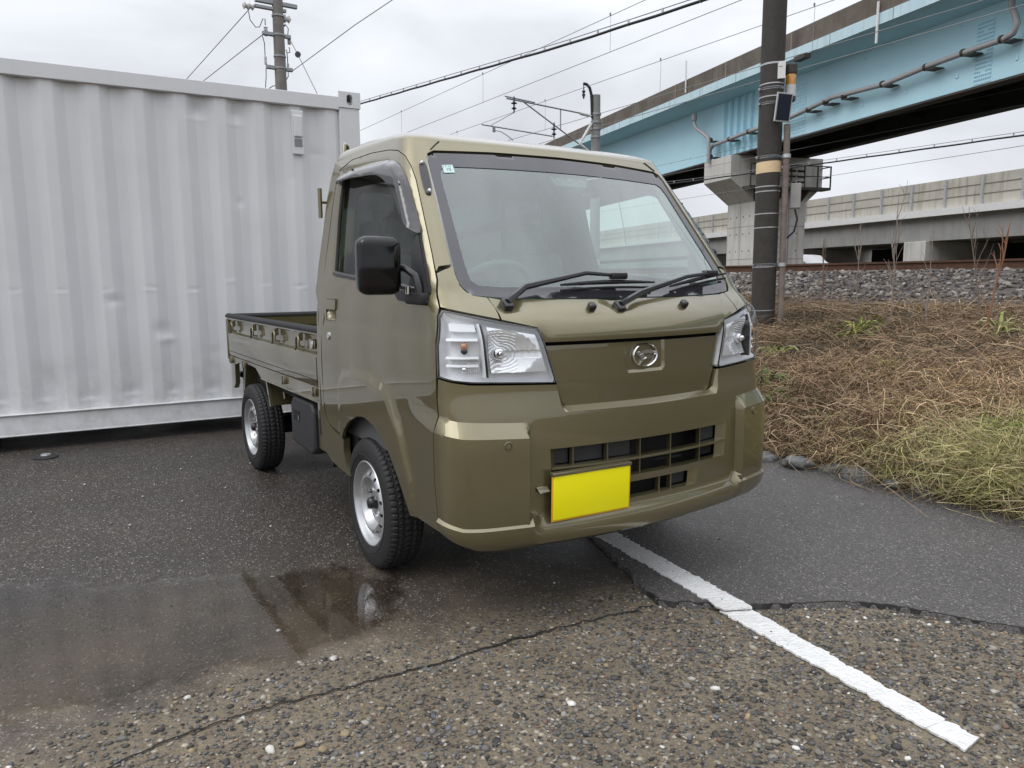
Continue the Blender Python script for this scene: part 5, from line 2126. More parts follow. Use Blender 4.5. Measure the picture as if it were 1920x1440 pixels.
# number plate on its carrier
pc_ = S([-.270], [.449], [.012])[0]
nrm = S([-.270], [.449], [.1])[0] - pc_
ang = math.atan2(nrm[1], nrm[0])
plm = Matrix.Translation(Vector(pc_.tolist()) + Vector((.004, 0, 0))) @ Matrix.Rotation(ang * .55, 4, 'Z') @ Matrix.Rotation(R(1.5), 4, 'Y')
pl = MB().bbox((-.014, -.150, -.079), (-.006, .150, .079), .004).build('plate_carrier', PAINT, truck, 40)
pl.matrix_local = plm
MB().bbox((-.010, -.160, .072), (.010, .160, .086), .004).build('top_bar', PAINT, pl, 40)
npl = MB().bbox((.0, -.1585, -.0805), (.004, .1585, .0805), .006, 3).build('number_plate', PLATEA, pl, 40)
MB().bbox((.002, -.1525, -.0745), (.0062, .1525, .0745), .010, 3).build('plate_face', PLATEY, pl, 40)
pl['label'] = 'bright yellow number plate with amber rim'

# ------------------------------------------------------------ nose panel with badge
def nose_off(t, z):
    a = np.abs(t)
    o = -.020 - .012 * (1 - lin(.738, .800, z))
    pad = [(-.093, 1.0), (-.093, .842), (-.078, .830), (.078, .830), (.093, .842), (.093, 1.0)]
    d = seg_dist(pad, t, z, False)
    return np.where(inside(pad, t, z), o - .007 * np.clip(d / .010, 0, 1), o)


nl = [(-.4085, .9385), (-.374, .829), (-.349, .753), (-.335, .739)]
nose = panel('nose_panel', nl + mir(nl), PAINT, truck, (), [[(-.36, .792), (0, .792), (.36, .792)], [(-.093, .945), (-.093, .842), (-.078, .830), (.078, .830), (.093, .842), (.093, .945)], [(-.083, .945), (-.083, .846), (-.073, .840), (.073, .840), (.083, .846), (.083, .945)]], .020, nose_off, .014, 30)
# badge: ring and slanted mark
bc = S([0], [.8895], [-.026])[0]
br_ = MB()
ring = []
n = 48
for k in range(n):
    a = 2 * math.pi * k / n
    ring.append((bc[0] + .004, .0575 * math.cos(a), bc[2] + .0425 * math.sin(a)))
V, F = [], []
for k in range(n):
    a = 2 * math.pi * k / n
    for (rr, xx) in ((1.0, 0), (.985, .006), (.93, .009), (.87, .006), (.855, 0)):
        V.append((bc[0] + xx, .0585 * rr * math.cos(a), bc[2] + .0430 * rr * math.sin(a)))
for k in range(n):
    k2 = (k + 1) % n
    for j in range(4):
        F.append((k * 5 + j, k * 5 + j + 1, k2 * 5 + j + 1, k2 * 5 + j))
badge = mesh_obj('badge_ring', V, [f[::-1] for f in F], CHROME, nose, 30)


def bm2(L):
    return [((x - 940) / 385 * .0585, -(y - 715) / 360 * .0430) for x, y in L]


def mark(L, hgt=.007, slope=None):
    P = bm2(L)
    c = np.mean(P, 0)
    V = [(bc[0] + .001, p[0], bc[2] + p[1]) for p in P] + [(bc[0] + hgt * .6, p[0], bc[2] + p[1]) for p in P]
    Q = [c + (np.array(p) - c) * .72 for p in P]
    V += [(bc[0] + hgt, q[0], bc[2] + q[1]) for q in Q]
    k = len(P)
    F = []
    for i in range(k):
        j = (i + 1) % k
        F += [(i, j, k + j, k + i), (k + i, k + j, 2 * k + j, 2 * k + i)]
    F.append(tuple(range(2 * k, 3 * k)))
    ar = sum(P[i][0] * P[(i + 1) % k][1] - P[(i + 1) % k][0] * P[i][1] for i in range(k))
    if ar < 0:
        F = [f[::-1] for f in F]
    return mesh_obj('badge_mark', V, F, CHROME, nose, 20)


mark([(640, 610), (780, 588), (900, 578), (1060, 573), (1180, 598), (1300, 650), (1320, 690), (1180, 700), (1040, 690), (890, 672), (760, 690)])
mark([(640, 612), (760, 690), (890, 672), (930, 735), (985, 800), (890, 858), (850, 842), (740, 740)])
mark([(985, 800), (1120, 755), (1240, 690), (1320, 690), (1220, 760), (1090, 820), (980, 850), (890, 870), (850, 842), (900, 850)])
mark([(840, 835), (885, 868), (800, 1000), (755, 985)])

# ------------------------------------------------------------ hood (front lid)
wsb = [(-.600, 1.0985), (-.51, 1.0905), (-.38, 1.087), (-.20, 1.085), (0, 1.0845)]       # along the foot of the glass
hood_l = [(-.418, .9505), (-.4345, .9985), (-.549, 1.0255), (-.5495, 1.059), (-.553, 1.0935), (-.51, 1.0885), (-.38, 1.085), (-.20, 1.083), (0, 1.0825)]


def hood_off(t, z):
    a = np.abs(t)
    # soft hollow beside the headlights and a rolled nose edge
    o = -.010 * sm(.385, .425, a) * sm(1.0, .965, z)
    o = o - .004 * (1 - lin(.950, .962, z))
    # shallow wiper pockets
    for c, w in ((-.50, .045), (-.075, .050)):
        o = o - .016 * np.exp(-((t - c) / w) ** 2 - ((z - 1.070) / .016) ** 2)
    return o


hp = hood_l + mir(hood_l[:-1])
hood = panel('hood', hp, PAINT, truck, (), [[(-.43, .985), (0, .985), (.43, .985)]], .018, hood_off, .016, 40)
for (tn, zn) in ((-.2065, 1.052), (.2265, 1.052)):
    p = S([tn], [zn], [0])[0]
    MB().bbox((-.016, -.014, -.006), (.014, .014, .022), .010, 3, rot=Matrix.Rotation(R(35), 3, 'Y'), at=p).build('washer_nozzle', BLK, hood, 40)

# cowl corner pieces under the windshield pillars
cow = [(-.7275, 1.0665), (-.625, 1.0425), (-.5555, 1.0275), (-.554, 1.059), (-.5575, 1.0935), (-.598, 1.0995), (-.618, 1.112), (-.631, 1.133), (-.6335, 1.168), (-.6305, 1.1935), (-.6605, 1.1845), (-.6905, 1.1725), (-.694, 1.151)]
panel('cowl_corner', cow, PAINT, truck, (), (), .018, 0., .016, 40)
panel('cowl_corner', mir(cow), PAINT, truck, (), (), .018, 0., .016, 40)

# ------------------------------------------------------------ upper frame: pillars, header and roof rail
WS = [(-.571, 1.577), (-.558, 1.598), (-.534, 1.609), (-.30, 1.618), (0, 1.6215)]
wsl = [(-.600, 1.1005), (-.616, 1.115), (-.628, 1.134), (-.630, 1.168), (-.627, 1.201)]
ws_side = wsl + [(-.598, 1.39)] + WS[:-1]
GT = [(-1.300, 1.627), (-1.144, 1.654), (-.930, 1.651), (-.766, 1.637), (-.683, 1.621), (-.647, 1.593), (-.638, 1.549), (-.639, 1.497), (-.658, 1.377), (-.680, 1.239), (-.6905, 1.179)]


def zr(t):
    return np.interp(np.abs(t), [0, .50, .72, 2.], [1.648, 1.648, 1.672, 1.672])


xe = -.545
xd = -.452


def frame_side():
    L = [(-.6335, 1.2015), (-.6045, 1.39)] + [(-.5765, 1.578), (-.562, 1.601), (-.536, 1.6135), (-.30, 1.6225), (0, 1.626)]
    return L


fs = frame_side()
rear_in = [(tx(xd - .006, z), z) for z in (.56, .70, .90, 1.10, 1.30, 1.48, 1.58)]
rear_out = [(tx(xe, z), z) for z in (1.672, 1.5, 1.3, 1.1, .9, .7, .56)]
gt_in = [(t, z) for t, z in GT]
o_left = list(reversed(gt_in))                 # from the seam up to the rear top
poly = fs[::-1] + [(-.676, 1.1955)] + [(t + .0, z + .0) for t, z in o_left] + [(tx(xd + .02, 1.605), 1.605)] + rear_in[::-1] + rear_out[::-1] + [(-.72, 1.672), (-.50, 1.648), (0, 1.648)]
# mirror to the whole frame
right = [(-t, z) for t, z in poly[1:-1]][::-1]
# order: centre top glass -> down left pillar -> ... -> rear -> roof edge left -> (0,ZR) -> roof edge right ... -> right pillar
frame_outline = poly + right
panel('cab_frame', frame_outline, PAINT, truck, (), (), .024, 0., .018, 40)

# roof skin
cxr, hxr = -.135, .41
T0 = -tx(xe + .03, 1.672)
tl = np.linspace(-T0, T0, 120)
loop3 = S(tl, zr(tl))
loop = loop3[:, :2]
yb = abs(loop[0, 1])
xb = loop[0, 0]
cor = [(xb - .035 * math.sin(a), (yb - .035) + .035 * math.cos(a)) for a in np.linspace(0, math.pi / 2, 6)]
rear = [(x_, y_) for x_, y_ in cor] + [(xb - .035, y_) for y_ in np.linspace(yb - .06, -(yb - .06), 24)] + [(x_, -y_) for x_, y_ in cor[::-1]]
loop = np.vstack([loop, np.array(rear)])
V, F = [], []
rings = [(0, 0), (.003, .13), (.009, .26), (.020, .40), (.038, .54), (.065, .67), (.105, .78), (.16, .87), (.23, .935), (.30, .975), (.36, .992), (.405, 1)]
kk = len(loop)
zb_ = np.concatenate([loop3[:, 2], np.full(len(rear), 1.672)])
for (d, g_) in rings:
    sx_, sy_ = 1 - d / hxr, 1 - d / .62
    X_ = cxr + (loop[:, 0] - cxr) * sx_
    zt_ = np.interp(X_, [-.57, -.25, .05, .30], [1.768, 1.758, 1.728, 1.682])
    for i in range(kk):
        V.append((X_[i], loop[i, 1] * sy_, zb_[i] + (zt_[i] - zb_[i]) * g_))
for j in range(len(rings) - 1):
    for i in range(kk):
        i2 = (i + 1) % kk
        F.append((j * kk + i, j * kk + i2, (j + 1) * kk + i2, (j + 1) * kk + i))
F.append(tuple((len(rings) - 1) * kk + i for i in range(kk)))
roof = mesh_obj('roof', V, F, PAINT, truck, 50)
# drip seam between roof and windshield header corners
for sgn in (-1, 1):
    t = np.array([sgn * a for a in (.50, .515, .53, .545)])
    z = np.array([1.650, 1.640, 1.628, 1.616])
    MB().tube(S(t, z, .0015).tolist(), .0022, 6).build('roof_seam', BLKM, roof, 60)

# rear wall of the cab with its window
def yz(xp):
    def f(t, z, off=0.):
        t = np.asarray(t, float)
        return np.column_stack([np.full(len(t), xp) - np.broadcast_to(off, t.shape), t, z])
    return f


def half_w(z):
    return float(-S([-1.9], [z])[0][1]) if z < 1.69 else .59


bw = [(half_w(z) - .012, z) for z in (.40, .6, .8, 1.0, 1.2, 1.4, 1.55, 1.66)]
bw = bw + [(.57, 1.70), (-.57, 1.70)] + [(-y_, z_) for y_, z_ in bw[::-1]]
rw = chaikin([(-.54, 1.10), (.54, 1.10), (.525, 1.545), (-.525, 1.545)], 0)
rw = [(-.52, 1.12), (.52, 1.12), (.54, 1.14), (.515, 1.53), (.495, 1.55), (-.495, 1.55), (-.515, 1.53), (-.54, 1.14)]
MB().box((-.545, -.62, .66), (-.535, .62, 1.10)).build('rear_trim', HEADL, truck)
back = panel('cab_back', [(a, b) for a, b in bw], PAINT, truck, [rw], (), .10, 0., .02, 30, yz(-.553))
panel('rear_window', rw, BGLASS, truck, (), (), .12, -.004, 0, 30, yz(-.553))
# bars and posts outside the rear window
for y_ in (-.30, .30):
    MB().tube([(-.60, y_, 1.0), (-.60, y_, 1.66)], .010, 8).build('guard_post', PAINT, back, 60)
MB().tube([(-.60, -.56, 1.08), (-.60, .56, 1.08)], .010, 8).build('guard_rail', PAINT, back, 60)

# door opening shells, inner body ---------------------------------------------------------
# ------------------------------------------------------------ doors
WIN = [(-1.577, 1.178), (-1.43, 1.385), (-1.284, 1.566), (-1.262, 1.598), (-1.21, 1.602), (-.951, 1.593), (-.80, 1.580), (-.752, 1.560), (-.722, 1.520), (-.707, 1.456), (-.699, 1.383), (-.706, 1.301), (-.725, 1.20), (-.741, 1.112), (-.80, 1.118), (-1.0, 1.135), (-1.3, 1.157)]
FO = [(-1.700, .600), (-1.668, .760), (-1.639, .780), (-1.548, .797), (-1.399, .801), (-1.253, .785), (-1.159, .754), (-1.111, .697), (-1.053, .610), (-.990, .446), (-.975, .36)]
FI = [(-1.720, .560), (-1.690, .700), (-1.660, .738), (-1.62, .760), (-1.521, .776), (-1.389, .778), (-1.244, .764), (-1.190, .738), (-1.134, .660), (-1.070, .560), (-1.018, .445), (-1.0, .36)]
ARCH = [(-1.672, .501), (-1.640, .541), (-1.580, .584), (-1.485, .621), (-1.406, .629), (-1.320, .613), (-1.242, .577), (-1.180, .534), (-1.115, .468), (-1.055, .390), (-1.015, .336)]
DR = [(-1.78, .516), (-1.845, .528), (-1.885, .560), (tx(xd, .62), .62), (tx(xd, .674), .674)]
door_out = [(-.7822, .345), (-.7995, .405), (-.8125, .518), (-.8095, .654), (-.7965, .721), (-.7965, .764), (-.7925, .851), (-.790, .96), (-.762, 1.034), (-.7345, 1.066), (-.7005, 1.151), (-.6835, 1.239), (-.6615, 1.377), (-.6425, 1.497), (-.6415, 1.549), (-.650, 1.591), (-.686, 1.6175), (-.767, 1.6335), (-.930, 1.6475), (-1.144, 1.6505), (-1.285, 1.6245)]
door_out += [(tx(xd, z), z) for z in (1.58, 1.5, 1.35, 1.2, 1.05, .9, .78)] + DR[::-1] + [(-1.715, .508)] + ARCH + [(-.903, .340)]


def door_off(t, z):
    a = -np.abs(t)
    o = pod(t, z) * .9
    zz = z
    do = seg_dist(FO, a, z, False)
    di = seg_dist(FI, a, z, False)
    reg_o = FO + [(-1.0, .2), (-1.9, .2)]
    reg_i = FI + [(-1.0, .2), (-1.9, .2)]
    io = inside(reg_o, a, z)
    ii = inside(reg_i, a, z)
    fl = np.where(ii, 1., np.where(io, do / (do + di + 1e-9), 0.))
    # rear end of the flare fades back into the door
    fl = fl * (1 - sm(-1.68, -1.745, a)) 
    o = o * (1 - fl) + .013 * fl
    # shallow belt crease and soft crown
    o = o - .003 * np.exp(-((z - .985) / .02) ** 2) * (a < -.82)
    # raised frame round the glass
    d = seg_dist(WIN, a, z)
    o = o - .004 * np.exp(-(d / .012) ** 2) * (z > 1.05)
    return o


doors = []
for sgn in (-1, 1):
    q = door_out if sgn < 0 else mir(door_out)
    wn_ = WIN if sgn < 0 else mir(WIN)
    ft = [FO[1:], FI[1:]] if sgn < 0 else [mir(FO[1:]), mir(FI[1:])]
    hz_ = [1.075, 1.052, 1.028, 1.006, .984]
    hole = [(tx(-.392, z) if k else tx(-.386, z), z) for k, z in enumerate(hz_)] + [(tx(-.262, z) if k < 4 else tx(-.268, z), z) for k, z in reversed(list(enumerate(hz_)))]
    flap = [(tx(-.389, z), z) for z in (1.073, 1.050, 1.031)] + [(tx(-.265, z), z) for z in (1.031, 1.050, 1.073)]
    bowl = [(tx(-.390, z), z) for z in (1.034, 1.010, .986)] + [(tx(-.264, z), z) for z in (.986, 1.010, 1.034)]
    hole, flap, bowl = [(L if sgn < 0 else mir(L)) for L in (hole, flap, bowl)]
    d_ = panel('door', q, PAINT, truck, [wn_, hole], ft, .020, door_off, .014, 34)
    doors.append(d_)
    panel('window_glass', wn_, SGLASS, d_, (), (), .05, -.016, 0, 60)
    # black sill strip and rubber surround
    P = [(t, z) for t, z in dens(WIN, .02)]
    P = np.array([(sgn * -t, z) for t, z in P])
    MB().tube(S(P[:, 0], P[:, 1], -.006).tolist(), .009, 6, closed=True).build('window_seal', RUBB, d_, 60)
    sill = np.array([(-1.575, 1.182), (-1.3, 1.160), (-1.0, 1.138), (-.80, 1.121)])
    sill[:, 0] *= -sgn
    MB().tube(S(sill[:, 0], sill[:, 1], .0).tolist(), .012, 6).build('sill_strip', BLK, d_, 60)
    # mirror base
    mbp = [(-.705, 1.300), (-.741, 1.112), (-.7735, 1.076), (-.800, 1.070), (-.985, 1.082), (-.992, 1.116), (-.872, 1.117), (-.815, 1.175), (-.757, 1.262)]
    mbp = mbp if sgn < 0 else mir(mbp)
    base = panel('mirror_base', mbp, BLKM, d_, (), (), .03, .008, .03, 40)
    # smoked visor
    vs = [(-1.349, 1.556), (-1.293, 1.600), (-1.063, 1.608), (-.784, 1.597), (-.696, 1.573), (-.669, 1.510), (-.683, 1.378), (-.690, 1.303), (-.716, 1.302), (-.738, 1.345), (-.755, 1.452), (-.812, 1.519), (-.899, 1.544), (-1.264, 1.557)]
    vin = np.array([(-1.349, 1.556), (-1.293, 1.600), (-1.063, 1.608), (-.784, 1.597), (-.696, 1.573), (-.669, 1.510), (-.683, 1.378), (-.690, 1.303)])

    def v_off(t, z):
        d = seg_dist(vin, -np.abs(t), z, False)
        return .004 + .026 * sm(0, .035, d)
    vs = [tuple(q) for q in chaikin(vs, 2)]
    vv = panel('side_visor', vs if sgn < 0 else mir(vs), SMOKE, d_, (), (), .014, v_off, .003, 60)
    for (a, z) in ((-1.095, 1.590), (-.700, 1.475)):
        p = S([-sgn * a], [z], [.024])[0]
        MB().lathe([(.005, -.003), (.005, .003)], 10, axis='y', at=p).build('clip', BLK, d_)
    # handle
    hcx = (tx(-.327, 1.01) if sgn < 0 else -tx(-.327, 1.01))

    def cup(t, z):
        return -.003 - .020 * np.clip(1 - ((t - hcx) / .062) ** 4, 0, 1) * np.clip((z - .984) / .016, 0, 1)
    panel('door_handle', flap, PAINT, d_, (), (), .012, .007, .016, 40)
    panel('handle_recess', bowl, PAINT, d_, (), (), .008, cup, 0, 40)
    kp = S([-sgn * tx(-.355, .918)], [.918], [.0])[0]
    MB().lathe([(.016, -.002), (.016, .004 ), (.010, .006), (.0, .006)] if sgn > 0 else [(.0, -.006), (.010, -.006), (.016, -.004), (.016, .002)], 20, axis='y', at=kp).build('key_lock', CHROME, d_, 40)
    # inner trim
    dtr = MB().bbox((-.44, -.02, .50), (.50, .02, 1.12), .01).build('door_trim', DASH, d_)
    dtr.location = (0, sgn * .672, 0)

# mirrors
for sgn in (-1, 1):
    hc = Vector((.470, -.842, 1.198)) if sgn < 0 else Vector((.33, .785, 1.198))      # the left one is folded in
    head = MB().bbox((-.045, -.071, -.094), (.045, .071, .094), .034, 5)
    mo = head.build('side_mirror', GLOSSB, truck, 60)
    mo.location = hc
    mo.rotation_euler = (0, 0, R(-8) if sgn < 0 else R(80))
    MB().bbox((-.0465, -.045, -.068), (-.044, .045, .068), .001, 1).build('mirror_glass', CHROME, mo)
    a = Vector((.0, sgn * -.066, -.02))
    arm_ = [(.40, .772, 1.195), (.44, .75, 1.18), (.50, .738, 1.16), (.54, .735, 1.12), (.55, .733, 1.09)] if sgn > 0 else [(.47, sgn * .790, 1.195), (.50, sgn * .760, 1.19), (.535, sgn * .742, 1.165), (.55, sgn * .735, 1.12), (.55, sgn * .733, 1.09)]
    MB().tube(arm_, [.012, .013, .013, .014, .016], 8).build('mirror_arm', BLK, truck, 60)
    MB().bbox((-.10, -.016, -.02), (.03, .02, .018), .010, 2, at=(.555, sgn * .733, 1.092)).build('mirror_foot', BLKM, truck, 40)
    MB().lathe([(.009, -.012), (.009, .012)], 10, at=(.50, sgn * .752, 1.118)).build('mirror_screw', CHROME, truck, 40)

# black trim plate with studs on the right A-pillar
tp = chaikin([(-.594, 1.567), (-.609, 1.557), (-.617, 1.53), (-.628, 1.453), (-.620, 1.440), (-.603, 1.446), (-.592, 1.50), (-.585, 1.556)], 1)
tpl = panel('pillar_trim', [tuple(p) for p in tp], BLK, truck, (), (), .02, .006, .008, 40)
for (t, z) in ((-.599, 1.556), (-.612, 1.452)):
    p = S([t], [z], [.007])[0]
    MB().lathe([(.007, -.004), (.007, .003), (.004, .006), (.0, .006)], 12, axis='x', at=p).build('stud', CHROME, tpl, 40)

# ------------------------------------------------------------ windshield
ws_o = [(-.595, 1.1035), (-.6125, 1.1165), (-.6255, 1.1345), (-.6275, 1.168), (-.6245, 1.201), (-.5965, 1.39), (-.569, 1.575), (-.556, 1.5955), (-.533, 1.6065), (-.30, 1.6155), (0, 1.619)]
ws_b = [(-.51, 1.0965), (-.38, 1.0925), (-.20, 1.0905), (0, 1.090)]
wso = ws_o + mir(ws_o[:-1]) + [(-t, z) for t, z in ws_b[:-1]] + ws_b[::-1]
ws_in = [(-.49, 1.1285), (-.566, 1.134), (-.586, 1.152), (-.584, 1.205), (-.545, 1.515), (-.532, 1.545), (-.51, 1.556), (-.30, 1.560), (-.16, 1.561), (-.08, 1.562), (0, 1.562)]
wsi = ws_in + mir(ws_in[:-1]) + [(.2, 1.1265), (0, 1.126), (-.2, 1.1265)]
wg = panel('windshield', wso, WGLASS, truck, (), (), .018, -.007, 0, 80)
panel('black_border', wso, FRIT, wg, [wsi], (), .018, -.0045, 0, 80)
# dark foot of the border, sensor housing, sticker
camb = [(-.085, 1.568), (.118, 1.568), (.085, 1.520), (-.060, 1.520)]
panel('camera_housing', camb[::-1], simple('sensor_housing_grey', (.10, .105, .11), .6), truck, (), (), .03, -.02, .05, 40)
for k in range(3):
    t0 = -.065 + k * .055
    panel('housing_slot', [(t0, 1.566), (t0 + .022, 1.535), (t0 + .030, 1.535), (t0 + .028, 1.566)], FRIT, truck, (), (), .02, -.017, 0, 40)
stk = [(-.524, 1.561), (-.526, 1.531), (-.484, 1.534), (-.482, 1.564)]
stick = panel('inspection_sticker', stk, simple('sticker_mint', (.55, .72, .70), .5, var=.03), truck, (), (), .01, -.0045, 0, 40)


def text_mesh(txt, size, mat, parent, M_):
    cu = bpy.data.curves.new('digits', 'FONT')
    cu.body = txt
    cu.size = size
    cu.align_x = 'CENTER'
    cu.align_y = 'CENTER'
    to = bpy.data.objects.new('digits_tmp', cu)
    C.objects.link(to)
    bpy.context.view_layer.update()
    me = bpy.data.meshes.new_from_object(to.evaluated_get(bpy.context.evaluated_depsgraph_get()))
    bpy.data.objects.remove(to)
    me.name = 'digits'
    me.materials.clear()
    me.materials.append(mat)
    o = bpy.data.objects.new('digits', me)
    C.objects.link(o)
    o.parent = parent
    o.matrix_local = M_
    return o


p = S([-.504], [1.545], [.0])[0]
px1 = S([-.494], [1.545], [.0])[0] - p
pz1 = S([-.504], [1.555], [.0])[0] - p
ax = Vector(px1.tolist()).normalized()
az = Vector(pz1.tolist()).normalized()
ay = ax.cross(az).normalized()
Mt = Matrix((ax, az, ay)).transposed().to_4x4()
Mt.translation = Vector(p.tolist()) - ay * .0040
text_mesh('10', .020, simple('sticker_ink', (.03, .05, .05), .6), stick, Mt)
o = MB().box((-.002, -.0012, 0), (.002, .0012, .0004)).build('print_mark', bpy.data.materials['sticker_ink'], stick)
Mq = Mt.copy()
Mq.translation = Vector((p + pz1 * 1.25 + px1 * .4).tolist()) - ay * .0040
o.matrix_local = Mq

# thin aerial lead and sensor cable inside the glass
MB().tube(S([.285, .235, .165, .098, .06], [1.611, 1.50, 1.345, 1.21, 1.125], -.012).tolist(), .0014, 5).build('aerial_lead', BLK, truck, 60)
MB().tube(S([.52, .545, .575, .60], [1.44, 1.33, 1.22, 1.12], -.016).tolist(), .003, 5).build('sensor_cable', BLK, truck, 60)

# wipers
def wiper(piv, arm, blade, off0=.02):
    A = [S([t], [z], [o])[0] for (t, z, o) in arm]
    w_ = MB().tube([tuple(a) for a in A], [.012, .011, .008, .0065, .0065][:len(A)], 6).build('wiper', BLK, truck, 40)
    p = S([piv[0]], [piv[1]], [-.004])[0]
    MB().bbox((-.022, -.018, -.018), (.022, .018, .018), .008, 2, rot=Matrix.Rotation(R(40), 3, 'Y'), at=p).build('pivot', BLK, w_, 40)
    n_ = 14
    t = np.linspace(blade[0][0], blade[1][0], n_)
    z = np.linspace(blade[0][1], blade[1][1], n_) + .006 * np.sin(np.linspace(0, math.pi, n_))
    B = S(t, z, .022)
    rr = [.003 + .005 * math.sin(math.pi * min(1, (k + .6) / n_)) for k in range(n_)]
    MB().tube(B.tolist(), rr, 8).build('blade', BLKM, w_, 60)
    B2 = S(t, z - .011, .008)
    MB().tube(B2.tolist(), .0045, 6).build('rubber_edge', RUBB, w_, 60)
    c = A[-1]
    c2 = A[-2]
    MB().bbox((-.014, -.035, -.012), (.014, .035, .012), .006, 2, at=tuple((np.array(c) * .6 + np.array(c2) * .4))).build('connector', BLK, w_, 40)


wiper((-.506, 1.071), [(-.506, 1.071, .012), (-.423, 1.106, .030), (-.173, 1.148, .040), (-.068, 1.143, .038), (-.011, 1.139, .034)], [(-.28, 1.118), (.14, 1.125)])
wiper((-.085, 1.055), [(-.085, 1.055, .012), (.026, 1.079, .030), (.306, 1.135, .040), (.439, 1.147, .038), (.497, 1.152, .034)], [(.209, 1.107), (.615, 1.158)])

# ------------------------------------------------------------ headlights
for sgn in (-1, 1):
    def P_(L):
        return L if sgn < 0 else mir(L)
    hl_o = chaikin(HL, 1)
    cx_ = np.mean(HL, 0)
    inset = lambda L, k: [tuple(np.array(p) + (cx_ - np.array(p)) / np.linalg.norm(cx_ - np.array(p)) * k) for p in L]
    hous = inset([(t, z) for t, z in HL], .003)
    outl_ = P_(hous)
    # housing bowl: deep satin back, sides
    def back_off(t, z):
        return np.full(len(t), -.036)
    hb = panel('headlight', outl_, REFLM, truck, (), (), .02, back_off, -.037, 40)
    # black outer gasket ring
    ring_i = inset(HL, .0065)
    panel('gasket', P_(inset(HL, .0015)), BLK, hb, [P_(ring_i)], (), .02, .000, .006, 40)
    # clear lens
    def lens_off(t, z):
        d = seg_dist(HL, -np.abs(t), z)
        return .003 + .009 * sm(0, .03, d)
    panel('lens', P_(inset(HL, .0045)), LENS, hb, (), (), .016, lens_off, 0, 60)
    # divider between turn signal and main beam
    dv = [(-.6275, 1.018), (-.6165, .850)]
    for (tt, zz, w, dep, mt) in (([-.633, -.622], [1.015, .845], .005, .0, REFLM), ([-.624, -.613], [1.013, .846], .004, -.002, BLK)):
        n_ = 10
        t = np.linspace(tt[0], tt[1], n_) * -sgn
        z = np.linspace(zz[0], zz[1], n_)
        V = np.vstack([S(t - w / 2, z, dep), S(t + w / 2, z, dep), S(t + w / 2, z, dep - .05), S(t - w / 2, z, dep - .05)])
        F = [(k * n_ + i, ((k + 1) % 4) * n_ + i, ((k + 1) % 4) * n_ + i + 1, k * n_ + i + 1) for k in range(4) for i in range(n_ - 1)]
        mesh_obj('divider', V, F, mt, hb, 40)
    # main reflector: fluted bowl
    mbm = [(-.606, 1.006), (-.598, .858), (-.412, .858), (-.448, .977)]
    na, nb = 90, 44
    u = np.linspace(0, 1, na)
    v = np.linspace(0, 1, nb)
    U, Vv = np.meshgrid(u, v)
    c00, c10, c11, c01 = [np.array(q) for q in (mbm[1], mbm[2], mbm[3], mbm[0])]
    T_ = ((1 - U) * (1 - Vv))[..., None] * c00 + (U * (1 - Vv))[..., None] * c10 + (U * Vv)[..., None] * c11 + ((1 - U) * Vv)[..., None] * c01
    bx, bz = -.568, .920
    rr = np.hypot((T_[..., 0] - bx) * .62, T_[..., 1] - bz)
    ang_ = np.arctan2(T_[..., 1] - bz, (T_[..., 0] - bx) * .62)
    dep = -.034 + .034 * np.clip(rr / .085, 0, 1.2) ** 2
    # stepped flutes
    dep = dep + .0045 * np.abs(((rr / .0085) % 1) - .5) * (T_[..., 0] < -.51)
    dep = dep + .0055 * (np.abs((((T_[..., 0]) / .020) % 1) - .5)) * (T_[..., 0] >= -.51)
    dep = np.where((np.abs(T_[..., 1] - .915) < .012) & (T_[..., 0] > -.54), dep - .008, dep)
    V = S(T_[..., 0].ravel() * -sgn, T_[..., 1].ravel(), np.minimum(dep.ravel(), -.006))
    F = [(j * na + i, j * na + i + 1, (j + 1) * na + i + 1, (j + 1) * na + i) for j in range(nb - 1) for i in range(na - 1)]
    F = F if sgn < 0 else [f[::-1] for f in F]
    mesh_obj('reflector', V, F, REFL, hb, 18)
    # bulb shield
    p = S([-sgn * bx], [bz - .002], [-.034])[0]
    q = S([-sgn * bx], [bz - .002], [.02])[0]
    rot = Vector((q - p).tolist()).normalized().to_track_quat('Z', 'Y').to_matrix()
    mb_ = MB().lathe([(.020, 0), (.020, .014), (.016, .020), (.011, .022), (.010, .030), (.006, .034), (.0, .034)], 24)
    mesh_obj('bulb', np.vstack(mb_.V) @ np.array(rot).T + p, mb_.F, CHROME, hb, 40)
    # turn signal: stacked plates, amber bulb, small lamp
    for (z0, z1, d0, ta, tb) in ((.995, 1.022, -.016, -.735, -.640), (.962, .972, -.010, -.752, -.640), (.905, .913, -.010, -.757, -.640), (.880, .888, -.014, -.760, -.640)):
        n_ = 12
        t = np.linspace(ta, tb, n_) * -sgn
        V = np.vstack([S(t, np.full(n_, z0), d0), S(t, np.full(n_, z1), d0 - .004), S(t, np.full(n_, z1), -.035), S(t, np.full(n_, z0), -.035)])
        F = [(k * n_ + i, k * n_ + i + 1, ((k + 1) % 4) * n_ + i + 1, ((k + 1) % 4) * n_ + i) for k in range(4) for i in range(n_ - 1)]
        mesh_obj('signal_plate', V, F if sgn < 0 else [f[::-1] for f in F], REFLM, hb, 30)
    for (t0, z0, r_, mt, nm) in ((-.688, .945, .013, AMBER, 'turn_bulb'), (-.688, .930, .011, BLK, 'bulb_socket'), (-.690, .872, .009, CHROME, 'side_lamp')):
        p = S([-sgn * t0], [z0], [-.018])[0]
        v_, f_ = ico(2)
        mesh_obj(nm, v_ * r_ + p, f_.tolist(), mt, hb, 180)
    for k in range(7):
        t0 = -.676 + k * .007
        n_ = 2
        p = S([-sgn * t0] * 2, [.862, .896], [-.026] * 2)
        MB().tube(p.tolist(), .0028, 6).build('flute', REFL, hb, 60)

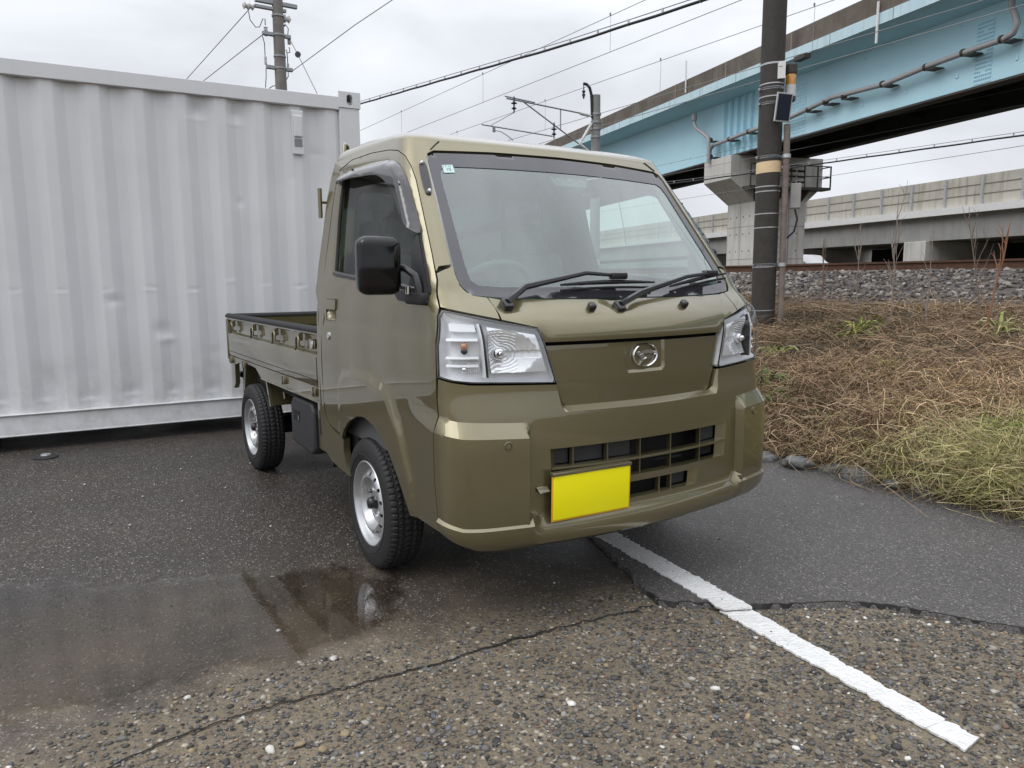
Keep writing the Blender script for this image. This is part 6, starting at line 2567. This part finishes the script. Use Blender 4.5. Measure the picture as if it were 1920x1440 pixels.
# ------------------------------------------------------------ inner dark shell, added to block light behind the gaps
sh = []
for (t0, t1, z0, z1, d) in ((-1.90, -.80, .66, 1.05, -.05), (-.80, .80, .64, 1.06, -.085), (.80, 1.90, .66, 1.05, -.05)):
    nt_, nz_ = 40, 10
    T_, Z_ = np.meshgrid(np.linspace(t0, t1, nt_), np.linspace(z0, z1, nz_))
    V = S(T_.ravel(), Z_.ravel(), d)
    sh.append((V, [(j * nt_ + i, j * nt_ + i + 1, (j + 1) * nt_ + i + 1, (j + 1) * nt_ + i) for j in range(nz_ - 1) for i in range(nt_ - 1)]))
mb = MB()
for V, F in sh:
    mb.add(V, F)
mb.build('inner_shell', UNDER, truck)

# rocker panel and step behind the front wheel
rk = [(-1.677, .494), (-1.722, .502), (-1.785, .509), (-1.850, .522), (-1.890, .552), (tx(xd - .006, .60), .60), (tx(xe, .60), .60), (tx(xe, .44), .44), (tx(xe + .02, .40), .40), (-1.90, .385), (-1.851, .361), (-1.747, .349), (-1.63, .338), (-1.665, .379), (-1.685, .438)]
for sgn in (-1, 1):
    panel('rocker_panel', rk[::-1] if sgn < 0 else mir(rk[::-1]), PAINT, truck, (), (), .02, .004, .03, 40)
    xs0 = -.62
    st = MB().bbox((-.66, -.03, .36), (-.545, .03, .60), .012, 2).build('side_step', PAINT, truck, 40)
    st.location = (0, sgn * .672, 0)
    MB().bbox((-.635, -.033, .43), (-.57, .033, .56), .012, 2).build('step_recess', BLACKHOLE, st, 40)
    # wheel arch liner
    n_ = 18
    V, F = [], []
    for i in range(n_):
        a = math.pi * (.06 + .88 * i / (n_ - 1))
        for (yy, rr) in ((.725, .375), (.40, .375), (.36, .0)):
            V.append((.02 + rr * 1.12 * math.cos(a), sgn * yy, .262 + rr * math.sin(a)))
    for i in range(n_ - 1):
        for j in range(2):
            F.append((i * 3 + j, i * 3 + j + 1, (i + 1) * 3 + j + 1, (i + 1) * 3 + j))
    mesh_obj('wheel_arch_liner', V, F, UNDER, truck, 60)
    # body-coloured inner flange behind the front wheel, seen through the arch
    MB().prism([(-.27, .33), (-.20, .36), (-.16, .48), (-.20, .56), (-.30, .50)], 'y', sgn * .40, sgn * .69).build('arch_flange', BLKM, truck)

# ------------------------------------------------------------ cabin interior
MB().box((-.54, -.66, .62), (.62, .66, .66)).build('cab_floor', UNDER, truck)
MB().prism([(.655, 1.085), (.56, 1.105), (.42, 1.085), (.35, 1.02), (.36, .80), (.60, .70), (.68, .95)], 'y', -.655, .655).build('dashboard', DASH, truck, 30)
MB().bbox((.40, -.52, 1.075), (.53, -.18, 1.125), .03, 3).build('instrument_hood', DASH, truck, 40)
MB().box((-.50, -.56, 1.640), (.20, .56, 1.655)).build('headliner', HEADL, truck)
for y_ in (-.33, .33):
    seat = MB().bbox((-.38, -.24, .66), (.08, .24, .86), .05, 3).build('seat', SEATM, truck, 50)
    seat.location = (0, y_, 0)
    b_ = MB().bbox((-.10, -.22, 0), (.02, .22, .50), .05, 3).build('backrest', SEATM, seat, 50)
    b_.location = (-.33, 0, .80)
    b_.rotation_euler = (0, R(-10), 0)
    h_ = MB().bbox((-.05, -.13, 0), (.03, .13, .17), .04, 3).build('headrest', SEATM, seat, 50)
    h_.location = (-.42, 0, 1.26)
# steering wheel
sw = Matrix.Translation(Vector((.30, -.33, 1.075))) @ Matrix.Rotation(R(-50), 4, 'Y')
pts = [(.178 * math.cos(a), .178 * math.sin(a), 0) for a in [2 * math.pi * k / 36 for k in range(36)]]
stw = MB().tube(pts, .014, 8, closed=True).build('steering_wheel', DASH, truck, 60)
stw.matrix_local = sw
MB().bbox((-.06, -.08, -.03), (.06, .08, .01), .02, 2).build('hub', DASH, stw, 40)
for a in (R(0), R(180), R(90)):
    MB().tube([(.05 * math.cos(a), .05 * math.sin(a), -.01), (.172 * math.cos(a), .172 * math.sin(a), 0)], .014, 6).build('spoke', DASH, stw, 40)
scol = MB().tube([(.33, -.33, 1.06), (.48, -.33, .93)], .03, 8).build('column', DASH, stw, 40)
scol.matrix_local = sw.inverted()
# grab handle on the passenger pillar
gh = S([.60, .575, .578, .602], [1.47, 1.46, 1.35, 1.33], [-.02, -.05, -.05, -.02])
MB().tube(gh.tolist(), .010, 8).build('grab_handle', simple('handle_grey', (.25, .26, .26), .6), truck, 60)
# inner pillar trims
for sgn in (-1, 1):
    P = S(np.array([.62, .60, .575]) * sgn, [1.14, 1.36, 1.60], -.035)
    MB().tube(P.tolist(), .03, 8).build('pillar_cover', HEADL, truck, 60)
# interior mirror
MB().bbox((-.012, -.09, -.03), (.012, .09, .03), .01, 2, at=(.27, .02, 1.50)).build('interior_mirror', BLK, truck, 40)

# ------------------------------------------------------------ cargo bed
BX0, BX1 = -.605, -2.515
GT_Z = .925
gate_prof = [(.668, .664), (.700, .664), (.703, .670), (.703, .800), (.698, .812), (.684, .822), (.684, .896), (.700, .900), (.703, .905), (.703, .920), (.662, .920), (.662, .905), (.668, .900)]
for sgn in (-1, 1):
    gt_ = MB().prism([(sgn * y_, z_) for y_, z_ in gate_prof], 'x', BX1 + .01, BX0).build('side_gate', PAINT, truck, 30)
    # rounded end caps
    MB().bbox((BX0 - .01, sgn * .683 - .024, .655), (BX0 + .022, sgn * .683 + .024, .905), .01, 2).build('gate_post', PAINT, gt_, 40)
    MB().bbox((BX1 - .012, sgn * .683 - .026, .63), (BX1 + .012, sgn * .683 + .026, .905), .008, 2).build('gate_post', PAINT, gt_, 40)
    # rubber top rail
    MB().prism([(sgn * (.683 + .026 * math.cos(a)), .921 + .020 * math.sin(a)) for a in np.linspace(-.4, math.pi + .4, 14)], 'x', BX1 - .015, BX0 + .012).build('rubber_rail', RUBB, gt_, 40)
    # horizontal pressed ribs inside
    for zz in (.72, .80, .86):
        MB().box((BX1 + .03, sgn * .655, zz - .008), (BX0 - .03, sgn * .669, zz + .008)).build('rib', PAINT, gt_)
    # slot line and end ribs of the outer face
    MB().box((BX1 + .05, sgn * .7035 - .001, .690), (BX0 - .03, sgn * .7035 + .001, .6925)).build('seam', BLKM, gt_)
    MB().box((BX0 - .032, sgn * .7035 - .001, .668), (BX0 - .028, sgn * .7035 + .001, .80)).build('seam', BLKM, gt_)
    for x_ in (-2.34, -1.80, -1.33, -.90):
        y0 = sgn * .690
        y1 = sgn * .716
        hk = MB().tube([(x_ + .05, y0, .832), (x_ + .05, y1, .838), (x_ + .05, y1, .872), (x_ + .035, y1, .884), (x_ + .012, y1, .884), (x_ - .002, y1, .870), (x_ - .002, y1, .832), (x_ - .02, y1, .818)], .0055, 8).build('rope_hook', PAINT, truck, 60)
        MB().bbox((x_ + .018, sgn * .703 - .012, .862), (x_ + .034, sgn * .703 + .012, .900), .004).build('bracket', PAINT, hk)
    # latch at the front
    lt = MB().bbox((-.725, sgn * .698 - .014, .845), (-.655, sgn * .698 + .014, .882), .006, 2).build('gate_latch', PAINT, truck, 40)
    MB().bbox((-.66, sgn * .712 - .012, .838), (-.628, sgn * .712 + .012, .878), .005, 2).build('latch_bolt', CHROME, lt, 40)
    # hinges
    for x_ in (-2.42, -2.06, -1.18, -.665):
        hg = MB().bbox((x_ - .035, sgn * .704 - .012, .615), (x_ + .03, sgn * .704 + .012, .655), .004, 2).build('hinge', PAINT, truck, 40)
        MB().box((x_ - .004, sgn * .716 - .002, .612), (x_ + .004, sgn * .716 + .002, .657)).build('hinge_gap', BLKM, hg)
    # lower frame rail with arch cut
    pr = [(BX0 + .01, .660), (BX1 + .02, .660), (BX1 + .02, .628), (-2.30, .615), (-2.20, .650 - .01), (-2.10, .652), (-1.98, .648), (-1.80, .640), (-1.70, .600), (-1.62, .585), (BX0 + .01, .590)]
    MB().prism([(a, b) for a, b in pr], 'y', sgn * .680, sgn * .702).build('bed_side_rail', PAINT, truck, 30)
    MB().prism([(sgn * .700, .600), (sgn * .709, .597), (sgn * .709, .588), (sgn * .69, .584)], 'x', -1.66, BX0 + .01).build('rail_flange', PAINT, truck, 30)
# tail gate, head board, floor
tg = MB().prism([(BX1 - .03, .66), (BX1 + .008, .66), (BX1 + .008, .915), (BX1 - .03, .915)], 'y', -.69, .69).build('tail_gate', PAINT, truck, 30)
MB().prism([(BX1 - .011 + .026 * math.cos(a), .918 + .020 * math.sin(a)) for a in np.linspace(-.4, math.pi + .4, 12)], 'y', -.69, .69).build('rubber_rail', RUBB, tg, 40)
for zz in (.72, .80, .86):
    MB().box((BX1 + .008, -.66, zz - .010), (BX1 + .020, .66, zz + .010)).build('rib', PAINT, tg)
MB().box((BX0 - .01, -.69, .60), (BX0 + .02, .69, .95)).build('headboard', PAINT, truck)
MB().box((BX1, -.68, .630), (BX0, .68, .655)).build('bed_floor', PAINT, truck)
# guard bracket above the cab rear edge
gb = MB().tube([(-.585, -.555, 1.66), (-.580, -.550, 1.755), (-.590, -.545, 1.762), (-.600, -.530, 1.755), (-.625, -.50, 1.69)], .009, 8).build('roof_guard', PAINT, truck, 60)
MB().tube([(-.585, -.555, 1.0), (-.585, -.555, 1.66)], .012, 8).build('guard_leg', PAINT, gb, 60)
MB().tube([(-.585, .53, 1.0), (-.585, .53, 1.68)], .012, 8).build('guard_leg', PAINT, gb, 60)
MB().tube([(-.60, -.535, 1.80), (-.60, .535, 1.80)], .010, 8).build('guard_top', PAINT, gb, 60) if False else None
# T hook on the guard
th_ = MB().tube([(-.585, -.60, 1.50), (-.585, -.672, 1.50)], .007, 8).build('rope_hook', PAINT, truck, 60)
MB().tube([(-.585, -.672, 1.43), (-.585, -.672, 1.56)], .010, 8).build('hook_bar', PAINT, th_, 60)

# underbody
for sgn in (-1, 1):
    MB().box((-2.45, sgn * .36 - .035, .40), (.55, sgn * .36 + .035, .52)).build('chassis_rail', UNDER, truck)
MB().box((-2.35, -.62, .52), (-.62, .62, .585)).build('bed_subframe', UNDER, truck)
MB().tube([(0, -.62, .262), (0, .62, .262)], .04, 10).build('front_axle', UNDER, truck, 60)
MB().tube([(-1.9, -.62, .262), (-1.9, .62, .262)], .055, 10).build('rear_axle', UNDER, truck, 60)
MB().bbox((-.55, -.42, .26), (.45, .42, .62), .03).build('engine_block', UNDER, truck)
# rear mudguards ahead of the rear wheels, with pressed ribs
for sgn in (-1, 1):
    mg = MB().prism([(-1.655, .640), (-1.640, .640), (-1.545, .445), (-1.560, .440)], 'y', sgn * .42, sgn * .672).build('mud_guard', PAINT, truck, 30)
    for yy in (.60, .52):
        MB().tube([(-1.632, sgn * yy, .620), (-1.560, sgn * yy, .475)], .010, 6).build('rib', PAINT, mg, 60)
    MB().prism([(-1.662, .645), (-1.640, .645), (-1.540, .442), (-1.562, .437)], 'y', sgn * .668, sgn * .690).build('edge', PAINT, mg, 30)
    MB().prism([(-2.17, .62), (-2.155, .62), (-2.215, .22), (-2.23, .22)], 'y', sgn * .46, sgn * .690).build('mud_flap', RUBB, truck)
    MB().prism([(-2.12, .64), (-2.10, .64), (-2.16, .46), (-2.18, .46)], 'y', sgn * .44, sgn * .690).build('flap_mount', PAINT, truck)
    MB().prism([(-2.50, .65), (-2.40, .65), (-2.41, .48), (-2.46, .44), (-2.49, .50)], 'y', sgn * .66, sgn * .69).build('rear_bracket', PAINT, truck)
    MB().lathe([(.020, -.03), (.020, .03)], 14, axis='x', at=(-2.53, sgn * .62, .52)).build('bump_stop', RUBB, truck, 40)
# tail lamp bar and rear frame
MB().box((-2.50, -.62, .46), (-2.44, .62, .56)).build('rear_crossmember', UNDER, truck)
# dark plastic box between the axles
bxp = [(-1.14, .315), (-.80, .300), (-.765, .330), (-.765, .52), (-.80, .560), (-1.10, .560), (-1.145, .515)]
bb = MB().prism(bxp, 'y', -.690, -.44).build('battery_box', GREYP, truck, 30)
bbm = bb.modifiers.new('edge', 'BEVEL')
bbm.width = .014
bbm.segments = 2
MB().box((-1.085, -.6925, .440), (-.985, -.68, .492)).build('recess', BLACKHOLE, bb)
MB().box((-1.005, -.6935, .445), (-.995, -.690, .470)).build('label_tag', ALU, bb)

# ------------------------------------------------------------ wheels
def build_wheel():
    """outer face towards -y, centre at origin"""
    n = 264
    # tyre section from outer bead over the tread to inner bead: (radius, y)
    sec = [(.163, -.058), (.172, -.066), (.190, -.0735), (.212, -.0760), (.232, -.0735), (.246, -.0690), (.2545, -.0635), (.2600, -.0565), (.2635, -.0460), (.2655, -.030), (.2665, -.012), (.2665, .012), (.2655, .030), (.2635, .046), (.258, .058), (.245, .068), (.215, .074), (.180, .066), (.160, .055)]
    # finer tread rows
    R_, Yv = zip(*sec)
    yy = []
    P = []
    for i in range(len(sec) - 1):
        k = 3 if 4 <= i <= 13 else 2
        for j in range(k):
            t = j / k
            P.append((sec[i][0] * (1 - t) + sec[i + 1][0] * t, sec[i][1] * (1 - t) + sec[i + 1][1] * t))
    P.append(sec[-1])
    P = np.array(P)
    m = len(P)
    A = np.linspace(0, 2 * math.pi, n, endpoint=False)
    Rg = np.repeat(P[:, 0][:, None], n, 1)
    Yg_ = np.repeat(P[:, 1][:, None], n, 1)
    tread = (P[:, 0] > .2505)[:, None]
    yv = P[:, 1][:, None]
    # block pattern: shoulder lugs, zig-zag grooves
    ph = (A[None, :] / (2 * math.pi) * 66)
    zig = .006 * (2 * np.abs(((ph) % 1) - .5) - .5)
    groove = (np.abs(np.abs(yv + zig) - .018) < .0035) | (np.abs(np.abs(yv + zig) - .041) < .003)
    sip = (((ph + .5 * (yv > 0) + 6 * np.abs(yv)) % 1) < .22) & (np.abs(yv) > .022)
    sip2 = (((ph * 1 + .35) % 1) < .16) & (np.abs(yv) < .016)
    depth = np.where(groove | sip | sip2, .0045, 0.)
    Rg = Rg - depth * tread
    V = np.stack([Rg * np.cos(A)[None], Yg_, Rg * np.sin(A)[None]], 2).reshape(-1, 3)
    F = []
    for j in range(m - 1):
        for i in range(n):
            i2 = (i + 1) % n
            F.append((j * n + i, j * n + i2, (j + 1) * n + i2, (j + 1) * n + i))
    tyre = mesh_obj('wheel', V, F, simple('tyre_rubber', (.017, .017, .018), .62, var=.2, scale=20, bumps=.12, bscale=90), None, 30)
    # sidewall rings
    MB().lathe([(.196, -.0750), (.1975, -.0768), (.199, -.0752)], 64, axis='y', caps=False).build('sidewall_ring', tyre.data.materials[0], tyre, 60)
    # rim: flange, well, disc
    prof = [(.172, -.060), (.1735, -.067), (.1700, -.0705), (.1660, -.0690), (.1635, -.0620), (.1600, -.0520), (.1575, -.0420), (.1500, -.0330), (.1440, -.0290)]
    V, F = [], []
    n2 = 72
    for (r, y) in prof:
        for k in range(n2):
            a = 2 * math.pi * k / n2
            V.append((r * math.cos(a), y, r * math.sin(a)))
    for j in range(len(prof) - 1):
        for k in range(n2):
            k2 = (k + 1) % n2
            F.append((j * n2 + k, (j + 1) * n2 + k, (j + 1) * n2 + k2, j * n2 + k2))
    rim = mesh_obj('rim', V, F, SILV, tyre, 35)
    # disc with oval holes

    def prof_y(r):
        return np.interp(r, [.0, .040, .050, .062, .082, .090, .098, .106, .116, .127, .136, .1445], [-.036, -.036, -.038, -.034, -.032, -.042, -.056, -.0615, -.0610, -.0540, -.0420, -.0300])

    def dsk(t, z, off=0.):
        r = np.hypot(t, z)
        return np.column_stack([t, prof_y(r) - np.broadcast_to(off, r.shape), z])
    oc = [(.1445 * math.cos(a), .1445 * math.sin(a)) for a in [2 * math.pi * k / 72 for k in range(72)]]
    ih = [(.024 * math.cos(a), .024 * math.sin(a)) for a in [2 * math.pi * k / 28 for k in range(28)]]
    holes = [ih]
    nh = 15
    for q in range(nh):
        ca = 2 * math.pi * q / nh
        L = []
        for k in range(14):
            b = 2 * math.pi * k / 14
            rr_ = .1195 + .0100 * math.sin(b)
            aa = ca + (.0080 / .1195) * math.cos(b)
            L.append((rr_ * math.cos(aa), rr_ * math.sin(aa)))
        holes.append(L)
    fe = []
    for r_ in (.050, .062, .082, .090, .098, .106, .136):
        fe.append([(r_ * math.cos(a), r_ * math.sin(a)) for a in [2 * math.pi * k / 60 for k in range(61)]])
    P2, T = cdt(oc, holes, fe, .009)
    used = np.unique(T)
    mp = -np.ones(len(P2), int)
    mp[used] = np.arange(len(used))
    P2, T = P2[used], mp[T]
    V = dsk(P2[:, 0], P2[:, 1])
    F = [tuple(t) for t in T]
    be = bedges(T)
    bv = sorted({i for e in be for i in e})
    idx = {v: len(V) + j for j, v in enumerate(bv)}
    V = np.vstack([V, V[bv] + np.array([0, .005, 0])])
    F += [(b, a, idx[a], idx[b]) for a, b in be]
    disc = mesh_obj('disc', V, [f[::-1] for f in F], SILV, tyre, 28)
    MB().lathe([(.150, .02), (.150, .0), (.0, .0)], 40, axis='y', caps=False).build('brake_drum', BLACKHOLE, tyre)
    MB().lathe([(.0, -.070), (.016, -.069), (.0225, -.063), (.025, -.054), (.027, -.034)], 24, axis='y', caps=False).build('hub_cap', BLK, tyre, 50)
    for q in range(4):
        a = math.pi / 4 + q * math.pi / 2
        mb = MB().lathe([(.0, -.056), (.008, -.055), (.0095, -.050), (.0095, -.038), (.014, -.035)], 6, axis='y', caps=False)
        nt__ = mb.build('wheel_nut', CHROME, tyre, 30)
        nt__.location = (.050 * math.cos(a), 0, .050 * math.sin(a))
    return tyre


w0 = build_wheel()
spots = [(0, -1), (-1.9, -1), (0, 1), (-1.9, 1)]
for i, (x_, sgn) in enumerate(spots):
    o = w0 if i == 0 else copy_tree(w0)
    o.parent = truck
    o.location = (x_, sgn * .652, .2645)
    o.rotation_euler = (0, R(40 * i + 10), 0 if sgn < 0 else math.pi)
    if x_ == 0:
        o.rotation_euler.z += R(-2.0)
